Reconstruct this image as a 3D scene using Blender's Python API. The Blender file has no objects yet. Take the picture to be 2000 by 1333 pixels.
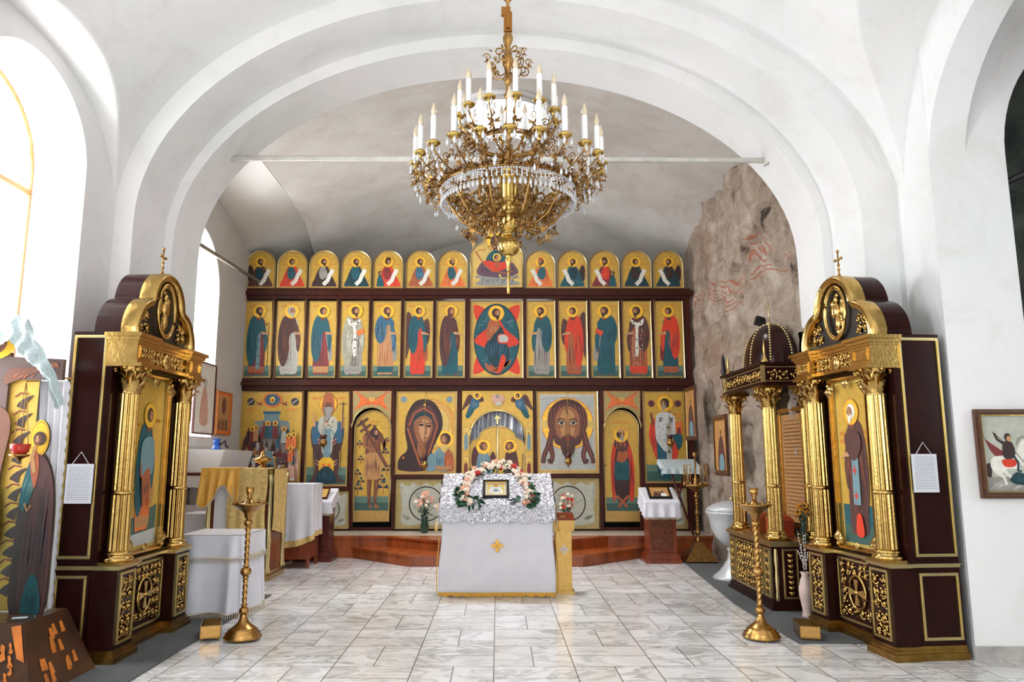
import bpy, bmesh, math, random
from math import sin, cos, pi, sqrt, radians, atan2
from mathutils import Vector, Matrix, noise

# ------------------------------------------------------------------ camera
SC = bpy.context.scene
COL = SC.collection
F, PX, PY, TH, EYE = 1448.0, 972.0, 666.5, radians(8.95), 1.5
cam_d = bpy.data.cameras.new('camera'); cam = bpy.data.objects.new('camera', cam_d); COL.objects.link(cam)
cam.location = (0, 0, EYE); cam.rotation_euler = (pi/2 + TH, 0, 0)
cam_d.sensor_width = 36; cam_d.lens = 36*F/2000.0; cam_d.shift_x = (1000-PX)/2000.0
cam_d.clip_start = .05; cam_d.clip_end = 200
SC.camera = cam
SC.view_settings.view_transform = 'Standard'; SC.view_settings.look = 'None'
SC.view_settings.gamma = 1; SC.view_settings.use_curve_mapping = False
SC.view_settings.exposure = 0.97
SC.cycles.max_bounces = 7; SC.cycles.diffuse_bounces = 4; SC.cycles.glossy_bounces = 4
SC.cycles.transmission_bounces = 5; SC.cycles.transparent_max_bounces = 8
SC.cycles.caustics_reflective = False; SC.cycles.caustics_refractive = False
SC.cycles.sample_clamp_indirect = 6

# ------------------------------------------------------------------ world, window and room light
W = bpy.data.worlds.new('sky'); SC.world = W; W.use_nodes = True
bg = W.node_tree.nodes['Background']; bg.inputs[0].default_value = (0.93, 0.97, 1.0, 1); bg.inputs[1].default_value = 2.2

def area(name, loc, rot, sx, sy, power, col=(1, 1, 1)):
    d = bpy.data.lights.new(name, 'AREA'); d.shape = 'RECTANGLE'; d.size = sx; d.size_y = sy; d.energy = power; d.color = col
    o = bpy.data.objects.new(name, d); COL.objects.link(o); o.location = loc; o.rotation_euler = rot
    return o
R90 = pi/2
# daylight entering the windows (the marked lights have no window opening)
area('window_or_room_light', (-4.35, 5.4, 2.9), (0, -R90, 0), 3.2, 1.3, 52, (.90, .95, 1))
area('window_or_room_light', (-4.35, 1.5, 2.9), (0, -R90, 0), 3.2, 1.3, 170, (.90, .95, 1))
area('window_or_room_light', (-4.35, -2.2, 2.9), (0, -R90, 0), 3.2, 1.3, 110, (.90, .95, 1))
area('window_or_room_light', (6.85, 3.0, 2.8), (0, R90, 0), 2.2, 1.6, 20, (.92, .97, 1))  # unseen, inside the right bay before its closed outer wall
area('window_or_room_light', (4.35, -2.2, 2.9), (0, R90, 0), 3.2, 1.3, 60, (.94, .94, 1))  # unseen, outside the solid right wall, no opening here
area('window_or_room_light', (0, -5.9, 3.1), (R90, 0, 0), 3.6, 3.0, 72, (.94, .94, 1))
area('window_or_room_light', (-5.25, 10.4, 3.4), (0, -R90, 0), 2.8, 1.4, 190, (.92, .95, 1))
area('skylight_light', (.09, 9.8, 7.6), (0, 0, 0), 1.1, 1.1, 230, (.96, .96, 1))
area('window_or_room_light', (0, 14.2, 4.2), (-R90*1.25, 0, 0), 2.0, .8, 14, (1, .99, .97))  # unseen area light before the windowless sanctuary wall, aimed at the vault

# ------------------------------------------------------------------ small maths
def at(x, y, Y):
    a = (x-PX)/F; b = (PY-y)/F; t = Y/(cos(TH)-b*sin(TH))
    return Vector((a*t, Y, EYE + t*(sin(TH)+b*cos(TH))))
def lerp(a, b, t): return a+(b-a)*t
def lin(c): return c/12.92 if c <= .04045 else ((c+.055)/1.055)**2.4
def srgb(r, g, b): return (lin(r/255.), lin(g/255.), lin(b/255.), 1)

# ------------------------------------------------------------------ materials
MATS = {}
def mat(name, rgb, rough=.6, metal=0., var=.12, scale=8., bump=0., bscale=30., spec=.5, **kw):
    if name in MATS: return MATS[name]
    m = bpy.data.materials.new(name); MATS[name] = m; m.use_nodes = True
    nt = m.node_tree; N = nt.nodes; L = nt.links; p = N['Principled BSDF']
    c = srgb(*rgb)
    p.inputs['Roughness'].default_value = rough; p.inputs['Metallic'].default_value = metal
    p.inputs['Specular IOR Level'].default_value = spec
    tc = N.new('ShaderNodeTexCoord')
    if var > 0:
        n = N.new('ShaderNodeTexNoise'); n.inputs['Scale'].default_value = scale; n.inputs['Detail'].default_value = 5
        L.new(tc.outputs['Object'], n.inputs['Vector'])
        r = N.new('ShaderNodeValToRGB'); e = r.color_ramp.elements
        e[0].position = .3; e[1].position = .7
        e[0].color = tuple(max(0, v*(1-var)) for v in c[:3])+(1,); e[1].color = tuple(min(1, v*(1+var)) for v in c[:3])+(1,)
        L.new(n.outputs[0], r.inputs[0]); L.new(r.outputs[0], p.inputs['Base Color'])
    else: p.inputs['Base Color'].default_value = c
    if bump > 0:
        n2 = N.new('ShaderNodeTexNoise'); n2.inputs['Scale'].default_value = bscale; n2.inputs['Detail'].default_value = 6
        L.new(tc.outputs['Object'], n2.inputs['Vector'])
        b = N.new('ShaderNodeBump'); b.inputs['Strength'].default_value = bump; b.inputs['Distance'].default_value = .02
        L.new(n2.outputs[0], b.inputs['Height']); L.new(b.outputs[0], p.inputs['Normal'])
    for k, v in kw.items(): p.inputs[k.replace('_', ' ')].default_value = v
    return m

def nodes(name):
    m = bpy.data.materials.new(name); MATS[name] = m; m.use_nodes = True
    nt = m.node_tree
    return m, nt.nodes, nt.links, nt.nodes['Principled BSDF']
def ramp(N, stops):
    r = N.new('ShaderNodeValToRGB'); e = r.color_ramp.elements
    while len(e) < len(stops): e.new(.5)
    for i, (p, c) in enumerate(stops): e[i].position = p; e[i].color = c if len(c) == 4 else tuple(c)+(1,)
    return r
def mix(N, L, fac, a, b, mode='MIX'):
    x = N.new('ShaderNodeMix'); x.data_type = 'RGBA'; x.blend_type = mode
    if hasattr(fac, 'node'): L.new(fac, x.inputs[0])
    else: x.inputs[0].default_value = fac
    for s, v in ((x.inputs[6], a), (x.inputs[7], b)):
        if hasattr(v, 'node'): L.new(v, s)
        else: s.default_value = v
    return x.outputs[2]
def noi(N, L, vec, scale, detail=4, rough=.5, dist=0):
    n = N.new('ShaderNodeTexNoise'); n.inputs['Scale'].default_value = scale; n.inputs['Detail'].default_value = detail
    n.inputs['Roughness'].default_value = rough; n.inputs['Distortion'].default_value = dist; L.new(vec, n.inputs['Vector'])
    return n.outputs[0]
def math_(N, L, op, a, b=None):
    x = N.new('ShaderNodeMath'); x.operation = op
    for i, v in enumerate((a, b)):
        if v is None: continue
        if hasattr(v, 'node'): L.new(v, x.inputs[i])
        else: x.inputs[i].default_value = v
    return x.outputs[0]
def bumpn(N, L, p, h, s, d=.02):
    b = N.new('ShaderNodeBump'); b.inputs['Strength'].default_value = s; b.inputs['Distance'].default_value = d
    L.new(h, b.inputs['Height']); L.new(b.outputs[0], p.inputs['Normal'])

def plaster(name, base, patch, amt=.5, dirty=None):
    m, N, L, p = nodes(name); tc = N.new('ShaderNodeTexCoord'); v = tc.outputs['Object']
    r1 = ramp(N, [(.38, (0, 0, 0)), (.62, (1, 1, 1))]); L.new(noi(N, L, v, .9, 6, .6, .4), r1.inputs[0])
    f = math_(N, L, 'MULTIPLY', r1.outputs[0], amt)
    c = mix(N, L, f, srgb(*base), srgb(*patch))
    if dirty:
        r2 = ramp(N, [(.5, (0, 0, 0)), (.72, (1, 1, 1))]); L.new(noi(N, L, v, 1.7, 9, .7, .8), r2.inputs[0])
        c = mix(N, L, math_(N, L, 'MULTIPLY', r2.outputs[0], .6), c, srgb(*dirty))
    L.new(c, p.inputs['Base Color']); p.inputs['Roughness'].default_value = .9; p.inputs['Specular IOR Level'].default_value = .2
    bumpn(N, L, p, noi(N, L, v, 9, 8, .65), .35, .012)
    return m
M_white = plaster('white_plaster', (234, 231, 230), (224, 228, 225), .6, (216, 212, 207))
M_apse = plaster('aged_or_darkened_plaster', (190, 185, 178), (210, 206, 200), .8, (182, 166, 150))
M_apsew = plaster('pale_plaster', (206, 203, 198), (192, 188, 180), .7)

def stone_mat():
    m, N, L, p = nodes('ruined_stone'); tc = N.new('ShaderNodeTexCoord'); v = tc.outputs['Object']
    r = ramp(N, [(.34, srgb(70, 60, 54)), (.4, srgb(150, 132, 116)), (.55, srgb(182, 166, 150)), (.72, srgb(216, 208, 198))])
    L.new(noi(N, L, v, 2.6, 12, .74, .5), r.inputs[0])
    r2 = ramp(N, [(.55, (0, 0, 0)), (.75, (1, 1, 1))]); L.new(noi(N, L, v, .8, 5), r2.inputs[0])
    c = mix(N, L, math_(N, L, 'MULTIPLY', r2.outputs[0], .7), r.outputs[0], srgb(150, 118, 98))
    # thin brick courses in wavy bands
    sep = N.new('ShaderNodeSeparateXYZ'); L.new(v, sep.inputs[0])
    wob = math_(N, L, 'MULTIPLY', noi(N, L, v, .9, 2), 1.5)
    zz = math_(N, L, 'ADD', sep.outputs[2], wob)
    st = math_(N, L, 'SINE', math_(N, L, 'MULTIPLY', zz, 74.))
    st = math_(N, L, 'GREATER_THAN', st, .45)
    zb = math_(N, L, 'ABSOLUTE', math_(N, L, 'SUBTRACT', zz, 4.75))
    band = math_(N, L, 'LESS_THAN', zb, .22)
    patch = math_(N, L, 'GREATER_THAN', noi(N, L, v, 2.6, 4), .47)
    f = math_(N, L, 'MULTIPLY', math_(N, L, 'MULTIPLY', st, band), patch)
    c = mix(N, L, math_(N, L, 'MULTIPLY', f, .8), c, srgb(172, 104, 80))
    L.new(c, p.inputs['Base Color']); p.inputs['Roughness'].default_value = .95; p.inputs['Specular IOR Level'].default_value = .15
    bumpn(N, L, p, noi(N, L, v, 12, 10, .75), .9, .03)
    return m
M_stone = stone_mat()

def floor_mat():
    m, N, L, p = nodes('marble_tiles'); tc = N.new('ShaderNodeTexCoord'); v = tc.outputs['Object']
    sep = N.new('ShaderNodeSeparateXYZ'); L.new(v, sep.inputs[0])
    S = .585
    u = math_(N, L, 'DIVIDE', math_(N, L, 'ADD', sep.outputs[0], 10*S+.028), S)
    w = math_(N, L, 'DIVIDE', math_(N, L, 'ADD', sep.outputs[1], 20*S-.425), S)
    fu = math_(N, L, 'FRACT', u); fw = math_(N, L, 'FRACT', w)
    iu = math_(N, L, 'FLOOR', u); iw = math_(N, L, 'FLOOR', w)
    par = math_(N, L, 'MODULO', math_(N, L, 'ADD', iu, iw), 2.)
    def line(fr, c, wd):
        return math_(N, L, 'LESS_THAN', math_(N, L, 'ABSOLUTE', math_(N, L, 'SUBTRACT', fr, c)), wd)
    gw = .0075
    g = math_(N, L, 'MAXIMUM', line(fu, 0, gw), line(fu, 1, gw))
    g = math_(N, L, 'MAXIMUM', g, math_(N, L, 'MAXIMUM', line(fw, 0, gw), line(fw, 1, gw)))
    g = math_(N, L, 'MAXIMUM', g, math_(N, L, 'MULTIPLY', par, line(fu, .5, gw)))
    inv = math_(N, L, 'SUBTRACT', 1., par)
    g = math_(N, L, 'MAXIMUM', g, math_(N, L, 'MULTIPLY', inv, line(fw, .5, gw)))
    hu = math_(N, L, 'MULTIPLY', par, math_(N, L, 'GREATER_THAN', fu, .5))
    hw = math_(N, L, 'MULTIPLY', inv, math_(N, L, 'GREATER_THAN', fw, .5))
    cmb = N.new('ShaderNodeCombineXYZ')
    L.new(math_(N, L, 'ADD', math_(N, L, 'ADD', iu, math_(N, L, 'MULTIPLY', hu, .5)), math_(N, L, 'MULTIPLY', hw, .3)), cmb.inputs[0]); L.new(iw, cmb.inputs[1])
    wn = N.new('ShaderNodeTexWhiteNoise'); wn.noise_dimensions = '3D'; L.new(cmb.outputs[0], wn.inputs['Vector'])
    off = N.new('ShaderNodeVectorMath'); off.operation = 'MULTIPLY_ADD'; L.new(wn.outputs['Color'], off.inputs[0]); off.inputs[1].default_value = (9, 9, 9); L.new(v, off.inputs[2])
    st = N.new('ShaderNodeVectorMath'); st.operation = 'MULTIPLY'; L.new(off.outputs[0], st.inputs[0]); st.inputs[1].default_value = (1.3, 2.3, 1)
    vein = noi(N, L, st.outputs[0], 1.3, 9, .62, 1.1)
    rv = ramp(N, [(.44, (0, 0, 0)), (.49, (.9, .9, .9)), (.505, (1, 1, 1)), (.54, (0, 0, 0))]); L.new(vein, rv.inputs[0])
    cl = ramp(N, [(.3, srgb(212, 209, 206)), (.5, srgb(238, 237, 236)), (.7, srgb(226, 223, 220))]); L.new(noi(N, L, off.outputs[0], 2.0, 6, .6), cl.inputs[0])
    amt = math_(N, L, 'MULTIPLY', rv.outputs[0], math_(N, L, 'MULTIPLY', noi(N, L, off.outputs[0], 1.4, 3), .85))
    c = mix(N, L, amt, cl.outputs[0], srgb(112, 110, 106))
    tint = N.new('ShaderNodeMix'); tint.data_type = 'RGBA'; tint.blend_type = 'MULTIPLY'
    bw = ramp(N, [(0, srgb(238, 236, 232)), (1, srgb(255, 255, 255))]); L.new(wn.outputs['Value'], bw.inputs[0])
    tint.inputs[0].default_value = 1; L.new(c, tint.inputs[6]); L.new(bw.outputs[0], tint.inputs[7])
    c = mix(N, L, math_(N, L, 'MULTIPLY', g, .85), tint.outputs[2], srgb(92, 88, 84))
    L.new(c, p.inputs['Base Color'])
    p.inputs['Roughness'].default_value = .17; p.inputs['Specular IOR Level'].default_value = .5
    return m
M_floor = floor_mat()

def wood_mat(name, a, b, rough=.35, sx=(1.5, 14, 14)):
    m, N, L, p = nodes(name); tc = N.new('ShaderNodeTexCoord')
    mp = N.new('ShaderNodeMapping'); mp.inputs['Scale'].default_value = sx; L.new(tc.outputs['Object'], mp.inputs[0])
    r = ramp(N, [(.3, srgb(*a)), (.7, srgb(*b))]); L.new(noi(N, L, mp.outputs[0], 1.6, 7, .6, .7), r.inputs[0])
    L.new(r.outputs[0], p.inputs['Base Color']); p.inputs['Roughness'].default_value = rough
    return m
M_step = wood_mat('parquet_wood', (120, 56, 24), (178, 92, 44), .25, (3.5, 1.2, .6))
M_screen = wood_mat('dark_stained_wood', (52, 22, 16), (78, 36, 26), .4, (9, 9, 1.2))
M_screen.node_tree.nodes['Principled BSDF'].inputs['Specular IOR Level'].default_value = .18
M_carved = wood_mat('red_brown_wood', (58, 18, 14), (104, 34, 22), .3, (7, 7, 1.5))
M_lect = wood_mat('chestnut_wood', (96, 40, 20), (146, 68, 36), .32, (7, 7, 1.5))
M_frame = wood_mat('picture_frame_wood', (74, 46, 30), (98, 62, 40), .4)
M_orange = wood_mat('window_wood', (196, 140, 86), (220, 168, 112), .4)
M_kiot = mat('mahogany_lacquer', (40, 15, 12), .2, 0, .25, 5, spec=.14)
M_black = mat('black', (16, 15, 15), .4)
M_gold = mat('gold_leaf', (198, 163, 96), .17, 1, .12, 14, .1, 40)
M_gold2 = mat('pale_gold_trim', (204, 186, 134), .3, 1, .08, 14)
M_brass = mat('brass', (170, 130, 74), .24, 1, .12, 10, .12, 60)
M_bronze = mat('antique_bronze', (160, 122, 70), .34, 1, .3, 30)
M_cup = mat('polished_brass', (206, 172, 96), .18, 1, .1, 10)
M_silver = mat('painted_silver', (188, 190, 192), .42, .35, .1, 6, .2, 30)
M_iron = mat('iron_paint', (216, 212, 204), .5)
M_darkiron = mat('grey_iron', (132, 124, 112), .5, .3)
M_cloth = mat('white_cloth', (216, 214, 219), .75, 0, .04, 6, .25, 60)
M_satin = mat('white_satin', (220, 220, 227), .28, 0, .05, 5, .15, 20, Sheen_Weight=.3)
M_fringe = mat('ivory_fringe', (214, 204, 184), .8, 0, .3, 120)
M_gfringe = mat('gold_fringe', (212, 160, 62), .5, .3, .3, 120)
M_gcloth = mat('golden_cloth', (214, 182, 112), .5, .15, .2, 24, .4, 60)
M_gcloth2 = mat('yellow_satin', (236, 178, 76), .4, .1, .12, 8)
M_lace = mat('lace', (202, 216, 217), .8, 0, .16, 45, .9, 90)
M_wax = mat('white_candle_tube', (240, 238, 234), .45, 0, .02)
M_bulb = mat('candle_bulb_glass', (240, 222, 190), .1, 0, .05, 8, Transmission_Weight=.35)
M_crystal = mat('crystal', (250, 250, 252), .05, 0, 0, Transmission_Weight=.45, IOR=1.5, spec=1.0)
M_paper = mat('paper', (206, 206, 212), .8, 0, .03)
M_ink = mat('printed_ink', (142, 142, 150), .8, 0, .1)
M_leaf = mat('leaf_green', (34, 78, 50), .6, 0, .3, 20)
M_wfl = mat('white_petals', (242, 226, 206), .7, 0, .08, 30)
M_pfl = mat('pink_petals', (232, 176, 150), .7, 0, .12, 30)
M_rfl = mat('red_petals', (196, 46, 40), .6, 0, .2, 30)
M_ofl = mat('orange_petals', (236, 156, 40), .6, 0, .15, 30)
M_glass = mat('green_glass', (60, 92, 76), .06, 0, .1, 6, Transmission_Weight=.6)
M_clear = mat('clear_glass', (235, 245, 242), .02, 0, 0, Transmission_Weight=1., IOR=1.1)
M_mat = mat('rubber_mat', (92, 94, 94), .85, 0, .25, 60, .7, 120)
M_blue = mat('blue_enamel', (26, 84, 176), .25)
M_cab = mat('white_laminate', (226, 224, 226), .4, 0, .03)
M_dark = mat('dark_interior', (30, 30, 32), .9)

# ------------------------------------------------------------------ mesh builder
class MB:
    def __init__(s): s.v = []; s.f = []; s.m = []; s.s = []; s.M = Matrix.Identity(4); s.mi = 0; s.sm = True
    def add(s, vs, fs, smooth=None):
        o = len(s.v); M = s.M
        s.v.extend([tuple(M @ Vector(p)) for p in vs])
        flip = M.determinant() < 0
        for f in fs:
            s.f.append(tuple(o+i for i in (reversed(f) if flip else f))); s.m.append(s.mi); s.s.append(s.sm if smooth is None else smooth)
        return s
    def box(s, x0, x1, y0, y1, z0, z1):
        v = [(x0, y0, z0), (x1, y0, z0), (x1, y1, z0), (x0, y1, z0), (x0, y0, z1), (x1, y0, z1), (x1, y1, z1), (x0, y1, z1)]
        return s.add(v, [(0, 3, 2, 1), (4, 5, 6, 7), (0, 1, 5, 4), (1, 2, 6, 5), (2, 3, 7, 6), (3, 0, 4, 7)], False)
    def frus(s, a, b, z0, z1):   # a,b = (x0,x1,y0,y1) bottom/top
        v = [(a[0], a[2], z0), (a[1], a[2], z0), (a[1], a[3], z0), (a[0], a[3], z0), (b[0], b[2], z1), (b[1], b[2], z1), (b[1], b[3], z1), (b[0], b[3], z1)]
        return s.add(v, [(0, 3, 2, 1), (4, 5, 6, 7), (0, 1, 5, 4), (1, 2, 6, 5), (2, 3, 7, 6), (3, 0, 4, 7)], False)
    def prism(s, pts, y0, y1, axis='y'):   # outline in (x,z), extruded along y
        n = len(pts)
        if axis == 'y': P = lambda p, d: (p[0], d, p[1])
        elif axis == 'z': P = lambda p, d: (p[0], p[1], d)
        else: P = lambda p, d: (d, p[0], p[1])
        v = [P(p, y0) for p in pts]+[P(p, y1) for p in pts]
        fs = [tuple(range(n)), tuple(range(2*n-1, n-1, -1))]+[(i+n, (i+1) % n+n, (i+1) % n, i) for i in range(n)]
        return s.add(v, fs, False)
    def lathe(s, prof, c=(0, 0, 0), seg=24, flute=0, fd=.1):
        v = []; n = len(prof)
        for i in range(seg):
            a = 2*pi*i/seg
            k = 1-fd*abs(sin(a*flute/2)) if flute else 1
            for r, z in prof: v.append((c[0]+r*k*cos(a), c[1]+r*k*sin(a), c[2]+z))
        fs = []
        for i in range(seg):
            j = (i+1) % seg
            for k in range(n-1): fs.append((i*n+k, j*n+k, j*n+k+1, i*n+k+1))
        return s.add(v, fs)
    def tube(s, pts, r, seg=6, closed=False):
        pts = [Vector(p) for p in pts]; n = len(pts); v = []; fs = []
        for i, p in enumerate(pts):
            if closed: t = pts[(i+1) % n]-pts[i-1]
            else: t = pts[min(i+1, n-1)]-pts[max(i-1, 0)]
            if t.length < 1e-9: t = Vector((0, 0, 1))
            t.normalize(); up = Vector((0, 0, 1)) if abs(t.z) < .95 else Vector((1, 0, 0))
            a = t.cross(up).normalized(); b = t.cross(a)
            rr = r(i/(n-1)) if callable(r) else r
            for k in range(seg):
                q = 2*pi*k/seg; v.append(p+a*rr*cos(q)+b*rr*sin(q))
        for i in range(n if closed else n-1):
            j = (i+1) % n
            for k in range(seg):
                l = (k+1) % seg; fs.append((i*seg+k, i*seg+l, j*seg+l, j*seg+k))
        if not closed: fs.append(tuple(range(seg))); fs.append(tuple(reversed(range((n-1)*seg, n*seg))))
        return s.add(v, fs)
    def ball(s, c, r, seg=10, rings=6):
        if not hasattr(r, '__len__'): r = (r, r, r)
        v = [(c[0], c[1], c[2]-r[2])]
        for i in range(1, rings):
            ph = -pi/2+pi*i/rings
            for k in range(seg):
                a = 2*pi*k/seg; v.append((c[0]+r[0]*cos(ph)*cos(a), c[1]+r[1]*cos(ph)*sin(a), c[2]+r[2]*sin(ph)))
        v.append((c[0], c[1], c[2]+r[2])); T = len(v)-1; fs = []
        for k in range(seg):
            l = (k+1) % seg
            fs.append((0, 1+l, 1+k)); fs.append((T, 1+(rings-2)*seg+k, 1+(rings-2)*seg+l))
            for i in range(rings-2): fs.append((1+i*seg+k, 1+i*seg+l, 1+(i+1)*seg+l, 1+(i+1)*seg+k))
        return s.add(v, fs)
    def grid(s, fn, nu, nv, closed_u=False):
        v = [fn(i/nu, j/nv) for i in range(nu+(0 if closed_u else 1)) for j in range(nv+1)]; fs = []
        w = nv+1; n = nu+(0 if closed_u else 1)
        for i in range(nu):
            k = (i+1) % n
            for j in range(nv): fs.append((i*w+j, k*w+j, k*w+j+1, i*w+j+1))
        return s.add(v, fs)
    def build(s, name, mats, parent=None, loc=None, **props):
        me = bpy.data.meshes.new(name); me.from_pydata(s.v, [], s.f)
        if not isinstance(mats, (list, tuple)): mats = [mats]
        for m in mats: me.materials.append(m)
        me.polygons.foreach_set('material_index', s.m); me.polygons.foreach_set('use_smooth', s.s)
        bm = bmesh.new(); bm.from_mesh(me)
        if getattr(s, 'recalc', True): bmesh.ops.recalc_face_normals(bm, faces=bm.faces)
        bm.to_mesh(me); bm.free(); me.update()
        o = bpy.data.objects.new(name, me); COL.objects.link(o)
        if loc: o.location = loc
        if parent: o.parent = parent
        for k, v in props.items(): o[k] = v
        return o
def T(x=0, y=0, z=0): return Matrix.Translation((x, y, z))
def RZ(a): return Matrix.Rotation(a, 4, 'Z')
def RX(a): return Matrix.Rotation(a, 4, 'X')
def RY(a): return Matrix.Rotation(a, 4, 'Y')
def S3(x, y, z): return Matrix.Diagonal((x, y, z, 1))

def thing(name, label, cat, loc=(0, 0, 0), rz=0, group=None):
    o = bpy.data.objects.new(name, None); COL.objects.link(o); o.empty_display_size = .1
    o.location = loc; o.rotation_euler = (0, 0, rz); o['label'] = label; o['category'] = cat
    if group: o['group'] = group
    return o
def tag(o, label, cat, group=None, kind=None):
    o['label'] = label; o['category'] = cat
    if group: o['group'] = group
    if kind: o['kind'] = kind
    return o
def struct(mb, name, m): return mb.build(name, m, kind='structure')
def copy_tree(o, parent=None):
    c = o.copy(); COL.objects.link(c); c.parent = parent
    for ch in list(o.children): copy_tree(ch, c)
    return c

# ------------------------------------------------------------------ architecture
def ell_arch(a, zs, zc, n=48):
    return [(-a*cos(pi*i/n), zs+(zc-zs)*sin(pi*i/n)) for i in range(n+1)]
def arch_wall(mb, y0, y1, a, zs, zc, hw, H):
    """wall facing -y at y0 with an arched opening through to y1"""
    arc = [(-a, 0)]+ell_arch(a, zs, zc)+[(a, 0)]
    out = []
    for x, z in arc:
        if z <= zs: out.append((math.copysign(hw, x), z))
        else:
            k = min(hw/max(abs(x), 1e-6), (H-zs)/max(z-zs, 1e-6)); out.append((x*k, zs+(z-zs)*k))
    n = len(arc)
    for y in (y0, y1):
        v = [(x, y, z) for x, z in arc]+[(x, y, z) for x, z in out]
        mb.add(v, [(i, i+1, n+i+1, n+i) for i in range(n-1)], False)
    mb.add([(x, y0, z) for x, z in arc]+[(x, y1, z) for x, z in arc], [(i, i+1, n+i+1, n+i) for i in range(n-1)], True)
m = MB(); arch_wall(m, 6.7, 7.35, 3.42, 3.7, 5.99, 5.6, 7.2); o = struct(m, 'wall_front', M_white)
m = MB(); arch_wall(m, 7.35, 8.0, 3.33, 3.66, 5.85, 5.6, 7.2); o = struct(m, 'wall_inner_arch', M_white)

def side_wall(mb, X, y0, y1, H, th, hole=None, sgn=-1):
    """wall at X running along y, opening (yc,a,z0,zs,zc); thickness goes outward by sgn*th"""
    if not hole:
        mb.add([(X, y0, 0), (X, y1, 0), (X, y1, H), (X, y0, H)], [(0, 1, 2, 3)], False); return
    yc, a, z0, zs, zc = hole
    arc = [(yc-a, z0)]+[(yc+x, z) for x, z in ell_arch(a, zs, zc, 28)]+[(yc+a, z0)]
    out = []
    for y, z in arc:
        if z <= z0+1e-6: out.append((y0 if y < yc else y1, z0))
        elif z <= zs: out.append((y0 if y < yc else y1, z))
        else:
            lim = (yc-y0) if y < yc else (y1-yc)
            k = min(lim/max(abs(y-yc), 1e-6), (H-zs)/max(z-zs, 1e-6)); out.append((yc+(y-yc)*k, zs+(z-zs)*k))
    n = len(arc)
    mb.add([(X, y, z) for y, z in arc]+[(X, y, z) for y, z in out], [(i, i+1, n+i+1, n+i) for i in range(n-1)], False)
    mb.add([(X, y0, 0), (X, y1, 0), (X, y1, z0), (X, y0, z0)], [(0, 1, 2, 3)], False)
    # corner pieces above the arch shoulder
    X2 = X+sgn*th
    arcc = arc+[arc[0]]
    mb.add([(X, y, z) for y, z in arcc]+[(X2, y, z) for y, z in arcc], [(i, i+1, n+1+i+1, n+1+i) for i in range(n)], False)
# nave left wall with its tall windows
for k, (y0, y1, h) in enumerate([(3.5, 6.7, (5.42, .76, -.02, 3.95, 4.66)), (0, 3.5, (1.5, .76, .3, 3.95, 4.66)), (-6, 0, (-2.2, .76, .3, 3.95, 4.66))]):
    m = MB(); side_wall(m, -3.6, y0, y1, 6.6, .5, h, -1); struct(m, 'wall_left', M_white if k == 0 else M_apse)  # unseen rear walls darkened in colour, for darker reflections in the gilding
m = MB(); m.box(-4.2, -4.1, 4.6, 6.25, 0, .3); struct(m, 'trim_window_sill', M_white)
# nave right side: pier, side arch, further wall
m = MB()
m.prism([(3.6, 5.87), (3.73, 6.7), (4.23, 6.7), (4.23, 5.87)], 0, 3.9, 'z')
struct(m, 'wall_right_pier', M_white)
m = MB(); side_wall(m, 3.6, 2.87, 5.87, 6.6, .3, (4.37, 1.5, -.02, 3.9, 5.08), 1)
m.add([(3.6, -6, 0), (3.6, 2.87, 0), (3.6, 2.87, 6.6), (3.6, -6, 6.6)], [(0, 1, 2, 3)], False)
m.add([(3.6, 5.87, 3.9), (3.733, 6.72, 3.9), (3.733, 6.72, 6.6), (3.6, 5.87, 6.6)], [(0, 1, 2, 3)], False)
struct(m, 'wall_right', M_white)
# wall facing the nave in the right bay, with its arched niche
m = MB(); a = .95; cx = 4.23+a
arc = [(4.23, 1.9)]+[(cx+x, z) for x, z in ell_arch(a, 4.0, 5.15, 30)]+[(cx+a, 1.9)]
m.add([(4.23-.64, 5.862, 0), (7, 5.862, 0), (7, 5.862, 1.9), (4.23-.64, 5.862, 1.9)], [(0, 1, 2, 3)], False)
n = len(arc); out = []
for x, z in arc:
    if z <= 4.0: out.append((3.59 if x < cx else 7, z))
    else: k = min((cx-3.59 if x < cx else 7-cx)/max(abs(x-cx), 1e-6), 2.6/max(z-4, 1e-6)); out.append((cx+(x-cx)*k, 4+(z-4)*k))
m.add([(x, 5.862, z) for x, z in arc]+[(x, 5.862, z) for x, z in out], [(i, i+1, n+i+1, n+i) for i in range(n-1)], False)
m.add([(x, 5.862, z) for x, z in arc+[arc[0]]]+[(x, 6.2, z) for x, z in arc+[arc[0]]], [(i, i+1, n+2+i, n+1+i) for i in range(n)], False)
struct(m, 'wall_right_bay', M_white)
m = MB(); m.grid(lambda u, v: (4.0+u*2.6, 6.5+.12*noise.noise(Vector((u*7, v*14, 2))), 1.6+v*3.9), 30, 60); m.box(3.9, 4.0, 6.2, 6.66, 1.6, 5.5); m.box(6.5, 6.6, 6.2, 6.66, 1.6, 5.5); m.box(3.9, 6.6, 6.2, 6.66, 5.4, 5.5); m.box(3.9, 6.6, 6.2, 6.66, 1.6, 1.7); struct(m, 'wall_right_niche', plaster('dark_stone', (46, 52, 48), (96, 98, 90), .9, (22, 26, 24)))  # niche stone in a darker colour
m = MB(); m.box(3.6, 7, 1, 6.2, 5.3, 5.4); struct(m, 'ceiling_right_bay', M_white)
m = MB(); m.box(6.95, 7.05, 1, 6.3, 0, 5.4); m.box(3.6, 7.05, .9, 1.0, 0, 5.4); struct(m, 'wall_right_bay_outer', M_white)
m = MB(); m.tube([(4.25, 6.0, 3.78), (5.9, 6.02, 4.55)], .028, 8); tag(m.build('iron_bar', M_black), 'black iron bar crossing the dark stone niche high on the right', 'bar')

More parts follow.
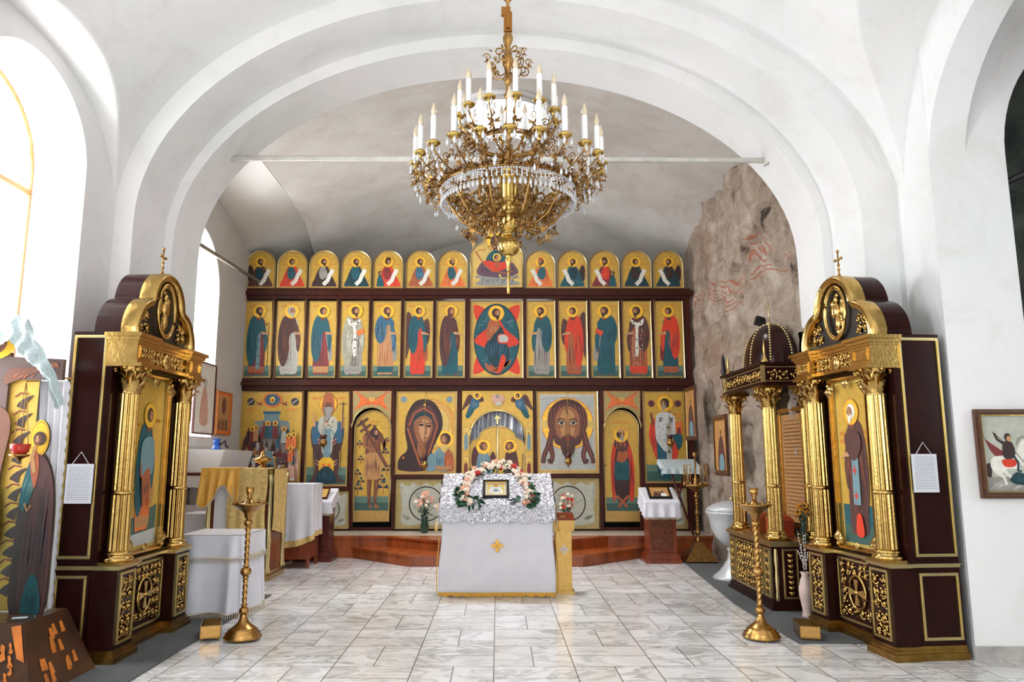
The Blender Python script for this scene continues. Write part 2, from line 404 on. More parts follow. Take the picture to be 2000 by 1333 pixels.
# nave vault: long barrel cut by side lunettes
def nave_z(x, y):
    B = 3.7+2.5*sqrt(max(0, 1-(x/3.62)**2))
    if x < 0:
        q = 1-(abs(y-5.2)/1.5)**2.3; Lz = 3.7+1.12*(max(0, q)**.5)
    else:
        q = 1-((y-4.95)/1.5)**2; Lz = 3.7+1.6*sqrt(max(0, q))
    return max(B, Lz) if y > 3.4 else B
m = MB()
xs = [-3.62*cos(pi*i/260) for i in range(261)]
def vaultp(u, v):
    x = xs[int(round(u*260))]; y = 3.4+3.32*v; k = 1+.036*max(0, (y-5.87)/.83) if x > 0 else 1
    return (x*k, y, nave_z(x, min(y, 6.7)))
m.grid(vaultp, 260, 170)
m.grid(lambda u, v: (-3.62*cos(pi*u), -6+9.4*v, 3.7+2.5*sin(pi*u)), 60, 2)
struct(m, 'ceiling', M_white)
# west wall behind the viewer with a broad window
m = MB(); arch_wall(m, -5.5, -5.8, 1.9, 3.6, 4.8, 3.7, 6.6)
m.box(-1.9, 1.9, -5.8, -5.5, 0, 1.4); struct(m, 'wall_back', M_apse)  # same darkened colour on this unseen wall

# floor
m = MB(); m.add([(-5, -6, 0), (7, -6, 0), (7, 15, 0), (-5, 15, 0)], [(0, 1, 2, 3)], False); struct(m, 'floor', M_floor)
m = MB(); m.box(3.57, 6.9, 5.835, 5.862, 0, .1); struct(m, 'baseboard_right', mat('grey_marble', (176, 172, 166), .35, 0, .3, 6))

# chancel: left wall with window, right ruined stone wall, sail vault with round skylight
m = MB(); side_wall(m, -4.3, 8.0, 14.6, 6.2, .75, (10.35, .85, 1.8, 3.95, 4.85), -1); struct(m, 'wall_chancel_left', M_apsew)
def sail(x, y):
    z = 6.3-.064*x*x-.018*(y-9.9)**2
    if y > 12.2: z -= .035*x*x*(y-12.2)
    if y > 11: z -= .0
    return z
HC, HR = (.09, 9.8), .62
def rectp(a, x0, x1, y0, y1):
    dx, dy = cos(a), sin(a); k = 1e9
    if dx > 1e-9: k = min(k, (x1-HC[0])/dx)
    if dx < -1e-9: k = min(k, (x0-HC[0])/dx)
    if dy > 1e-9: k = min(k, (y1-HC[1])/dy)
    if dy < -1e-9: k = min(k, (y0-HC[1])/dy)
    return HC[0]+dx*k, HC[1]+dy*k
corners = [atan2(y-HC[1], x-HC[0]) % (2*pi) for x in (-3.3, 3.9) for y in (7.95, 14.8)]
angs = sorted([2*pi*i/176 for i in range(176)]+corners)
def sailp(u, v):
    a = angs[int(round(u*len(angs))) % len(angs)]; rx, ry = rectp(a, -3.3, 3.9, 7.95, 14.8)
    x = lerp(HC[0]+HR*cos(a), rx, v); y = lerp(HC[1]+HR*sin(a), ry, v)
    return (x, y, sail(x, y))
m = MB(); m.grid(sailp, len(angs), 30, True); struct(m, 'ceiling_chancel', M_apse)
# left lunette of the chancel vault
def lun_edge(y): return sail(-3.3, y)-.0
def lun_wall(y):
    return 5.03+(12.5-y)*.24 if y > 9.3 else 5.03+3.2*.24
m = MB()
m.grid(lambda u, v: (lerp(-3.3, -4.32, v), 7.95+6.85*u, lerp(lun_edge(7.95+6.85*u)+.10, lun_wall(7.95+6.85*u), v)), 40, 10)
struct(m, 'ceiling_lunette', M_apsew)
m = MB()
m.grid(lambda u, v: (-3.3-.02*v, 7.95+6.85*u, sail(-3.3, 7.95+6.85*u)+.11*v-.005), 40, 1)
struct(m, 'trim_lunette', M_apse)
# skylight shaft and glazing
m = MB(); zt = sail(*HC)
m.lathe([(HR, -.12), (HR, .95)], (HC[0], HC[1], zt), 64); m.lathe([(HR+.09, .0), (HR+.09, -.035), (HR-.0, -.05), (HR, .1)], (HC[0], HC[1], zt-.0), 64)
struct(m, 'window_skylight_rim', M_white)
# back wall of the sanctuary
m = MB(); m.box(-4.6, 4.2, 14.6, 14.8, 0, 7); struct(m, 'wall_sanctuary', M_apsew)

# ruined stone wall (right of the chancel)
def ruin(u, v):
    y = 7.9+6.4*u; z = 6.1*v; X = 3.36
    d = .13*noise.noise(Vector((y*.9, z*.5, 0)))+.09*noise.noise(Vector((y*2.3, z*1.7, 5)))+.05*noise.noise(Vector((y*6, z*6, 9)))+.02*noise.noise(Vector((y*17, z*17, 3)))
    # broken shafts under a jagged ledge
    led = 4.25-.30*(y-9.9)+.25*noise.noise(Vector((y*2, 1, 1)))
    if z < led: d += .07+.06*sin(y*7.5+noise.noise(Vector((y, z, 2))))
    if z < 2.9+.3*noise.noise(Vector((y*3, 4, 4))): d -= .10
    k = max(0, min(1, (12.6-y)/.8)); d *= .25+.75*k
    return (X+max(-.16, min(.26, d)), y, z)
m = MB(); m.grid(ruin, 200, 200); m.sm = True; struct(m, 'wall_chancel_right', M_stone)
m = MB(); m.add([(3.8, 7.9, 0), (3.8, 14.8, 0), (3.8, 14.8, 6.2), (3.8, 7.9, 6.2)], [(0, 1, 2, 3)], False); struct(m, 'wall_chancel_right_outer', M_stone)

# windows
def arched_window(name, X, yc, a, z0, zs, zc, bars_z, bar=.025):
    m = MB()
    pts = [(X, yc-a, z0)]+[(X, yc+x, z) for x, z in ell_arch(a, zs, zc, 24)]+[(X, yc+a, z0)]
    m.tube(pts+[pts[0]], bar, 6)
    m.tube([(X, yc, z0), (X, yc, zs)], bar*.8, 6)
    for z in bars_z: m.tube([(X, yc-a, z), (X, yc+a, z)], bar, 6)
    return m.build(name, M_orange, kind='structure')
arched_window('window_1', -4.08, 5.42, .76, .3, 3.95, 4.66, [2.0, 3.78])
arched_window('window_2', -5.03, 10.35, .85, 1.8, 3.95, 4.85, [3.0])

# tie rods
m = MB(); m.tube([(-2.98, 7.7, 4.74), (3.12, 7.7, 4.71)], .03, 10)
m.M = T(2.96, 7.7, 4.71); m.box(-.05, -.02, -.04, .04, -.05, .05); m.box(.02, .05, -.04, .04, -.05, .05); m.M = Matrix.Identity(4)
tag(m.build('tie_rod', M_iron), 'long white iron tie rod spanning the inner arch behind the chandelier', 'tie rod')
m = MB(); m.tube([(-4.0, 8.3, 4.28), (-4.1, 12.42, 4.49)], .03, 8)
tag(m.build('tie_rod', M_darkiron), 'short grey tie rod running along the left chancel window toward the icon screen', 'tie rod')
# floor mats
m = MB(); m.box(-3.5, -2.49, 4.4, 8.5, .001, .012); tag(m.build('floor_mat', M_mat), 'dark grey rubber mat under the left gilded icon case', 'mat')
m = MB(); m.prism([(2.45, 6.35), (3.25, 6.35), (3.25, 11.3), (2.7, 11.3), (2.45, 8.0)], .001, .012, 'z'); tag(m.build('floor_mat', M_mat), 'dark grey rubber mat under the right cases and the font', 'mat')

# ------------------------------------------------------------------ painted pictures (flat painted boards)
PAINT = dict(bg=(204, 164, 70), bg2=(212, 180, 94), halo=(240, 190, 58), rim=(190, 152, 84), edge=(70, 62, 48), red=(212, 58, 32), wine=(122, 44, 44), rust=(168, 88, 52),
  teal=(20, 84, 94), dteal=(12, 54, 64), blue=(52, 96, 124), lblue=(112, 144, 152), ground=(96, 126, 112), dground=(58, 92, 84), skin=(150, 96, 62), dskin=(112, 66, 44), lskin=(196, 146, 104),
  hair=(58, 36, 30), grey=(146, 142, 134), lgrey=(188, 188, 180), white=(228, 224, 212), brown=(84, 50, 46), dbrown=(52, 32, 32), tan=(184, 134, 82), orange=(224, 112, 50),
  ink=(206, 118, 40), black=(22, 20, 22), purple=(96, 68, 84), pattern=(158, 154, 132), silver=(206, 208, 206), pink=(204, 158, 138), sage=(182, 184, 168), olive=(170, 150, 96), navy=(30, 40, 66), lav=(150, 140, 152))
def paint(k):
    return mat('paint_'+k, PAINT[k], .38 if k in ('bg', 'bg2', 'halo', 'rim') else .5, .25 if k in ('bg', 'halo', 'rim') else 0, .10, 14)
def smooth(pts, k=4):
    n = len(pts); out = []
    for i in range(n):
        p0, p1, p2, p3 = pts[i-1], pts[i], pts[(i+1) % n], pts[(i+2) % n]
        for j in range(k):
            t = j/k; t2 = t*t; t3 = t2*t
            out.append(tuple(.5*((2*p1[c])+(-p0[c]+p2[c])*t+(2*p0[c]-5*p1[c]+4*p2[c]-p3[c])*t2+(-p0[c]+3*p1[c]-3*p2[c]+p3[c])*t3) for c in (0, 1)))
    return out
class Pic:
    """w metres wide; drawing units: 100 across. x right, y up, faces -y"""
    def __init__(s, w, h, thick=.02, step=.0005):
        s.w, s.h = w, h; s.k = w/100.; s.H = h/s.k; s.mb = MB(); s.mb.recalc = False; s.mb.sm = False; s.names = []; s.off = 0; s.step = step; s.X = None
        s.th = thick; s.R = random.Random(7); s.clip = None
    def idx(s, c):
        if c not in s.names: s.names.append(c)
        return s.names.index(c)
    def poly(s, pts, c, up=True):
        if up: s.off += s.step
        if s.X: pts = [s.X(p) for p in pts]
        if s.clip: pts = [(min(max(p[0], s.clip[0]), s.clip[2]), min(max(p[1], s.clip[1]), s.clip[3])) for p in pts]
        s.mb.mi = s.idx(c); n = len(pts)
        s.mb.add([(p[0]*s.k, -s.off, p[1]*s.k) for p in pts], [tuple(range(n))], False)
    def blob(s, pts, c, k=4): s.poly(smooth(pts, k), c)
    def rect(s, x0, y0, x1, y1, c): s.poly([(x0, y0), (x1, y0), (x1, y1), (x0, y1)], c)
    def ell(s, cx, cy, rx, ry, c, n=20, a=0): s.poly([(cx+rx*cos(2*pi*i/n)*cos(a)-ry*sin(2*pi*i/n)*sin(a), cy+rx*cos(2*pi*i/n)*sin(a)+ry*sin(2*pi*i/n)*cos(a)) for i in range(n)], c)
    def ring(s, cx, cy, r0, r1, c, a0=0, a1=2*pi, n=36, sy=1.):
        s.off += s.step; s.mb.mi = s.idx(c); k = s.k
        f = s.X if s.X else (lambda p: p)
        P = [f((cx+r*cos(lerp(a0, a1, i/n)), cy+sy*r*sin(lerp(a0, a1, i/n)))) for i in range(n+1) for r in (r0, r1)]
        if s.clip: P = [(min(max(p[0], s.clip[0]), s.clip[2]), min(max(p[1], s.clip[1]), s.clip[3])) for p in P]
        s.mb.add([(p[0]*k, -s.off, p[1]*k) for p in P], [(2*i, 2*i+1, 2*i+3, 2*i+2) for i in range(n)], False)
    def line(s, pts, w, c, up=True):
        L = []; Rr = []; n = len(pts)
        for i, p in enumerate(pts):
            q0, q1 = pts[max(i-1, 0)], pts[min(i+1, n-1)]; dx, dy = q1[0]-q0[0], q1[1]-q0[1]; d = max(1e-6, sqrt(dx*dx+dy*dy))
            ww = w(i/(n-1)) if callable(w) else w
            L.append((p[0]-dy/d*ww/2, p[1]+dx/d*ww/2)); Rr.append((p[0]+dy/d*ww/2, p[1]-dx/d*ww/2))
        s.poly(L+Rr[::-1], c, up)
    def script(s, x0, x1, y, hgt, c='ink', rows=1):
        x = x0; s.off += s.step
        for r in range(rows):
            x = x0
            while x < x1:
                w = hgt*(.25+.3*s.R.random()); yy = y-r*hgt*1.5
                s.poly([(x, yy), (x+w*.45, yy), (x+w*.45, yy+hgt*(.6+.4*s.R.random())), (x, yy+hgt)], c, False)
                if s.R.random() < .5: s.poly([(x, yy+hgt*.4), (x+w*.9, yy+hgt*.4), (x+w*.9, yy+hgt*.55), (x, yy+hgt*.55)], c, False)
                x += w*1.25
    def board(s, arch=False, c='edge', border='rim', bg='bg', bw=5, shape=None):
        """wood board with painted rim and ground"""
        s.mb.mi = s.idx(c)
        def out(i):
            x0, x1, y0, y1 = i, 100-i, i, s.H-i
            if shape: return shape(i)
            if not arch: return [(x0, y0), (x1, y0), (x1, y1), (x0, y1)]
            r = (x1-x0)/2; return [(x0, y0), (x1, y0)]+[(50+r*cos(pi*j/28), y1-r+r*sin(pi*j/28)) for j in range(29)]
        o = out(0); k = s.k
        s.mb.prism([(p[0]*k, p[1]*k) for p in o], 0, s.th, 'y')
        if border: s.poly(out(bw*.25), border)
        if bg: s.poly(out(bw), bg)
        s.clip = (bw, bw, 100-bw, s.H-bw)
    def fold(s, x0, x1, y0, y1, c, n, lean=0, w=1.2):
        s.off += s.step
        for i in range(n):
            x = lerp(x0, x1, (i+.5)/n)+s.R.uniform(-1, 1)*(x1-x0)/n*.3
            a = lerp(y0, y1, s.R.random()*.3); b = lerp(y0, y1, .6+.4*s.R.random()); d = (b-a)*lean+s.R.uniform(-.03, .03)*(b-a)
            s.line([(x, a), (x+d*.4, (a+b)/2), (x+d, b)], lambda t: w*(.25+sin(pi*t)), c, False)
    def build(s, name, parent=None, loc=None):
        return s.mb.build(name, [paint(n) for n in s.names], parent, loc)

SH = dict(teal='dteal', dteal='black', red='wine', wine='dbrown', rust='brown', blue='dteal', lblue='blue', grey='brown', lgrey='grey', white='lgrey', brown='dbrown', tan='rust', orange='wine', dbrown='black', purple='dbrown', silver='grey', pattern='grey')
HL = dict(teal='blue', dteal='teal', red='orange', wine='red', rust='tan', blue='lblue', lblue='lgrey', grey='lgrey', lgrey='white', white='silver', brown='rust', tan='pink', orange='tan', dbrown='brown', purple='grey', silver='white', pattern='white')
def head(p, x, y, r, f, hair='hair', beard=None, cap=None, halo=True, skin='skin', veil=None, crown=False):
    if halo: p.ell(x-.1*r*f, y, 2.1*r, 2.1*r, 'halo', 26); p.ring(x-.1*r*f, y, 2.02*r, 2.12*r, 'ink', n=26)
    p.ell(x-.15*r*f, y+.1*r, 1.12*r, 1.2*r, hair if not veil else veil)
    if veil: p.blob([(x-1.2*r, y-1.0*r), (x-1.0*r, y+.9*r), (x+.4*r, y+1.1*r), (x+.9*r*f, y-.2*r), (x+.4*r, y-1.8*r), (x-1.2*r*f, y-2*r)], veil)
    p.ell(x+.18*r*f, y-.1*r, .72*r, .98*r, skin)
    p.ell(x+.3*r*f, y-.05*r, .36*r, .6*r, 'lskin')
    for e in (-.12, .5): p.ell(x+(.1+e)*r*f, y+.15*r, .13*r, .09*r, 'dbrown', 8)
    p.line([(x+.4*r*f, y+.1*r), (x+.5*r*f, y-.25*r)], .09*r, 'dskin')
    p.line([(x+.15*r*f, y-.5*r), (x+.5*r*f, y-.5*r)], .1*r, 'wine')
    if beard: p.blob([(x-.4*r*f, y-.3*r), (x+.2*r*f, y-.62*r), (x+.75*r*f, y-.3*r), (x+.65*r*f, y-1.1*r), (x+.25*r*f, y-1.9*r), (x-.25*r*f, y-1.1*r)], beard)
    if cap: p.blob([(x-1.0*r, y+.5*r), (x-.8*r, y+1.5*r), (x, y+1.8*r), (x+.8*r, y+1.5*r), (x+1.0*r, y+.5*r), (x, y+.75*r)], cap)
    if crown: p.poly([(x-.9*r, y+.6*r), (x-1.1*r, y+1.7*r), (x-.5*r, y+1.3*r), (x, y+1.9*r), (x+.5*r, y+1.3*r), (x+1.1*r, y+1.7*r), (x+.9*r, y+.6*r)], 'tan')

def saint(p, cx, y0, h, f=1, under='wine', cloak='teal', hem='tan', beard='hair', hair='hair', wings=None, scarf=None, book=None, veil=None, panel=None, crown=False, cap=None, lining=None, feet=True, hold=None, sc=1.0, halo=True, cl=1.0):
    old = p.X; s = h
    p.X = lambda q: (cx+q[0]*s*f*sc, y0+q[1]*s)
    if wings:
        p.blob([(-.10, .80), (-.17, .90), (-.22, .80), (-.23, .55), (-.20, .22), (-.14, .40), (-.10, .6)], wings); p.fold(-.21, -.13, .35, .8, 'dbrown' if wings == 'brown' else 'brown', 4, .1, .006)
        p.blob([(.08, .72), (.16, .80), (.20, .70), (.20, .52), (.15, .42), (.10, .55)], wings); p.fold(.11, .18, .5, .72, 'dbrown', 3, .1, .006)
    if feet:
        for q in (-.05, .07): p.X = lambda t, q=q: (cx+(t[0]+q)*s*f*sc, y0+t[1]*s); p.ell(.01, .012, .035, .014, 'dskin', 10)
        p.X = lambda q: (cx+q[0]*s*f*sc, y0+q[1]*s)
    p.blob([(-.115, .03), (-.03, .015), (.11, .03), (.125, .2), (.12, .45), (.115, .68), (.07, .80), (-.07, .80), (-.12, .62), (-.125, .3)], under)
    p.fold(-.09, .10, .06, .6, SH.get(under, 'brown'), 6, .02, .010); p.fold(-.07, .10, .1, .7, HL.get(under, 'tan'), 5, -.02, .006)
    if hem: p.poly([(-.118, .035), (.112, .035), (.122, .12), (-.122, .12)], hem); p.fold(-.1, .1, .04, .11, SH.get(hem, 'brown'), 6, 0, .006)
    if panel:
        p.poly([(-.01, .08), (.05, .08), (.05, .68), (0, .68)], panel)
        for i in range(5): p.X = lambda q, i=i: (cx+(q[0]+.022)*s*f*sc, y0+(q[1]+.16+i*.11)*s); p.rect(-.018, -.004, .018, .004, 'dteal'); p.rect(-.004, -.018, .004, .018, 'dteal')
        p.X = lambda q: (cx+q[0]*s*f*sc, y0+q[1]*s)
    if lining: p.blob([(.06, .62), (.12, .56), (.16, .42), (.17, .24), (.12, .2), (.09, .4)], lining); p.fold(.08, .15, .25, .5, SH.get(lining, 'brown'), 3, .02, .008)
    base = p.X; p.X = lambda q: base((q[0], .845-(.845-q[1])*cl)); p.blob([(-.05, .845), (.05, .835), (.085, .75), (.12, .64), (.10, .55), (.04, .60), (-.005, .52), (.0, .36), (-.035, .17), (-.09, .12), (-.145, .24), (-.165, .45), (-.15, .66), (-.11, .80)], cloak)
    p.fold(-.14, -.01, .18, .7, SH.get(cloak, 'dbrown'), 6, -.05, .011); p.fold(-.12, .02, .25, .75, HL.get(cloak, 'tan'), 5, .10, .006); p.X = base
    p.blob([(.06, .70), (.10, .72), (.135, .60), (.155, .50), (.135, .34), (.105, .36), (.085, .52)], cloak); p.fold(.09, .13, .4, .6, HL.get(cloak, 'tan'), 2, 0, .006)
    if scarf:
        p.blob([(-.09, .80), (.0, .74), (.09, .79), (.07, .72), (.03, .68), (.04, .3), (-.005, .3), (-.01, .66), (-.07, .71)], scarf)
        for q, z in ((-.04, .745), (.05, .745), (.018, .5), (.018, .38)):
            p.X = lambda t, q=q, z=z: (cx+(t[0]+q)*s*f*sc, y0+(t[1]+z)*s); p.rect(-.016, -.004, .016, .004, 'dbrown'); p.rect(-.004, -.018, .004, .018, 'dbrown')
        p.X = lambda q: (cx+q[0]*s*f*sc, y0+q[1]*s)
    if book: p.poly([(.03, .62), (.13, .66), (.15, .60), (.06, .55)], book); p.line([(.05, .60), (.13, .63)], .008, 'tan')
    else: p.blob([(.06, .61), (.13, .60), (.185, .575), (.19, .56), (.13, .57), (.07, .575)], 'lskin')
    if hold == 'staff': p.line([(.165, .1), (.165, .70)], .010, 'brown'); p.ring(.15, .71, .018, .03, 'brown', 0, pi*1.3, 10)
    if hold == 'cross': p.line([(.16, .55), (.16, .76)], .012, 'brown'); p.line([(.12, .70), (.20, .70)], .012, 'brown')
    p.blob([(-.03, .80), (.0, .87), (.04, .86), (.05, .80), (.01, .77)], 'dskin' if not veil else veil)
    p.X = old
    head(p, cx+.02*s*f*sc, y0+.905*s, .05*s*min(1, sc), f, hair, beard, cap, halo, veil=veil, crown=crown)

def icon_rim(w, h, bw, arch, depth=.03):
    """raised moulding strip round the picture (its own part)"""
    m = MB(); n = 28
    def out(i, d):
        if not arch: return [(i, d, i), (w-i, d, i), (w-i, d, h-i), (i, d, h-i)]
        r = w/2-i; return [(i, d, i), (w-i, d, i)]+[(w/2+r*cos(pi*j/n), d, h-w/2+r*sin(pi*j/n)) for j in range(n+1)]
    rows = [out(0, depth), out(0, -.012), out(bw*.3, -.02), out(bw*.8, -.012), out(bw, 0.004)]
    k = len(rows[0])
    v = [p for r in rows for p in r]
    m.add(v, [(i*k+j, i*k+(j+1) % k, (i+1)*k+(j+1) % k, (i+1)*k+j) for i in range(len(rows)-1) for j in range(k)], False)
    return m

# ------------------------------------------------------------------ carving
def spiral(c, r0, a0, turns, sgn=1, n=18, y=0):
    return [(c[0]+r0*(1-.82*t)*cos(a0+sgn*2*pi*turns*t), y-.006*sin(pi*t), c[1]+r0*(1-.82*t)*sin(a0+sgn*2*pi*turns*t)) for t in [i/n for i in range(n+1)]]
def leaf(m, x, z, r, a, y=0, d=.4):
    """pointed carved leaf"""
    ca, sa = cos(a), sin(a); v = []
    prof = [(0, 0), (.25, .32), (.6, .38), (1.05, 0), (.6, -.38), (.25, -.32)]
    for px_, pz in prof: v.append((x+r*(px_*ca-pz*sa), y, z+r*(px_*sa+pz*ca)))
    v.append((x+r*.5*ca, y-r*d, z+r*.5*sa)); n = 6
    m.add(v, [(i, (i+1) % n, 6) for i in range(n)], True)
def scrollwork(m, x0, x1, z0, z1, seed=1, cell=.09, y=0, tr=.008, sym=True):
    R = random.Random(seed); xc = (x0+x1)/2
    hw = (x1-x0)/2; nx = max(1, int(round(hw/cell))) if sym else max(1, int(round(2*hw/cell))); nz = max(1, int(round((z1-z0)/cell)))
    cw = (hw if sym else 2*hw)/nx; ch = (z1-z0)/nz
    for j in range(nz):
        for i in range(nx):
            cx = (xc if sym else x0)+(i+.5)*cw+R.uniform(-.12, .12)*cw; cz = z0+(j+.5)*ch+R.uniform(-.12, .12)*ch
            r = min(cw, ch)*.46; a0 = R.uniform(0, 2*pi); sg = R.choice((-1, 1))
            for s in ((1, -1) if sym else (1,)):
                c = (xc+s*(cx-xc), cz) if sym else (cx, cz)
                aa = a0 if s == 1 else pi-a0
                m.tube(spiral(c, r, aa, 1.25, sg*s, 11, y-.004), lambda t: tr*(1.25-.5*t), 4)
                m.ball((c[0], y-.01, c[1]), (tr*1.8, tr*1.6, tr*1.8), 6, 4)
                for k in range(4):
                    b = aa+k*1.55+.4; leaf(m, c[0]+r*.75*cos(b), c[1]+r*.75*sin(b), r*.62, b+s*sg*.9, y-.004, .45)
def panel_frame(m, x0, x1, z0, z1, y, w=.025, d=.015):
    for a in ((x0, x1, z0, z0+w), (x0, x1, z1-w, z1), (x0, x0+w, z0+w, z1-w), (x1-w, x1, z0+w, z1-w)):
        m.box(a[0], a[1], y-d, y, a[2], a[3])
        m.box(a[0]+w*.3, a[1]-w*.3, y-d*1.6, y-d, a[2]+w*.3, a[3]-w*.3) if a[1]-a[0] > w*.7 and a[3]-a[2] > w*.7 else None
def capital(m, c, z0, z1, r, R0):
    """Corinthian capital: bell, two leaf rows, volutes, abacus"""
    h = z1-z0
    m.lathe([(r*1.12, 0), (r*1.15, h*.04), (r*.95, h*.08), (r*1.0, h*.4), (r*1.35, h*.88)], (c[0], c[1], z0), 16)
    for row, (zb, hh, out) in enumerate(((.06, .42, .55), (.28, .46, .75))):
        for k in range(8):
            a = 2*pi*(k+.5*row)/8; ca, sa = cos(a), sin(a); w = r*.42; v = []
            for t, q, wf in ((0, 1.02, .8), (.5, 1.15, 1.), (.85, 1.45+out*.3, .9), (1.0, 1.6+out*.5, .5), (.9, 1.75+out*.5, .2)):
                rr = r*q; z = z0+h*(zb+hh*t)
                for s in (-1, 0, 1): v.append((c[0]+rr*(1-.08*abs(s))*ca-s*w*wf*sa, c[1]+rr*(1-.08*abs(s))*sa+s*w*wf*ca, z))
            m.add(v, [(i*3+j, i*3+j+1, i*3+j+4, i*3+j+3) for i in range(4) for j in range(2)])
    for k in range(4):
        a = pi/4+k*pi/2; ca, sa = cos(a), sin(a); q = r*.42
        cr = r*1.75; zc = z0+h*.80
        P = [(c[0]+(cr+q*(1-.8*t)*cos(2.6-t*8.5))*ca, c[1]+(cr+q*(1-.8*t)*cos(2.6-t*8.5))*sa, zc+q*(1-.8*t)*sin(2.6-t*8.5)) for t in [i/14 for i in range(15)]]
        m.tube(P, r*.13, 5); m.ball((c[0]+cr*ca, c[1]+cr*sa, zc), r*.2, 7, 5)
        a += pi/4; m.ball((c[0]+r*1.5*cos(a), c[1]+r*1.5*sin(a), z0+h*.86), r*.24, 7, 5)
    s = R0; m.box(c[0]-s, c[0]+s, c[1]-s, c[1]+s, z1-h*.12, z1)
def column(parent, c, z0, z1, r, flutes=14, capr=1.9):
    """pedestal-top column with ring a third of the way up; z0 base, z1 top of capital"""
    H = z1-z0; zb = z0+.09; zt = z1-.235; zr = z0+H*.34
    m = MB()
    m.box(c[0]-r*1.45, c[0]+r*1.45, c[1]-r*1.45, c[1]+r*1.45, z0, z0+.02)
    m.lathe([(r*1.4, .02), (r*1.5, .035), (r*1.4, .05), (r*1.15, .055), (r*1.2, .07), (r*1.3, .078), (r*1.15, .09), (r*.9, .1)], (c[0], c[1], z0), 28)
    m.build('column_base', M_gold, parent)
    m = MB(); m.lathe([(r*1.04, zb), (r*1.0, zr)], (c[0], c[1], 0), 112, flutes, .16); m.lathe([(r*.98, zr+.02), (r*.9, zt)], (c[0], c[1], 0), 112, flutes, .16)
    m.lathe([(r*.9, zr-.008), (r*1.12, zr), (r*1.16, zr+.01), (r*1.12, zr+.02), (r*.9, zr+.028)], (c[0], c[1], 0), 28)
    m.build('column_shaft', M_gold, parent)
    m = MB(); capital(m, c, zt, z1, r*.92, r*1.75); m.build('capital', M_gold, parent)

def crest_outline(cx, z0, k=1., n=14, g=0.):
    """trefoil gable outline; g offsets inwards"""
    pts = []
    rs, rc = .30*k-g, .30*k-g; zs = z0+.12*k; zc = z0+.325*k; xs = .30*k
    a_s = 2.02  # where the side lobe meets the centre lobe
    for i in range(n+1):
        a = lerp(pi, 1.75, i/n); pts.append((cx-.25*k+rs*cos(a), z0+.02+rs*1.05*sin(a)))
    for i in range(n*2+1):
        a = lerp(pi-.15, .15, i/(2*n)); pts.append((cx+rc*cos(a), zc-.03+rc*sin(a)))
    for i in range(n+1):
        a = lerp(pi-1.75, 0, i/n); pts.append((cx+.25*k+rs*cos(a), z0+.02+rs*1.05*sin(a)))
    return pts

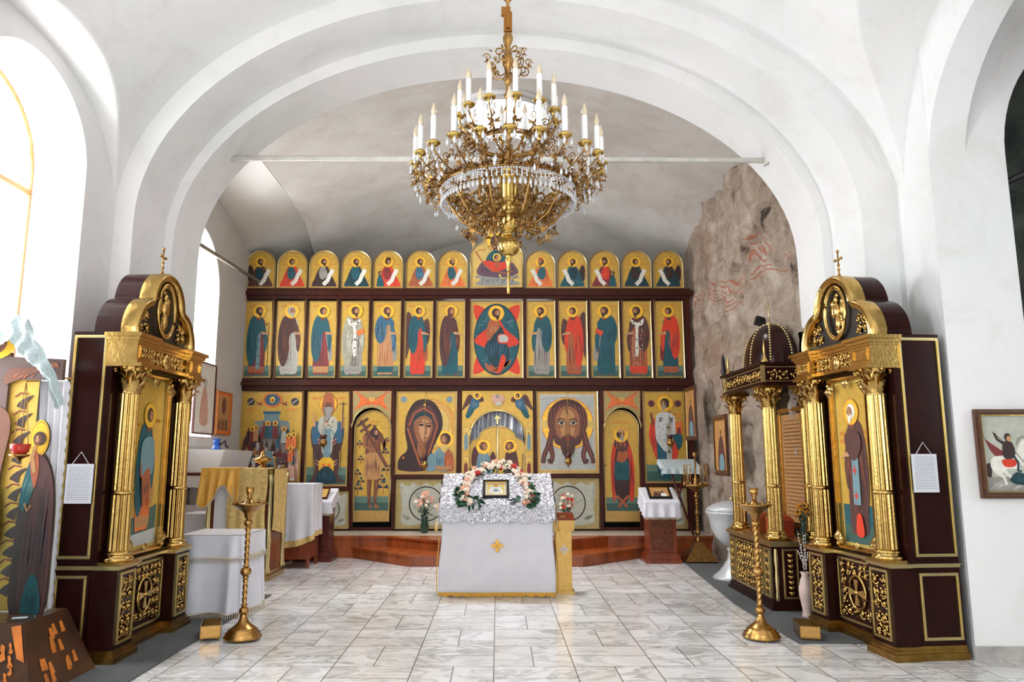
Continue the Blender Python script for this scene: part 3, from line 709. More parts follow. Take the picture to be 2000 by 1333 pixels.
def kiot(name, label, loc, rz, D, nearx, draw, Wd=1.3, near_glass=False):
    t = thing(name, label, 'icon case', loc, rz, 'gilded icon cases')
    zl = .70
    # dark body
    m = MB()
    m.box(.02, Wd-.02, .20, D, .10, 2.48)            # carcass
    m.box(0, .30, .03, .22, .10, zl-.03); m.box(Wd-.30, Wd, .03, .22, .10, zl-.03)   # pedestals
    m.box(.30, Wd-.30, .13, .22, .10, zl-.03)
    m.box(.06, Wd-.06, .16, .22, 2.3, 2.48)
    co = crest_outline(Wd/2, 2.47, 1.04)
    m.prism([(Wd/2-.56, 2.47)]+co+[(Wd/2+.56, 2.47)], .19, .40, 'y')
    m.build('body', M_kiot, t)
    # stepped gilded plinth and ledge
    m = MB(); e = .018
    for (z0, z1, g) in ((.0, .05, .035), (.05, .075, .02), (.075, .10, .008)):
        for a in ((0-g, .30+g, .03-g, .2), (Wd-.30-g, Wd+g, .03-g, .2), (.30, Wd-.30, .13-g, .2)): m.box(a[0], a[1], a[2], a[3], z0, z1)
        m.box(.02-g, Wd-.02+g, .2, D, z0, z1)
    m.build('plinth', mat('dull_gilt', (150, 116, 58), .3, 1, .3, 12), t)
    m = MB()
    for (z0, z1, g) in ((zl-.03, zl-.012, .01), (zl-.012, zl, .025)):
        for a in ((0-g, .30+g, .03-g, .2), (Wd-.30-g, Wd+g, .03-g, .2), (.30, Wd-.30, .13-g, .2)): m.box(a[0], a[1], a[2], a[3], z0, z1)
        m.box(.02-g, Wd-.02+g, .2, D, z0, z1)
    m.build('ledge', M_gold2, t)
    # carved openwork on the base
    for (a, b, y, sd, nm) in ((.035, .265, .03, 3, 'carved_strip'), (Wd-.265, Wd-.035, .03, 4, 'carved_strip'), (.33, Wd-.33, .13, 5, 'carved_panel')):
        m = MB(); panel_frame(m, a, b, .13, zl-.05, y, .02, .012); m.build('panel_trim', M_gold2, t)
        m = MB(); a2, b2 = a+.03, b-.03
        if nm == 'carved_panel':
            cx, cz = (a+b)/2, .385
            scrollwork(m, a2, b2, .16, .27, sd, .075, y); scrollwork(m, a2, b2, .50, zl-.08, sd+7, .075, y)
            scrollwork(m, a2, cx-.15, .27, .50, sd+2, .08, y, sym=False); scrollwork(m, cx+.15, b2, .27, .50, sd+2, .08, y, sym=False)
            m.tube([(cx+.12*cos(q), y-.012, cz+.135*sin(q)) for q in [2*pi*i/28 for i in range(28)]], .012, 6, True)
            for q in range(4):
                m.M = T(cx, y-.012, cz) @ RY(q*pi/2); m.prism([(-.008, .0), (.008, 0), (.032, .105), (-.032, .105)], -.012, .006, 'y')
            m.M = Matrix.Identity(4); m.ball((cx, y-.02, cz), .02, 8, 6)
        else: scrollwork(m, a2, b2, .16, zl-.08, sd, .085, y)
        m.build(nm, M_gold, t)
    # side panels framed in pale gold (both ends)
    for xs, sg in ((.02, -1), (Wd-.02, 1)):
        m = MB()
        m.M = T(xs, 0, 0) @ RZ(sg*pi/2) if sg == 1 else T(xs, 0, 0) @ RZ(-pi/2)
        lo, hi = (.25, D-.012) if sg == 1 else (-(D-.012), -.25)
        panel_frame(m, lo, hi, .75, 2.45, 0, .022, .014); panel_frame(m, lo+.01, hi-.01, .14, .63, 0, .022, .014)
        m.build('side_trim', M_gold2, t)
    # columns
    for cx in (.15, Wd-.15): column(t, (cx, .115), zl, 2.235, .079)
    # entablature
    m = MB()
    for (z0, z1, g) in ((2.235, 2.26, .012), (2.26, 2.39, .004), (2.39, 2.41, .015), (2.41, 2.44, .03), (2.44, 2.47, .05)):
        m.box(.02-g, .29+g, .02-g, .26, z0, z1); m.box(Wd-.29-g, Wd-.02+g, .02-g, .26, z0, z1); m.box(.29, Wd-.29, .08-g, .26, z0, z1)
    for cx in (.155, Wd-.155): panel_frame(m, cx-.1, cx+.1, 2.275, 2.375, .02, .014, .01)
    m.build('entablature', M_gold, t)
    m = MB(); scrollwork(m, .31, Wd-.31, 2.265, 2.385, 21, .065, .075); m.ball((Wd/2, .07, 2.32), (.07, .03, .07), 10, 6); m.build('frieze_carving', M_gold, t)
    m = MB(); scrollwork(m, .06, .25, 2.28, 2.37, 22, .05, .01, .005); m.build('block_carving', M_gold, t)
    # crest: gold moulding bands following the trefoil
    m = MB(); rows = []
    for g, y in ((-.006, .19), (-.006, .08), (.010, .06), (.024, .055), (.034, .075), (.046, .058), (.06, .07), (.068, .09), (.072, .14)):
        rows.append([(x, y, z) for x, z in [(Wd/2-.56+g, 2.47)]+crest_outline(Wd/2, 2.47, 1.04, 14, g)[1:-1]+[(Wd/2+.56-g, 2.47)]])
    k = len(rows[0])
    m.add([p for r in rows for p in r], [(i*k+j, i*k+j+1, (i+1)*k+j+1, (i+1)*k+j) for i in range(len(rows)-1) for j in range(k-1)])
    m.build('crest', M_gold, t)
    m = MB(); m.prism([(Wd/2-.5, 2.47)]+crest_outline(Wd/2, 2.47, 1.04, 14, .066)[1:-1]+[(Wd/2+.5, 2.47)], .13, .185, 'y'); m.build('crest_ground', M_black, t)
    m = MB(); cz = 2.765
    for rr, tb in ((1., .016), (.9, .008)): m.tube([(Wd/2+.165*rr*cos(q), .095, cz+.235*rr*sin(q)) for q in [2*pi*i/40 for i in range(40)]], tb, 6, True)
    m.build('medallion_ring', M_gold, t)
    m = MB(); cx = Wd/2   # small winged figure carved in relief inside the oval
    m.ball((cx, .115, cz+.12), (.028, .025, .034), 10, 8); m.ball((cx, .115, cz+.02), (.045, .03, .08), 10, 8); m.ball((cx+.01, .115, cz-.09), (.035, .025, .07), 10, 8)
    for s in (-1, 1):
        m.ball((cx+s*.07, .12, cz+.03), (.035, .015, .07), 8, 6)
        for q in range(4): leaf(m, cx+s*.03, cz-.02-.03*q, .055, (-pi/2-s*.9 if s < 0 else -pi/2+.9)+.2*q*s, .12, .3)
        leaf(m, cx+s*.06, cz+.06, .08, pi/2-s*.5, .12, .25)
    leaf(m, cx, cz-.12, .09, -pi/2, .12, .3); leaf(m, cx, cz+.13, .06, pi/2, .12, .3)
    m.build('crest_figure', M_gold, t)
    for s in (-1, 1):
        m = MB(); scrollwork(m, cx+s*.36-.09, cx+s*.36+.09, 2.53, 2.70, 31+s, .08, .125, .010, sym=False); m.build('crest_spray', M_gold, t)
    # finial cross
    m = MB(); zc = 3.065
    m.ball((cx, .16, zc), .022, 10, 8); m.tube([(cx, .16, zc), (cx, .16, zc+.26)], .008, 6)
    for q in range(4): m.ball((cx, .16, zc+.05+q*.045), (.018, .014, .014), 8, 5)
    m.tube([(cx-.045, .16, zc+.19), (cx+.045, .16, zc+.19)], .008, 6)
    for s in ((-.05, .19), (.05, .19), (0, .265)): m.ball((cx+s[0], .16, zc+s[1]), .014, 8, 5)
    m.build('finial_cross', M_brass, t)
    # inner gilt frame with corner leaves, and the painted saint
    a, b = .325, Wd-.325
    m = MB(); panel_frame(m, a, b, zl+.02, 2.2, .185, .035, .03)
    for x, s in ((a+.02, 1), (b-.02, -1)):
        for z, q in ((zl+.06, 1), (2.14, -1)):
            leaf(m, x, z, .12, pi/2*q, .14, .4); leaf(m, x, z, .09, (pi/2-s*.9)*q if q > 0 else -(pi/2-s*.9), .14, .4); m.ball((x, .14, z), .022, 8, 6)
    leaf(m, (a+b)/2, zl+.03, .07, pi/2, .14, .4); leaf(m, (a+b)/2, 2.19, .1, -pi/2, .14, .4)
    m.build('icon_frame', M_gold, t)
    w, h = b-a-.05, 2.2-zl-.07
    p = Pic(w, h, .008, .0005); p.board(False, 'rim', 'bg2', 'bg', 6); draw(p); p.build('painting', t, (a+.025, .19, zl+.045))
    return t

def draw_left(p):
    H = p.H
    p.poly([(6, 6), (94, 6), (94, 60), (6, 40)], 'dground'); p.poly([(6, 6), (94, 6), (94, 26), (6, 20)], 'lgrey')
    p.script(14, 34, H-70, 6); p.script(70, 88, H-62, 6)
    saint(p, 50, 24, H-60, 1, 'orange', 'teal', 'tan', None, 'hair', lining='tan', sc=.95)
    p.blob([(34, H-90), (66, H-86), (70, H-130), (48, H-140), (32, H-130)], 'lblue'); p.blob([(34, H-140), (60, H-128), (64, H-190), (58, 70), (44, 60), (34, 120)], 'rust'); p.fold(36, 60, 70, H-140, 'brown', 6, .02, 2.5); p.fold(36, 62, 80, H-140, 'tan', 4, .02, 1.5)
def draw_right(p):
    H = p.H
    p.poly([(6, 6), (94, 6), (94, 66), (6, 66)], 'teal'); p.poly([(6, 6), (94, 6), (94, 34), (6, 34)], 'dground')
    p.script(66, 90, H-90, 8, 'orange', 2); p.script(10, 24, H-90, 8, 'orange', 2)
    saint(p, 50, 20, H-52, -1, 'brown', 'brown', None, 'white', 'white', scarf=None, sc=.95)
    p.poly([(40, 66), (60, 66), (60, H-120), (42, H-120)], 'lblue')
    for z in (80, 120, 160): p.rect(47, z-7, 50, z+7, 'red'); p.rect(43, z-1.5, 54, z+1.5, 'red')
    p.blob([(30, H-86), (66, H-86), (70, H-110), (50, H-130), (30, H-112)], 'brown'); p.blob([(44, 20), (64, 20), (60, 50), (48, 50)], 'red')
kl = kiot('gilded_icon_case', 'tall gilded icon case at the left pier with a saint in orange and blue robes', (-2.80, 5.72, 0), pi/2, .52, 0, draw_left)
kr = kiot('gilded_icon_case', 'tall gilded icon case at the right pier with a monk in brown habit', (2.83, 7.05, 0), radians(-84.5), .60, 1.3, draw_right, 1.24)

# notices hung on the case sides
def notice(label, loc, rz, w=.19, h=.30, rows=17):
    t = thing('notice_sheet', label, 'notice', loc, rz, 'notices hung on the icon cases')
    m = MB(); m.box(-w/2, w/2, -.004, 0, 0, h); m.build('sheet', M_paper, t)
    R = random.Random(5); m = MB()
    for i in range(rows):
        z = h-.022-i*(h-.04)/rows; x = -w/2+.02
        while x < w/2-.025:
            q = R.uniform(.008, .024); m.box(x, min(x+q, w/2-.02), -.0048, -.004, z-.004, z); x += q+.005
    m.build('printed_lines', M_ink, t)
    m = MB(); m.tube([(-w*.3, -.003, h), (0, -.003, h+.09), (w*.3, -.003, h)], .003, 5); m.build('string', M_cloth, t)
    return t
notice('white printed notice hung by a string on the left icon case', at(154, 984, 5.72)+Vector((0, -.02, 0)), 0, .205, .295)
kx = at(1806, 962, 5.80); notice('white printed notice hung by a string on the right icon case', (kx.x, kx.y-.028, kx.z), radians(5.5), .205, .29)

# ------------------------------------------------------------------ icon screen
YI = 12.45
def zy(y, Y=YI): return at(972, y, Y).z
def xs_(x, yref, Y=YI): return at(x, yref, Y).x
ZP = .32
def bx(m, x0, x1, y0, y1, yr=None, d0=.03, d1=.14, Y=YI):
    """beam from picture-measured edges at the screen's plane"""
    yr = yr or (y0+y1)/2
    m.box(xs_(x0, yr, Y), xs_(x1, yr, Y), Y-d0, Y+d1, zy(y1, Y), zy(y0, Y))
scr = thing('icon_screen', 'dark wooden icon screen across the chancel holding three tiers of icons', 'icon screen', (0, 0, 0))
m = MB(); bx(m, 468, 1348, 565, 585); bx(m, 464, 1351, 570, 578, d0=.08, d1=.03); m.build('upper_beam', M_screen, scr)
m = MB(); bx(m, 460, 1352, 742, 763); bx(m, 457, 1354, 747, 754, d0=.09, d1=.03); m.build('middle_beam', M_screen, scr)
m = MB(); m.box(xs_(455, 1000), xs_(1352, 1000), YI+.02, YI+.14, ZP, ZP+.05); m.build('bottom_rail', M_screen, scr)
def post(name, xa, xb, ya, yb):   # slightly spreading verticals
    m = MB()
    for z0, z1, A, B in ((zy(yb), zy(ya), xa, xb),):
        a0, a1 = xs_(A[0], ya), xs_(A[1], ya); b0, b1 = xs_(B[0], yb), xs_(B[1], yb)
        m.frus((b0, b1, YI-.02, YI+.10), (a0, a1, YI-.02, YI+.10), z0, z1)
    m.build(name, M_screen, scr)
post('post', (468, 482), (458, 474), 585, 742); post('post', (1334, 1346), (1342, 1352), 585, 742)
post('post', (458, 470), (452, 462), 763, 1036); post('post', (1341, 1353), (1344, 1357), 763, 1036)
T2 = [476+62.6*i for i in range(7)]+[918]+[1028+62.6*i for i in range(5)]
T2w = [57]*7+[104]+[57]*5
for i, x in enumerate(T2[:-1]):
    a = x+T2w[i]; b = T2[i+1]; post('mullion', (a-.5, b+.5), (a-.5, b+.5), 585, 742)
LOW = [(591, 596), (682, 689), (765, 772), (893, 901), (1042, 1048), (1169, 1178), (1250, 1257)]
for a, b in LOW: post('mullion', (a, b), (a-1 if a < 972 else a+1, b-1 if a < 972 else b+1), 763, 1036)
m = MB(); bx(m, 596, 684, 951, 958); m.build('rail', M_screen, scr)
for (a, b, y) in ((772, 893, 928), (1048, 1169, 926)):
    m = MB(); bx(m, a, b, y, y+7); m.build('rail', M_screen, scr)
m = MB(); bx(m, 1257, 1342, 945, 952); m.build('rail', M_screen, scr)
m = MB(); bx(m, 468, 591, 944, 951); m.build('rail', M_screen, scr)
m = MB(); bx(m, 468, 591, 951, 1030, d0=-.04, d1=.06); m.build('lower_panel', mat('paint_sand', (170, 156, 120), .6), scr)

def place(name, x0, x1, y0, y1, label, cat, group, draw, arch=False, bw=5, gap=0, rim=M_gold2, shape=None, border='rim', bg='bg', rimw=.018):
    yr = (y0+y1)/2; X0, X1 = xs_(x0, yr), xs_(x1, yr); Z0, Z1 = zy(y1), zy(y0); w, h = X1-X0, Z1-Z0
    t = thing(name, label, cat, (X0, YI-.012, Z0), 0, group)
    p = Pic(w, h, .03, .0004); p.board(arch, 'edge', border, bg, bw, shape); draw(p); p.build('painted_board', t)
    if not shape: icon_rim(w, h, rimw, arch).build('rim', M_gold2, t)
    return t
TIER2 = [
 ('bishop in green cope holding a crozier', dict(f=1, under='wine', cloak='teal', hem='rust', panel='lblue', hold='staff', sc=.92)),
 ('old monk in brown cloak over pale habit', dict(f=1, under='lgrey', cloak='brown', hem='lgrey', beard='lgrey', hair='lgrey', panel=None)),
 ('young saint in teal cloak over wine tunic', dict(f=1, under='wine', cloak='teal', hem='tan', beard=None, lining='grey', sc=.9, cl=.92)),
 ('bishop in white patterned vestments with long dark beard', dict(f=1, under='grey', cloak='pattern', hem='grey', scarf='white', book='orange', beard='brown')),
 ('apostle in blue tunic and orange wrap', dict(f=1, under='tan', cloak='blue', hem='teal', beard='brown', hair='brown', lining='grey', cl=.55, sc=.95)),
 ('winged archangel in teal over red', dict(f=1, under='red', cloak='teal', hem='red', beard=None, wings='brown', lining='rust', cl=.75, sc=.82)),
 ('veiled woman in dark brown over teal', dict(f=1, under='teal', cloak='brown', hem='teal', beard=None, veil='brown', sc=.9)),
 None,
 ('bowed man with long hair in teal cloak over grey', dict(f=-1, under='grey', cloak='teal', hem='grey', beard='brown', sc=.9, cl=.72)),
 ('winged archangel in bright red robe', dict(f=-1, under='rust', cloak='red', hem='rust', beard=None, wings='brown', sc=.85)),
 ('apostle in teal with grey wrap holding a red book', dict(f=-1, under='teal', cloak='teal', hem='teal', beard='hair', lining='grey', book='red', cl=.6)),
 ('bishop in checked robe with white stole', dict(f=-1, under='rust', cloak='brown', hem='red', scarf='white', beard='hair', cl=.7)),
 ('young saint in teal with red cloak', dict(f=-1, under='teal', cloak='red', hem='rust', beard=None, lining='wine', sc=.85, cl=.85)),
]
for i, it in enumerate(TIER2):
    x = T2[i]
    if it is None: continue
    nm, kw = it
    def dr(p, kw=kw, i=i):
        H = p.H; p.rect(5, 5, 95, 44, 'dground'); p.rect(5, 26, 95, 44, 'ground')
        (p.script(12, 34, H-22, 7, 'orange') if kw['f'] > 0 else p.script(64, 90, H-22, 7, 'orange'))
        saint(p, 48 if kw['f'] > 0 else 52, 12, H-26, **kw)
        if i == 3 or i == 11:
            R = random.Random(i)
            p.off += p.step
            for k in range(60): a, b = R.uniform(30, 68), R.uniform(40, H*.72); p.poly([(a-1.6, b), (a, b-1.6), (a+1.6, b), (a, b+1.6)], 'dbrown' if i == 3 else 'white', False)
    place('icon', x, x+T2w[i], 588, 740, 'tall middle-tier icon, '+nm, 'icon', 'standing saints in the middle tier', dr, bw=7)
def christ_throne(p):
    H = p.H
    for s in ((7, 9), (93, 9), (7, H-9), (93, H-9)):
        cx = 50; cy = H/2; dx = 1 if s[0] < 50 else -1; dy = 1 if s[1] < H/2 else -1
        p.blob([s, (s[0]+dx*20, s[1]+dy*6), (s[0]+dx*34, s[1]+dy*20), (s[0]+dx*20, s[1]+dy*36), (s[0]+dx*5, s[1]+dy*30)], 'red')
    p.ell(50, H/2, 43, H*.46, 'dteal', 48); p.ell(50, H/2, 41, H*.44, 'teal', 48)
    R = random.Random(3)
    p.off += p.step
    for k in range(70):
        a = R.uniform(0, 2*pi); r = R.uniform(.5, .95); x = 50+39*r*cos(a); y = H/2+H*.42*r*sin(a)
        p.line([(x-4, y), (x, y+2.4), (x+4, y)], .9, R.choice(['blue', 'dteal', 'lblue']), False)
    p.blob([(50, H-20), (63, H*.66), (93, H*.46), (66, H*.36), (56, 14), (50, 10), (40, 18), (34, H*.36), (7, H*.48), (38, H*.68)], 'red', 3)
    p.blob([(36, H*.62), (50, H*.72), (62, H*.62), (66, H*.5), (74, H*.34), (70, H*.2), (52, H*.12), (38, H*.2), (28, H*.38), (34, H*.5)], 'dteal'); p.fold(32, 68, H*.2, H*.6, 'blue', 9, .05, 1.4)
    p.blob([(30, H*.58), (38, H*.76), (50, H*.78), (56, H*.66), (44, H*.56), (36, H*.48)], 'rust'); p.fold(34, 50, H*.54, H*.72, 'tan', 5, .2, 1.2)
    p.blob([(52, H*.55), (62, H*.57), (74, H*.54), (73, H*.45), (62, H*.44), (53, H*.46)], 'red'); p.blob([(54, H*.54), (63, H*.56), (71, H*.53), (70, H*.47), (62, H*.46), (55, H*.47)], 'lgrey')
    p.blob([(28, H*.2), (44, H*.14), (72, H*.17), (76, H*.24), (60, H*.10), (36, H*.09)], 'rust'); p.blob([(60, H*.30), (67, H*.24), (58, H*.08), (52, H*.1)], 'red')
    head(p, 50, H*.835, 7.2, 1, 'hair', 'hair')
place('icon', 918, 1022, 588, 740, 'large central icon of the middle tier with an enthroned figure in a teal oval', 'icon', None, christ_throne, bw=6)

def prophet(p, robe, cl, f=1, hatc=None, beard='hair', wing=False, sc='low', second=False):
    H = p.H
    p.script(14, 34, H*.62, 5, 'orange'); p.script(70, 88, H*.62, 5, 'orange')
    X = (lambda x: 50+(x-50)*f)
    if wing: p.blob([(X(12), H*.2), (X(8), H*.5), (X(16), H*.62), (X(26), H*.5), (X(30), H*.3)], 'dbrown')
    p.blob([(X(14), 6), (X(20), H*.28), (X(32), H*.52), (X(46), H*.64), (X(60), H*.58), (X(70), H*.40), (X(84), H*.2), (X(86), 6)], robe)
    p.fold(26, 76, 8, H*.5, SH.get(robe, 'dbrown'), 7, .08, 1.6); p.fold(26, 72, 10, H*.45, HL.get(robe, 'tan'), 5, -.08, 1.)
    p.blob([(X(34), H*.5), (X(44), H*.6), (X(56), H*.5), (X(60), H*.34), (X(44), H*.24), (X(34), H*.34)], cl); p.fold(38, 56, H*.28, H*.5, HL.get(cl, 'tan'), 3, .1, 1.2)
    p.line([(X(48), 14), (X(62), H*.22), (X(68), H*.36), (X(78), H*.5)], 13, 'white')
    p.off += p.step
    for k in range(5):
        t = k/5; p.line([(X(lerp(50, 72, t)-4), lerp(20, H*.46, t)), (X(lerp(50, 72, t)+5), lerp(20, H*.46, t)-2)], 1.0, 'grey', False)
    if second: p.blob([(X(14), 6), (X(16), H*.3), (X(24), H*.36), (X(34), H*.2), (X(34), 6)], 'teal'); head(p, X(24), H*.40, 6, f, halo=False)
    head(p, X(49), H*.70, 8.6, f, 'hair' if beard != 'lgrey' else 'grey', beard, hatc)
T1 = [(480, 540), (542, 602), (604, 664), (667, 727), (729, 789), (792, 852), (855, 914), (1026, 1085), (1088, 1147), (1150, 1210), (1213, 1272), (1275, 1334)]
PR = [('wine and dark robe with a wing behind', dict(robe='brown', cl='dteal', wing=True)), ('red cloak over teal, beardless', dict(robe='red', cl='teal', beard=None)), ('black cloak and long beard', dict(robe='dbrown', cl='grey')),
 ('dark teal robe and curved scroll', dict(robe='dteal', cl='teal')), ('red robe, dark round hat and a small blue figure', dict(robe='red', cl='wine', hatc='dbrown', second=True, beard=None)), ('ochre brown robe over blue', dict(robe='rust', cl='blue', beard='brown')),
 ('orange cloak over teal with pale hair', dict(robe='orange', cl='teal', hatc='tan', beard='brown')), ('orange cloak facing left with unrolled scroll', dict(robe='orange', cl='teal', f=-1, hatc='rust', beard='brown')),
 ('teal robe carrying a bundle, facing left', dict(robe='teal', cl='dteal', f=-1, wing=True)), ('red cloak beside a small dark figure', dict(robe='wine', cl='red', f=-1, second=True, hatc='hair')), ('dark teal robe with long scroll, beardless', dict(robe='dteal', cl='dbrown', f=1, beard=None)), ('dark robe in shade at the stone wall', dict(robe='dteal', cl='dbrown', f=-1, beard='hair', wing=True))]
ORD = ['first', 'second', 'third', 'fourth', 'fifth', 'sixth', 'seventh', 'eighth', 'ninth', 'tenth', 'eleventh', 'twelfth']
for i, (a, b) in enumerate(T1):
    nm, kw = PR[i]
    t = place('arched_icon', a, b, 490, 565, 'small arched top icon, '+nm, 'icon', 'arched half-length icons on top of the screen', lambda p, kw=kw: prophet(p, **kw), arch=True, bw=8, rimw=.022)
# centre icon of the top tier with stepped round head
def shp(i):
    w = 100-2*i; P = [(i, i), (100-i, i)]
    H0 = 62; n = 10
    for j in range(n+1): a = lerp(0, 1.35, j/n); P.append((100-i-24+(24)*cos(a), H0+24*sin(a)))
    r = 27-i*.5
    for j in range(2*n+1): a = lerp(.25, pi-.25, j/(2*n)); P.append((50+r*cos(a), 84-i*.5+r*sin(a)))
    for j in range(n+1): a = lerp(pi-1.35, pi, j/n); P.append((i+24+24*cos(a), H0+24*sin(a)))
    return P
def spring(p):
    p.blob([(10, 8), (50, 5), (90, 8), (92, 12), (80, 18), (92, 22), (70, 30), (30, 30), (8, 22), (20, 18)], 'grey'); p.fold(20, 80, 8, 28, 'blue', 9, .3, 1.5)
    p.blob([(14, 28), (18, 46), (30, 54), (70, 54), (84, 44), (88, 28), (50, 22)], 'purple'); p.fold(18, 84, 28, 48, 'dbrown', 8, 0, 1.6)
    p.blob([(28, 40), (32, 62), (44, 74), (58, 74), (70, 60), (72, 40), (50, 32)], 'teal'); p.fold(32, 68, 40, 68, 'dteal', 6, 0, 1.6)
    p.blob([(24, 50), (34, 38), (50, 33), (66, 38), (76, 50), (66, 52), (50, 50), (34, 54)], 'red')
    p.line([(10, 72), (24, 50), (40, 34), (66, 30), (80, 34)], 2.4, 'rust')
    p.ell(50, 60, 7.5, 7.5, 'halo'); head(p, 50, 60, 4.2, 1, 'hair', None, halo=False)
    p.line([(50, 54), (50, 40)], 7, 'rust')
    head(p, 49, 92, 8.5, 1, 'brown', None, veil='brown')
    p.script(16, 30, 72, 4, 'ink')
X0, X1 = xs_(918, 530), xs_(1023, 530); Z0 = zy(565)
t = thing('arched_icon', 'tallest top-tier icon behind the chandelier pendant, mother and child over a fountain', 'icon', (X0, YI-.012, Z0))
p = Pic(X1-X0, zy(450)-Z0, .03, .0004); p.board(False, 'edge', 'rim', 'bg2', 5, shp); spring(p); p.build('painted_board', t)
m = MB(); k = (X1-X0)/100; P = [(q[0]*k, -.005, q[1]*k) for q in shp(1.5)]; m.tube(P, .012, 6, True); m.build('rim', M_gold2, t)

# lower tier ------------------------------------------------------
def feast(p):
    H = p.H; R = random.Random(11)
    p.poly([(20, H*.42), (24, H*.66), (38, H*.68), (38, H*.75), (62, H*.75), (62, H*.68), (78, H*.66), (82, H*.42)], 'lblue')
    for x in (26, 34, 50, 66, 74): p.rect(x-3, H*.44, x+3, H*.62, 'grey'); p.ell(x, H*.62, 3, 3, 'grey')
    for k in range(9): p.ell(38+k*3, H*.76, 2.2, 2.4, 'blue')
    p.blob([(10, 6), (8, H*.3), (20, H*.46), (44, H*.52), (70, H*.5), (90, H*.4), (92, 6)], 'grey')
    p.blob([(6, 6), (6, H*.44), (20, H*.54), (30, H*.4), (26, 6)], 'brown'); p.blob([(60, 6), (66, H*.26), (80, H*.34), (93, H*.3), (94, 6)], 'pink')
    p.ell(50, H*.90, 12, 9, 'blue'); p.ring(50, H*.90, 12, 15, 'orange', 0, 2*pi, 30, .8); p.ell(50, H*.90, 4, 5, 'halo'); p.ell(50, H*.895, 2, 2.6, 'dskin')
    for x in (16, 86): p.ell(x, H*.88, 6, 6, 'navy'); p.ell(x, H*.88, 3, 4, 'brown'); p.line([(x-4, H*.88-3), (x+4, H*.88+3)], 1.4, 'lgrey')
    for x in (30, 70): p.line([(x-5, H*.87), (x+4, H*.84)], 1.6, 'navy'); p.line([(x-3, H*.84), (x+4, H*.88)], 1.6, 'red')
    cols = ['wine', 'brown', 'teal', 'grey', 'rust', 'lgrey', 'blue', 'dbrown', 'orange', 'tan', 'purple', 'white']
    def fig(x, y, s, c, hl):
        p.off += p.step
        p.poly([(x-s*.34, y), (x+s*.34, y), (x+s*.3, y+s*1.3), (x, y+s*1.62), (x-s*.3, y+s*1.3)], c, False); p.off += p.step*.5
        if hl: p.poly([(x+s*.33*cos(a*pi/4), y+s*1.8+s*.33*sin(a*pi/4)) for a in range(8)], 'halo', False); p.off += p.step*.5
        p.poly([(x+s*.17*cos(a*pi/4), y+s*1.78+s*.22*sin(a*pi/4)) for a in range(8)], 'dskin', False)
        p.line([(x+s*.1, y+s*.2), (x-s*.05, y+s*1.2)], s*.07, SH.get(c, 'dbrown'), False)
    for row in range(9):
        y = H*.46-row*H*.052; n = 8+row % 3
        for k in range(n):
            x = 10+80*(k+.5)/n+R.uniform(-2, 2)
            if 36 < x < 64 and row < 2: continue
            fig(x, y+R.uniform(-3, 3), R.uniform(7, 10), R.choice(cols), False)
    for x, c in ((40, 'wine'), (46, 'teal'), (52, 'blue'), (58, 'wine')): fig(x, H*.48, 13, c, x in (46, 58))
    for x, y, c in ((22, .5, 'wine'), (28, .52, 'tan'), (72, .5, 'lgrey'), (80, .42, 'orange'), (88, .43, 'orange'), (84, .26, 'orange')): fig(x, H*y*.86, 12, c, True)
    p.poly([(40, H*.34), (62, H*.34), (60, H*.2), (44, H*.2)], 'lblue'); p.poly([(76, 8), (82, H*.2), (90, H*.18), (92, 8)], 'pink')
    p.script(10, 24, H*.78, 4, 'orange'); p.script(76, 92, H*.78, 4, 'orange')
place('icon', 468, 591, 764, 944, 'large lower icon crowded with small figures before a blue palace, at the screen end', 'icon', None, feast, bw=4)
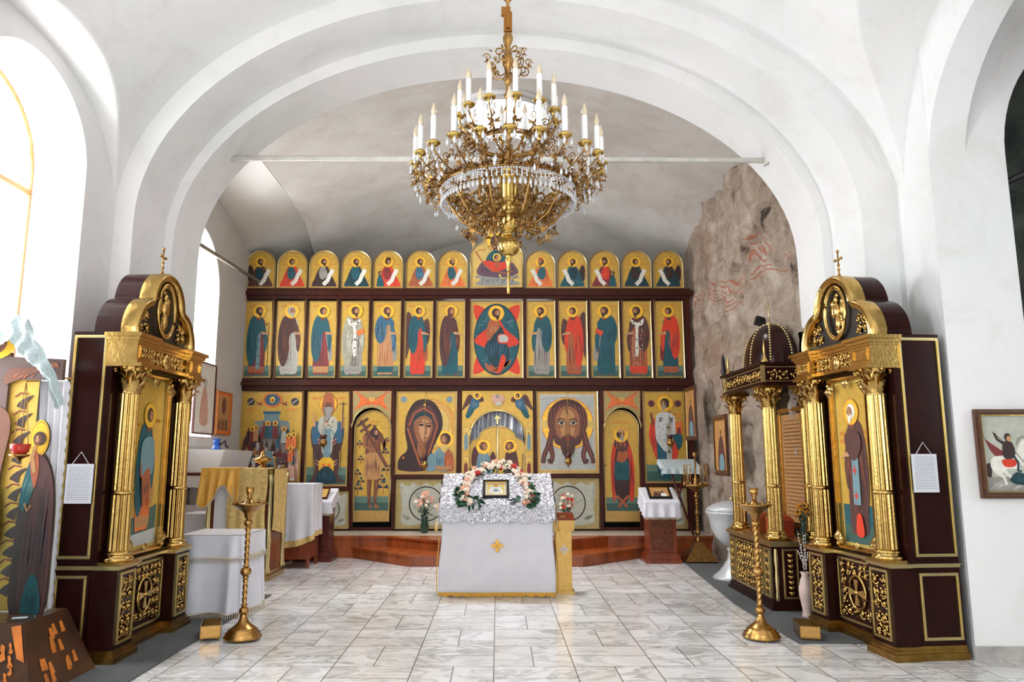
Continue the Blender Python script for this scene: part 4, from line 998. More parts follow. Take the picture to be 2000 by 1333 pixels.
def patriarch(p):
    H = p.H; p.rect(5, 5, 95, H*.20, 'dground'); p.rect(5, H*.12, 95, H*.20, 'ground')
    p.script(12, 32, H-20, 6, 'orange'); p.script(68, 90, H-20, 6, 'orange')
    p.blob([(28, H*.62), (20, H*.64), (12, H*.58), (14, H*.44), (24, H*.3), (20, H*.1), (10, 12), (32, 9), (50, 12), (70, 9), (92, 12), (78, H*.12), (78, H*.32), (86, H*.46), (88, H*.58), (80, H*.64), (70, H*.62)], 'brown', 5)
    p.fold(18, 34, H*.1, H*.55, 'dbrown', 5, .0, 2); p.fold(64, 84, H*.1, H*.55, 'dbrown', 5, 0, 2)
    p.blob([(14, H*.60), (26, H*.68), (34, H*.60), (30, H*.46), (18, H*.44)], 'blue'); p.blob([(66, H*.6), (76, H*.68), (88, H*.6), (84, H*.46), (70, H*.46)], 'blue')
    p.blob([(34, H*.72), (66, H*.72), (72, H*.6), (64, H*.52), (60, H*.34), (40, H*.34), (36, H*.52), (28, H*.6)], 'sage')
    R = random.Random(2); p.off += p.step
    for k in range(26): x, y = R.uniform(36, 64), R.uniform(H*.38, H*.7); p.poly([(x-2, y), (x, y-2), (x+2, y), (x, y+2)], R.choice(['orange', 'teal', 'wine']), False)
    p.rect(42, H*.28, 58, H*.60, 'lblue')
    for s in (-1, 1):
        for k, (x, y) in enumerate(((34, H*.44), (31, H*.22))):
            xx = 50+s*(50-x); p.off += p.step
            for q in range(3): p.line([(xx-5*s, y-4+q*4), (xx+5*s, y+4+q*4)], 1.8, 'pink' if q != 1 else 'wine', False)
    p.poly([(34, H*.12), (66, H*.12), (68, H*.26), (58, H*.30), (42, H*.30), (32, H*.26)], 'halo'); p.ell(44, H*.21, 4, 6, 'orange'); p.ell(56, H*.21, 4, 6, 'orange')
    p.blob([(28, 10), (34, H*.16), (50, H*.21), (66, H*.16), (72, 10)], 'dteal'); p.fold(34, 66, 12, H*.16, 'blue', 6, 0, 1.4)
    p.line([(20, H*.62), (18, H*.76)], 5, 'lskin'); p.line([(84, H*.6), (84, H*.76)], 5, 'lskin'); p.line([(84, H*.5), (84, H*.88)], 2, 'brown'); p.line([(77, H*.86), (91, H*.86)], 2, 'brown')
    p.ell(50, H*.86, 20, 20, 'halo', 30); p.ring(50, H*.86, 19, 20.5, 'ink')
    p.blob([(38, H*.92), (42, H*.97), (50, H*.99), (58, H*.97), (62, H*.92), (64, H*.80), (50, H*.70), (36, H*.80)], 'rust'); p.ell(50, H*.83, 9, 11, 'dskin'); p.blob([(40, H*.82), (60, H*.82), (57, H*.74), (50, H*.70), (43, H*.74)], 'grey')
    for s in (-1, 1): p.ell(50+s*4, H*.845, 1.6, 1.1, 'dbrown', 8)
place('icon', 597, 682, 764, 951, 'lower icon of a frontal bishop with raised arms and white vestment', 'icon', None, patriarch, bw=5)
def bishop2(p):
    H = p.H; p.rect(5, 5, 95, H*.2, 'dground'); p.rect(5, H*.13, 95, H*.2, 'ground'); p.script(70, 92, H*.73, 6, 'orange', 2)
    for x in (20, 82): p.ell(x, H*.86, 8, 8, 'wine'); p.ell(x, H*.86, 3.5, 5, 'navy')
    p.blob([(36, H*.64), (22, H*.7), (12, H*.52), (22, H*.34), (32, H*.25), (70, H*.25), (80, H*.38), (72, H*.62)], 'red'); p.fold(18, 34, H*.3, H*.6, 'wine', 4, 0, 2)
    p.blob([(34, H*.6), (68, H*.6), (64, H*.3), (66, 16), (34, 16), (30, H*.3)], 'teal'); p.fold(34, 64, 20, H*.5, 'blue', 8, 0, 2)
    p.blob([(30, H*.72), (50, H*.77), (72, H*.72), (76, H*.56), (70, H*.5), (62, H*.38), (50, H*.34), (38, H*.40), (28, H*.5)], 'silver'); p.off += p.step
    R = random.Random(4)
    for k in range(50): x, y = R.uniform(34, 68), R.uniform(H*.42, H*.7); p.poly([(x-1, y), (x, y-1.4), (x+1, y), (x, y+1.4)], 'blue', False)
    p.rect(52, 26, 64, H*.64, 'sage'); p.off += p.step
    for y in (H*.6, H*.48, H*.34): p.rect(56.5, y-5, 59, y+5, 'dbrown'); p.rect(53.5, y-1, 62.5, y+1, 'dbrown')
    for x in (40, 66): p.line([(x-3, H*.71), (x+3, H*.66)], 1.8, 'dbrown'); p.line([(x-3, H*.66), (x+3, H*.71)], 1.8, 'dbrown')
    p.rect(74, H*.54, 90, H*.66, 'orange'); p.rect(78, H*.5, 86, H*.6, 'wine'); p.blob([(68, H*.52), (88, H*.52), (88, H*.42), (80, H*.36), (72, H*.44)], 'teal')
    p.line([(22, H*.62), (18, H*.76)], 5, 'dskin'); head(p, 50, H*.86, 9.5, -1, 'dbrown', 'grey', skin='dskin')
place('icon', 1257, 1341, 764, 945, 'lower icon of a bishop in silver vestment with red lining, by the stone wall', 'icon', None, bishop2, bw=5)
def motherchild(p):
    H = p.H
    p.ell(56, H*.60, 37, 40, 'bg2', 40); p.ring(56, H*.60, 39, 40.5, 'ink'); p.ring(56, H*.60, 31, 32, 'ink')
    R = random.Random(6); p.off += p.step
    for k in range(34):
        a = -.2+3.9*k/34; x, y = 56+35.5*cos(a), H*.60+35.5*sin(a); p.poly([(x-1.6, y-1.6), (x+1.0, y-1.2), (x+1.6, y+1.8), (x-.6, y+1.4)], 'ink', False)
    for x in (13, 87): p.ell(x, H-14, 5.5, 5.5, 'grey'); p.ell(x, H-14, 3.5, 3.5, 'lblue')
    p.ell(80, H*.42, 14, 14, 'halo', 30)
    p.blob([(6, 8), (8, H*.2), (20, H*.30), (16, H*.50), (18, H*.70), (30, H*.86), (46, H*.90), (62, H*.86), (74, H*.72), (76, H*.56), (68, H*.42), (60, H*.28), (52, 8)], 'dbrown', 5)
    p.blob([(18, H*.60), (24, H*.72), (44, H*.84), (60, H*.78), (70, H*.62), (64, H*.44), (56, H*.28), (46, H*.1), (40, H*.1), (44, H*.3), (32, H*.36), (22, H*.5)], 'brown', 4)
    p.line([(22, H*.58), (30, H*.73), (46, H*.79), (60, H*.72), (68, H*.58), (62, H*.42), (54, H*.24)], 2.4, 'rust')
    p.line([(20, H*.55), (26, H*.42), (34, H*.26), (42, H*.1)], 3, 'rust')
    p.blob([(28, H*.60), (34, H*.71), (46, H*.75), (58, H*.70), (62, H*.60), (54, H*.66), (42, H*.68), (34, H*.64)], 'dteal')
    p.blob([(30, H*.60), (36, H*.67), (48, H*.70), (58, H*.65), (60, H*.54), (54, H*.42), (46, H*.35), (38, H*.38), (32, H*.48)], 'skin', 5)
    p.blob([(40, H*.62), (48, H*.66), (56, H*.60), (55, H*.48), (48, H*.39), (42, H*.44), (38, H*.54)], 'lskin'); p.blob([(38, H*.4), (46, H*.36), (50, H*.26), (42, H*.2), (36, H*.28)], 'skin')
    for (x, y, q) in ((42, H*.59, .3), (54, H*.575, -.2)):
        p.blob([(x-4.5, y), (x, y+2), (x+4.5, y), (x, y-2)], 'dbrown'); p.ell(x, y, 1.6, 1.5, 'black', 10); p.line([(x-5, y+3.4), (x, y+5), (x+5, y+3.2)], 1.2, 'dbrown')
    p.line([(49, H*.60), (51, H*.50), (48.5, H*.475)], 1.3, 'dskin'); p.line([(45, H*.435), (49, H*.43), (52.5, H*.44)], 1.5, 'wine')
    p.ell(47, H*.83, 1.8, 1.8, 'halo', 8); p.ell(14, H*.2, 2, 2, 'ink', 8)
    p.blob([(66, 8), (62, H*.2), (68, H*.3), (80, H*.32), (92, H*.26), (95, 8)], 'lblue'); p.fold(66, 84, 10, H*.28, 'blue', 6, .1, 1.4)
    p.blob([(82, 8), (80, H*.22), (86, H*.3), (94, H*.22), (95, 8)], 'rust'); p.fold(83, 93, 10, H*.24, 'orange', 3, .1, 1.2); p.line([(60, 14), (74, 10), (92, 12)], 6, 'tan')
    p.blob([(50, 8), (54, H*.22), (64, H*.24), (66, 8)], 'lblue'); head(p, 80, H*.42, 7.5, -1, 'hair', None, halo=False)
    p.blob([(72, H*.33), (80, H*.35), (86, H*.33), (80, H*.26)], 'bg2')
place('icon', 772, 893, 764, 928, 'large lower icon of a veiled mother with a small child at her cheek', 'icon', None, motherchild, bw=5)
def bigface(p):
    H = p.H; R = random.Random(9); p.rect(6, 6, 94, H-6, 'lgrey'); p.off += p.step
    for i in range(26):
        for j in range(36):
            x = 8+i*3.3+(j % 2)*1.6; y = 8+j*(H-16)/36
            if (x-50)**2+(y-H*.60)**2 < 38**2: continue
            p.poly([(x-.7, y), (x, y-1.1), (x+.7, y), (x, y+1.1)], 'blue', False)
    p.ell(50, H*.60, 42, 42, 'bg', 48); p.ring(50, H*.60, 31, 42, 'halo', n=48); p.ring(50, H*.60, 41, 42.3, 'ink', n=48)
    p.rect(7.5, H*.55, 20, H*.64, 'bg2'); p.rect(80, H*.55, 92.5, H*.64, 'bg2'); p.rect(45, H*.86, 55, H*.90, 'bg2')
    for s in (-1, 1):
        for q in (0, 1):
            P = [(50+s*26, H*.50), (50+s*(28+q*3), H*.34), (50+s*(25+q*12), H*.24), (50+s*(26+q*14), H*.16), (50+s*(29+q*10), H*.155)]
            p.line(smooth(P, 4)[:-3], lambda t: 9-3*t, 'brown'); p.line(P, 1.0, 'rust'); p.ell(50+s*(30+q*10), H*.155, 3.4, 3.4, 'brown')
    p.blob([(18, H*.58), (20, H*.74), (32, H*.86), (50, H*.90), (68, H*.86), (80, H*.74), (82, H*.58), (74, H*.44), (66, H*.34), (34, H*.34), (26, H*.44)], 'brown', 5)
    for k in range(7):
        for s in (-1, 1): p.line([(50+s*2, H*.88), (50+s*(12+k*3.2), H*(.84-.01*k)), (50+s*(20+k*1.9), H*.62), (50+s*(18+k*1.6), H*.46)], .7, 'dbrown' if k % 2 else 'rust', k == 0)
    p.blob([(30, H*.60), (32, H*.72), (42, H*.80), (50, H*.81), (58, H*.80), (68, H*.72), (70, H*.60), (66, H*.42), (58, H*.30), (50, H*.22), (42, H*.30), (34, H*.42)], 'skin', 5)
    p.blob([(38, H*.66), (44, H*.76), (56, H*.76), (62, H*.66), (60, H*.48), (54, H*.40), (46, H*.40), (40, H*.48)], 'tan')
    p.blob([(33, H*.48), (38, H*.42), (44, H*.44), (50, H*.42), (56, H*.44), (62, H*.42), (67, H*.48), (62, H*.32), (54, H*.18), (50, H*.12), (46, H*.18), (38, H*.32)], 'brown', 4); p.fold(40, 60, H*.2, H*.4, 'dbrown', 6, 0, 1.2)
    for s in (-1, 1):
        x = 50+s*9.5; y = H*.605
        p.blob([(x-6, y), (x, y+2.8), (x+6, y), (x, y-2.6)], 'lgrey'); p.ell(x, y, 2.6, 2.4, 'black', 12); p.line([(x-6.5, y+1), (x, y+3.4), (x+6.5, y+1)], 1.2, 'dbrown'); p.line([(x-7, y+5.5), (x, y+7.4), (x+6, y+5)], 1.6, 'dbrown')
        p.line([(x-5, y-4), (x, y-5.5), (x+5, y-4)], 1, 'dskin'); p.ell(50+s*22, H*.56, 2.4, 6, 'dskin')
    p.line([(47.6, H*.62), (47, H*.49), (45.6, H*.475)], 1.1, 'dskin'); p.line([(52.4, H*.62), (53, H*.49), (54.4, H*.475)], 1.1, 'dskin'); p.line([(46, H*.472), (50, H*.464), (54, H*.472)], 1.4, 'dskin')
    p.blob([(43, H*.42), (50, H*.44), (57, H*.42), (50, H*.40)], 'wine'); p.line([(40, H*.43), (46, H*.452), (50, H*.445), (54, H*.452), (60, H*.43)], 1.8, 'brown')
    p.line([(50, H*.80), (48.5, H*.74), (50.5, H*.71)], 1.8, 'brown')
place('icon', 1048, 1169, 764, 926, 'large lower icon with one huge bearded face on patterned cloth', 'icon', None, bigface, bw=5)

def seraph(p):
    H = p.H
    for s in (-1, 1):
        p.blob([(50, H*.5), (50+s*18, H*.62), (50+s*44, H*.96), (50+s*30, H*.55), (50+s*44, H*.1), (50+s*20, H*.34), (50+s*6, H*.3)], 'orange', 4); p.line([(50, H*.5), (50+s*40, H*.86)], 2, 'red'); p.line([(50, H*.45), (50+s*38, H*.2)], 2, 'red')
    p.ell(50, H*.56, 7, 8, 'halo'); p.ell(50, H*.56, 4, 5, 'lskin')
def spandrel(x0, x1, y0, y1, R, ry, lab):
    """board over a door with an arched lower edge"""
    yr = y0; X0, X1 = xs_(x0, yr), xs_(x1, yr); w = X1-X0; Z1 = zy(y0); h = Z1-zy(y1)
    t = thing('arch_panel', lab, 'panel', (X0, YI-.012, zy(y1)), 0, 'flaming winged panels above the side doors')
    p = Pic(w, h, .03, .0004); H = p.H
    arcp = [(50+50*cos(a), H*ry*sin(a)) for a in [pi*i/24 for i in range(25)]]
    o = [(100, 0)]+[(100, H), (0, H), (0, 0)]+arcp[::-1][1:-1]
    p.mb.mi = p.idx('edge'); k = p.k; p.mb.prism([(q[0]*k, q[1]*k) for q in o], 0, .03, 'y')
    p.poly(o, 'tan'); p.poly([(q[0]*.94+3, q[1]*.93+3.5) for q in o], 'olive')
    p.X = lambda q: (q[0], H*.42+q[1]*.62*1); Hs = p.H; seraph(p); p.X = None
    p.build('painted_board', t)
    m = MB(); m.tube([(q[0]*k, -.004, q[1]*k) for q in arcp], .010, 6); m.build('rim', M_gold2, t)
spandrel(689, 765, 764, 838, 0, .56, 'orange winged flame panel above the door with the man carrying a beam')
spandrel(1178, 1250, 764, 838, 0, .56, 'orange winged flame panel above the door with the crowned man')
def door_shape(p_H):
    return lambda i: [(i, i), (100-i, i)]+[(50+(50-i)*cos(pi*j/28), p_H-50+(50-i)*sin(pi*j/28)) for j in range(29)]
def plant(p, x, y, s):
    p.off += p.step; p.line([(x, y), (x+1, y+s)], 2, 'rust', False)
    for a in (-1, 1): p.poly([(x, y+s*.6), (x+a*s*.6, y+s*.5), (x+a*s*.35, y+s*.9)], 'navy', False)
    p.poly([(x-s*.3, y+s), (x+s*.3, y+s), (x, y+s*1.35)], 'teal', False)
def thief(p):
    H = p.H; p.rect(6, 30, 94, 66, 'dground'); p.rect(6, 50, 94, 66, 'ground'); p.script(38, 66, H-34, 5, 'orange')
    for x, y, s in ((14, 70, 24), (80, 70, 30), (12, 110, 20), (88, 118, 24), (20, 150, 16), (84, 165, 20), (16, 190, 16), (88, 200, 14), (76, 96, 20), (22, 92, 18)): plant(p, x, y, s)
    p.ell(56, H-62, 18, 18, 'halo', 26)
    for s, q in ((-1, 0), (1, 1)): p.line([(54+s*9, 128), (52+s*9, 84), (52+s*7, 44)], lambda t: 14-7*t, 'dskin'); p.blob([(50+s*7, 40), (55+s*7, 46), (62+s*10, 38), (56+s*7, 35)], 'skin')
    p.line([(40, 120), (42, 60)], 2.2, 'skin'); p.line([(62, 120), (62, 60)], 2.2, 'skin')
    p.blob([(34, 170), (32, 200), (26, 222), (36, 232), (54, 240), (70, 232), (76, 218), (70, 198), (70, 168)], 'dskin', 4); p.blob([(42, 180), (40, 215), (54, 226), (62, 214), (60, 180)], 'skin'); p.fold(40, 64, 176, 224, 'dbrown', 4, 0, 1.4)
    p.blob([(30, 116), (30, 150), (34, 174), (54, 178), (70, 172), (74, 146), (72, 114), (52, 108)], 'tan'); p.fold(34, 70, 114, 170, 'brown', 7, 0, 2)
    p.line([(72, 222), (80, 196), (78, 176), (84, 214)], lambda t: 8-3*t, 'dskin'); p.line([(28, 222), (28, 196), (44, 186), (56, 190)], lambda t: 9-4*t, 'skin')
    p.line([(54, 238), (54, 250)], 9, 'dskin')
    p.line([(18, 262), (88, 142)], 8, 'brown'); p.line([(20, 262), (88, 144)], 1.5, 'rust'); p.line([(6, 246), (36, 268)], 6, 'brown'); p.line([(16, 232), (44, 252)], 5, 'brown')
    head(p, 56, H-60, 10.5, 1, 'dbrown', 'dbrown', halo=False, skin='dskin')
def king(p):
    H = p.H; p.rect(6, 30, 94, 66, 'dground'); p.rect(6, 50, 94, 66, 'ground'); p.script(28, 74, H-38, 6, 'orange')
    p.blob([(24, 62), (20, 120), (22, 180), (34, 222), (50, 232), (66, 222), (80, 180), (84, 120), (80, 62), (70, 60), (66, 120), (34, 120), (30, 60)], 'red', 4); p.fold(24, 34, 70, 190, 'wine', 4, 0, 2); p.fold(70, 82, 70, 190, 'wine', 4, 0, 2)
    p.blob([(32, 70), (30, 140), (36, 196), (50, 206), (66, 196), (70, 140), (68, 70), (50, 48)], 'dbrown'); p.fold(34, 66, 70, 190, 'brown', 6, 0, 2)
    p.blob([(32, 116), (32, 160), (50, 172), (68, 160), (68, 116), (50, 112)], 'teal'); p.fold(34, 66, 118, 160, 'dteal', 6, 0, 2)
    p.blob([(36, 166), (44, 196), (60, 198), (68, 176), (56, 160), (46, 160)], 'rust'); p.blob([(30, 212), (50, 240), (70, 212), (60, 190), (42, 190)], 'brown'); p.fold(36, 64, 196, 226, 'orange', 5, 0, 1.4)
    for s in (-1, 1): p.line([(50+s*16, 70), (50-s*2, 52), (50-s*12, 40)], 7, 'rust')
    head(p, 50, H-68, 10, 1, 'dbrown', 'grey', halo=True, skin='dskin', crown=True)
for (x0, x1, lab, dr) in ((689, 764, 'arched side door painted with a bare-chested man carrying a beam cross', thief), (1179, 1251, 'arched side door painted with a crowned man in a red cloak', king)):
    yr = 930; Y = YI+.05; X0, X1 = xs_(x0, yr, Y), xs_(x1, yr, Y); Z0, Z1 = zy(1021, Y), zy(801, Y)
    t = thing('painted_door', lab, 'door', (X0, Y, Z0), 0, 'painted side doors of the screen')
    p = Pic(X1-X0, Z1-Z0, .04, .0004); p.board(False, 'edge', 'rim', 'bg', 6, door_shape((Z1-Z0)/((X1-X0)/100)))
    p.poly([(6, 4), (94, 4), (94, 30), (6, 30)], 'rim'); dr(p); p.build('painted_board', t)
    sh = door_shape(p.H)(1.5); m = MB(); m.tube([(q[0]*p.k, -.006, q[1]*p.k) for q in sh], .012, 6, True); m.build('rim', M_gold2, t)
    m = MB(); hx = 96 if x0 < 900 else 4; m.ball((hx*p.k, -.03, p.H*.5*p.k), .014, 8, 6); m.tube([(hx*p.k, -.03, p.H*.5*p.k), (hx*p.k, 0, p.H*.5*p.k)], .007, 6); m.build('door_handle', M_brass, t)
    m = MB(); m.box(X0-.03, X1+.03, Y+.35, Y+.37, ZP, Z1+.35); tag(m.build('gap_shade_sheet', M_dark), 'dark sheet for the shade behind the side door '+('with the man carrying a beam' if x0 < 900 else 'with the crowned man'), 'curtain')  # dark sheet paints the shade in the gap at the door

# painted cloth panels under the big icons
def clothpanel(p, mono=True):
    H = p.H; p.poly([(5, 5), (95, 5), (95, H-5), (5, H-5)], 'olive')
    P = []
    for i in range(9): P.append((9+i*10.2, H-9-(2.5 if i % 2 else -2.5)))
    P += [(93, H*.7), (90, H*.4), (92, H*.16), (80, H*.10), (60, H*.07), (40, H*.10), (22, H*.07), (10, H*.14), (11, H*.45), (8, H*.75)]
    p.blob(P, 'sage', 3)
    p.ring(50, H*.50, 26, 28, 'dbrown'); R = random.Random(8); p.off += p.step
    for k in range(22): x, y = R.uniform(32, 68), R.uniform(H*.25, H*.7); p.line([(x, y), (x+R.uniform(-5, 5), y+3), (x+R.uniform(-8, 8), y+8)], .9, 'grey', False)
    for s in (-1, 1):
        for q in range(3): p.ring(50+s*(36+q), H*.17, 6+q*3.2, 7+q*3.2, 'dbrown', .3 if s < 0 else 1.5, 1.6 if s < 0 else 2.9, 12, .6)
        p.line([(50+s*40, H*.85), (50+s*39.5, H*.5)], .8, 'grey')
for (x0, x1, y0, y1, lab) in ((772, 893, 936, 1034, 'painted cloth panel with a dark ring under the mother and child icon'), (1049, 1171, 934, 1034, 'painted cloth panel with a dark ring under the huge face icon'),
                              (596, 683, 959, 1034, 'painted cloth panel under the icon of the bishop with raised arms'), (1257, 1342, 953, 1034, 'painted cloth panel under the bishop with red lining')):
    place('foot_painting', x0, x1, y0, y1, lab, 'panel', 'painted cloth panels along the screen foot', clothpanel, bw=3, border='olive', bg='olive', rimw=.008)

# royal doors bay
def royal():
    yr = 850; X0, X1 = xs_(902, yr), xs_(1041, yr); w = X1-X0; Z1 = zy(764); Z0 = zy(945)
    t = thing('gate_surround', 'gold painted arch with two flying angels around the central gate', 'icon', (X0, YI-.012, Z0))
    p = Pic(w, Z1-Z0, .03, .0004); H = p.H; k = p.k
    r = 39; zc = H-28-r; arcp = [(50+r*cos(a), zc+r*sin(a)) for a in [pi*i/30 for i in range(31)]]
    o = [(50+r, 0), (100, 0), (100, H), (0, H), (0, 0), (50-r, 0)]+arcp[::-1]
    p.mb.mi = p.idx('edge'); p.mb.prism([(q[0]*k, q[1]*k) for q in o], 0, .03, 'y')
    p.poly(o, 'bg')
    for s in (-1, 1):
        cx = 50+s*31; cy = H-14
        P = lambda a: (cx+a[0]*s, cy+a[1])
        p.blob([P((4, 6)), P((10, 8)), P((16, -4)), P((19, -14)), P((12, -8)), P((6, -2))], 'brown'); p.blob([P((-4, 4)), P((-9, 6)), P((-12, 0)), P((-6, -2))], 'brown')
        p.blob([P((-4, 3)), P((4, 4)), P((8, -6)), P((12, -16)), P((4, -14)), P((-5, -8))], 'blue'); p.fold(cx-4, cx+4, cy-10, cy+2, 'lblue', 4, .1, .8)
        p.blob([P((2, -12)), P((10, -14)), P((14, -22)), P((10, -25)), P((4, -18))], 'teal'); head(p, cx-s*3, cy+7, 2.7, -s)
        for z in (H*.05, H*.36): p.rect(50+s*44-4.5, z, 50+s*44+4.5, z+H*.24, 'rim'); p.rect(50+s*44-3.6, z+1, 50+s*44+3.6, z+H*.24-1, 'bg2'); p.blob([(50+s*44-2.4, z+2), (50+s*44+2.4, z+2), (50+s*44+2, z+H*.16), (50+s*44-2, z+H*.16)], 'lblue' if z > 20 else 'wine'); p.ell(50+s*44, z+H*.18, 1.8, 2.1, 'halo'); p.ell(50+s*44, z+H*.178, 1, 1.3, 'dskin')
    p.blob([(42, H-14), (44, H-6), (56, H-6), (60, H-12), (54, H-18), (46, H-18)], 'pink'); p.ell(50, H-8, 3, 3, 'grey'); p.rect(47, H-21, 56, H-16, 'sage')
    p.build('painted_board', t)
    m = MB(); m.tube([(q[0]*k, -.004, q[1]*k) for q in arcp], .014, 8); m.build('rim', M_gold2, t)
    # gate leaves
    Y2 = YI+.03; g = thing('sanctuary_gate', 'pair of gold gate leaves with a winged figure and a dark robed woman', 'gate', (X0, Y2, ZP))
    hz = zy(833, Y2)-ZP; W0 = w*(.11), w*.89
    for s in (-1, 1):
        lw = w*.385; p = Pic(lw, hz, .03, .0004); H2 = p.H
        def q(P): return [(x if s < 0 else 100-x, y) for x, y in P]
        o = q([(0, 0), (100, 0), (100, H2)]+[(100-64*sin(a), H2-40+40*cos(a)) for a in [1.3*i/12 for i in range(13)]]+[(30-30*sin(a), H2-75+30*cos(a)) for a in [pi/2*i/10 for i in range(11)]])
        p.mb.mi = p.idx('edge'); p.mb.prism([(a*p.k, b*p.k) for a, b in o], 0, .025, 'y'); p.poly(o, 'rim'); p.poly([(50+(a-50)*.9, H2*.5+(b-H2*.5)*.975) for a, b in o], 'bg')
        if s < 0:
            y = H2-140; p.blob([(8, y), (10, y+50), (22, y+66), (32, y+40), (30, y)], 'brown'); p.blob([(96, y), (94, y+34), (84, y+48), (74, y+30), (76, y)], 'brown')
            p.blob([(24, y-80), (26, y+10), (40, y+50), (60, y+50), (78, y+10), (82, y-80)], 'lblue'); p.fold(30, 74, y-40, y+36, 'blue', 7, .05, 2.5); head(p, 52, y+66, 13, 1, 'brown')
        else:
            y = H2-140; p.blob([(30, y-80), (26, y+20), (38, y+56), (56, y+62), (72, y+30), (80, y-80)], 'brown'); p.fold(34, 72, y-40, y+44, 'dbrown', 7, .05, 2.5); p.blob([(50, y-20), (70, y-16), (76, y+10), (60, y+16)], 'wine'); p.line([(88, y-60), (92, y+40)], 3, 'brown'); head(p, 44, y+68, 12, -1, 'brown', veil='brown')
        p.script(30, 60, H2-70, 6, 'ink')
        lf = p.build('gate_leaf', g, (W0[0] if s < 0 else w/2+.004, 0, 0))
        m = MB(); m.tube([(a*p.k, -.004, b*p.k) for a, b in o], .010, 6, True); m.build('leaf_rim', M_gold2, lf)
    # silver curtain behind
    m = MB(); c0, c1 = X0+w*.05, X1-w*.05
    m.grid(lambda u, v: (lerp(c0, c1, u), YI+.16+.025*sin(u*46+2*sin(v*3))+.02*sin(u*21+v*4), lerp(ZP, zy(792, YI+.16)+.12, v)), 90, 24)
    m.mb = None; cu = m.build('curtain', mat('silver_brocade', (206, 210, 220), .35, .3, .12, 16)); tag(cu, 'silvery white curtain hanging behind the sanctuary gate', 'curtain')
    m = MB(); cx = (X0+X1)/2-.0; z = zy(814); yy = YI+.10
    m.box(cx-.008, cx+.008, yy, yy+.01, z-.12, z+.02); m.box(cx-.045, cx+.045, yy, yy+.01, z-.03, z-.012); m.box(cx-.025, cx+.025, yy, yy+.01, z-.005, z+.008)
    tag(m.build('cross', M_gold), 'small gold cross on the silver curtain above the gate', 'cross')
royal()

# hanging oil lamps in front of the lower icons
def lampada(px, yc, y0, label):
    Y = YI-.22; c = at(px, yc, Y); top = at(px, y0, Y).z
    t = thing('oil_lamp', label, 'lamp', (c.x, Y, c.z), 0, 'hanging oil lamps before the icons')
    m = MB(); m.lathe([(.0, -.13), (.012, -.125), (.006, -.10), (.03, -.085), (.055, -.05), (.06, -.02), (.045, .0), (.03, .01), (.035, .03), (.0, .03)], seg=20); m.build('bowl', M_brass, t)
    m = MB(); m.lathe([(.03, .02), (.04, .05), (.055, .10), (.05, .10), (.03, .05), (.0, .04)], seg=16); m.build('glass_cup', mat('red_glass', (66, 22, 22), .1, 0, .1, 8), t)
    m = MB(); R = top-c.z
    for k in range(3): a = 2*pi*k/3+.3; m.tube([(.055*cos(a), .055*sin(a), -.01), (.0, .0, min(.42, R-.03))], .003, 4)
    m.tube([(0, 0, min(.42, R-.03)), (0, 0, R), (0, .12, R), (0, .2, R-.02)], .004, 5); m.build('chain', M_bronze, t)
lampada(632, 862, 764, 'small hanging oil lamp before the icon of the bishop with raised arms')
lampada(829, 905, 764, 'small hanging oil lamp before the mother and child icon')
lampada(1110, 898, 762, 'small hanging oil lamp before the huge face icon')
lampada(1309, 862, 758, 'small hanging oil lamp before the bishop icon by the stone wall')

# platform and stepped ambo
m = MB(); m.box(-4.3, 3.5, 11.62, 14.6, 0, ZP-.002)
struct(m, 'floor_platform', mat('platform_stone', (182, 168, 150), .4, 0, .18, 3))
m = MB(); m.box(-4.3, 3.4, 11.60, 11.62, 0, ZP-.03); m.box(-4.3, 3.4, 11.58, 11.64, ZP-.03, ZP+.004)
struct(m, 'trim_platform', M_step)
def tier(name, lab, xo, xi, yf, z0, z1):
    t = thing(name, lab, 'step', (0, 0, 0), 0, 'wooden steps before the icon screen')
    P = [(-xo, 11.6), (-xi, yf), (xi-.03, yf), (xo, 11.6)]
    m = MB(); m.prism(P, z0, z1-.03, 'z'); m.build('riser', M_step, t)
    P2 = [(-xo-.03, 11.6), (-xi-.02, yf-.03), (xi-.01, yf-.03), (xo+.03, 11.6)]
    m = MB(); m.prism(P2, z1-.03, z1, 'z'); m.build('tread', M_step, t)
tier('ambo_step', 'lower parquet step projecting in front of the icon screen', 2.2, 1.22, 10.68, 0, .16)
tier('ambo_step', 'upper parquet step projecting in front of the icon screen', 1.68, .85, 11.05, .16, ZP+.002)

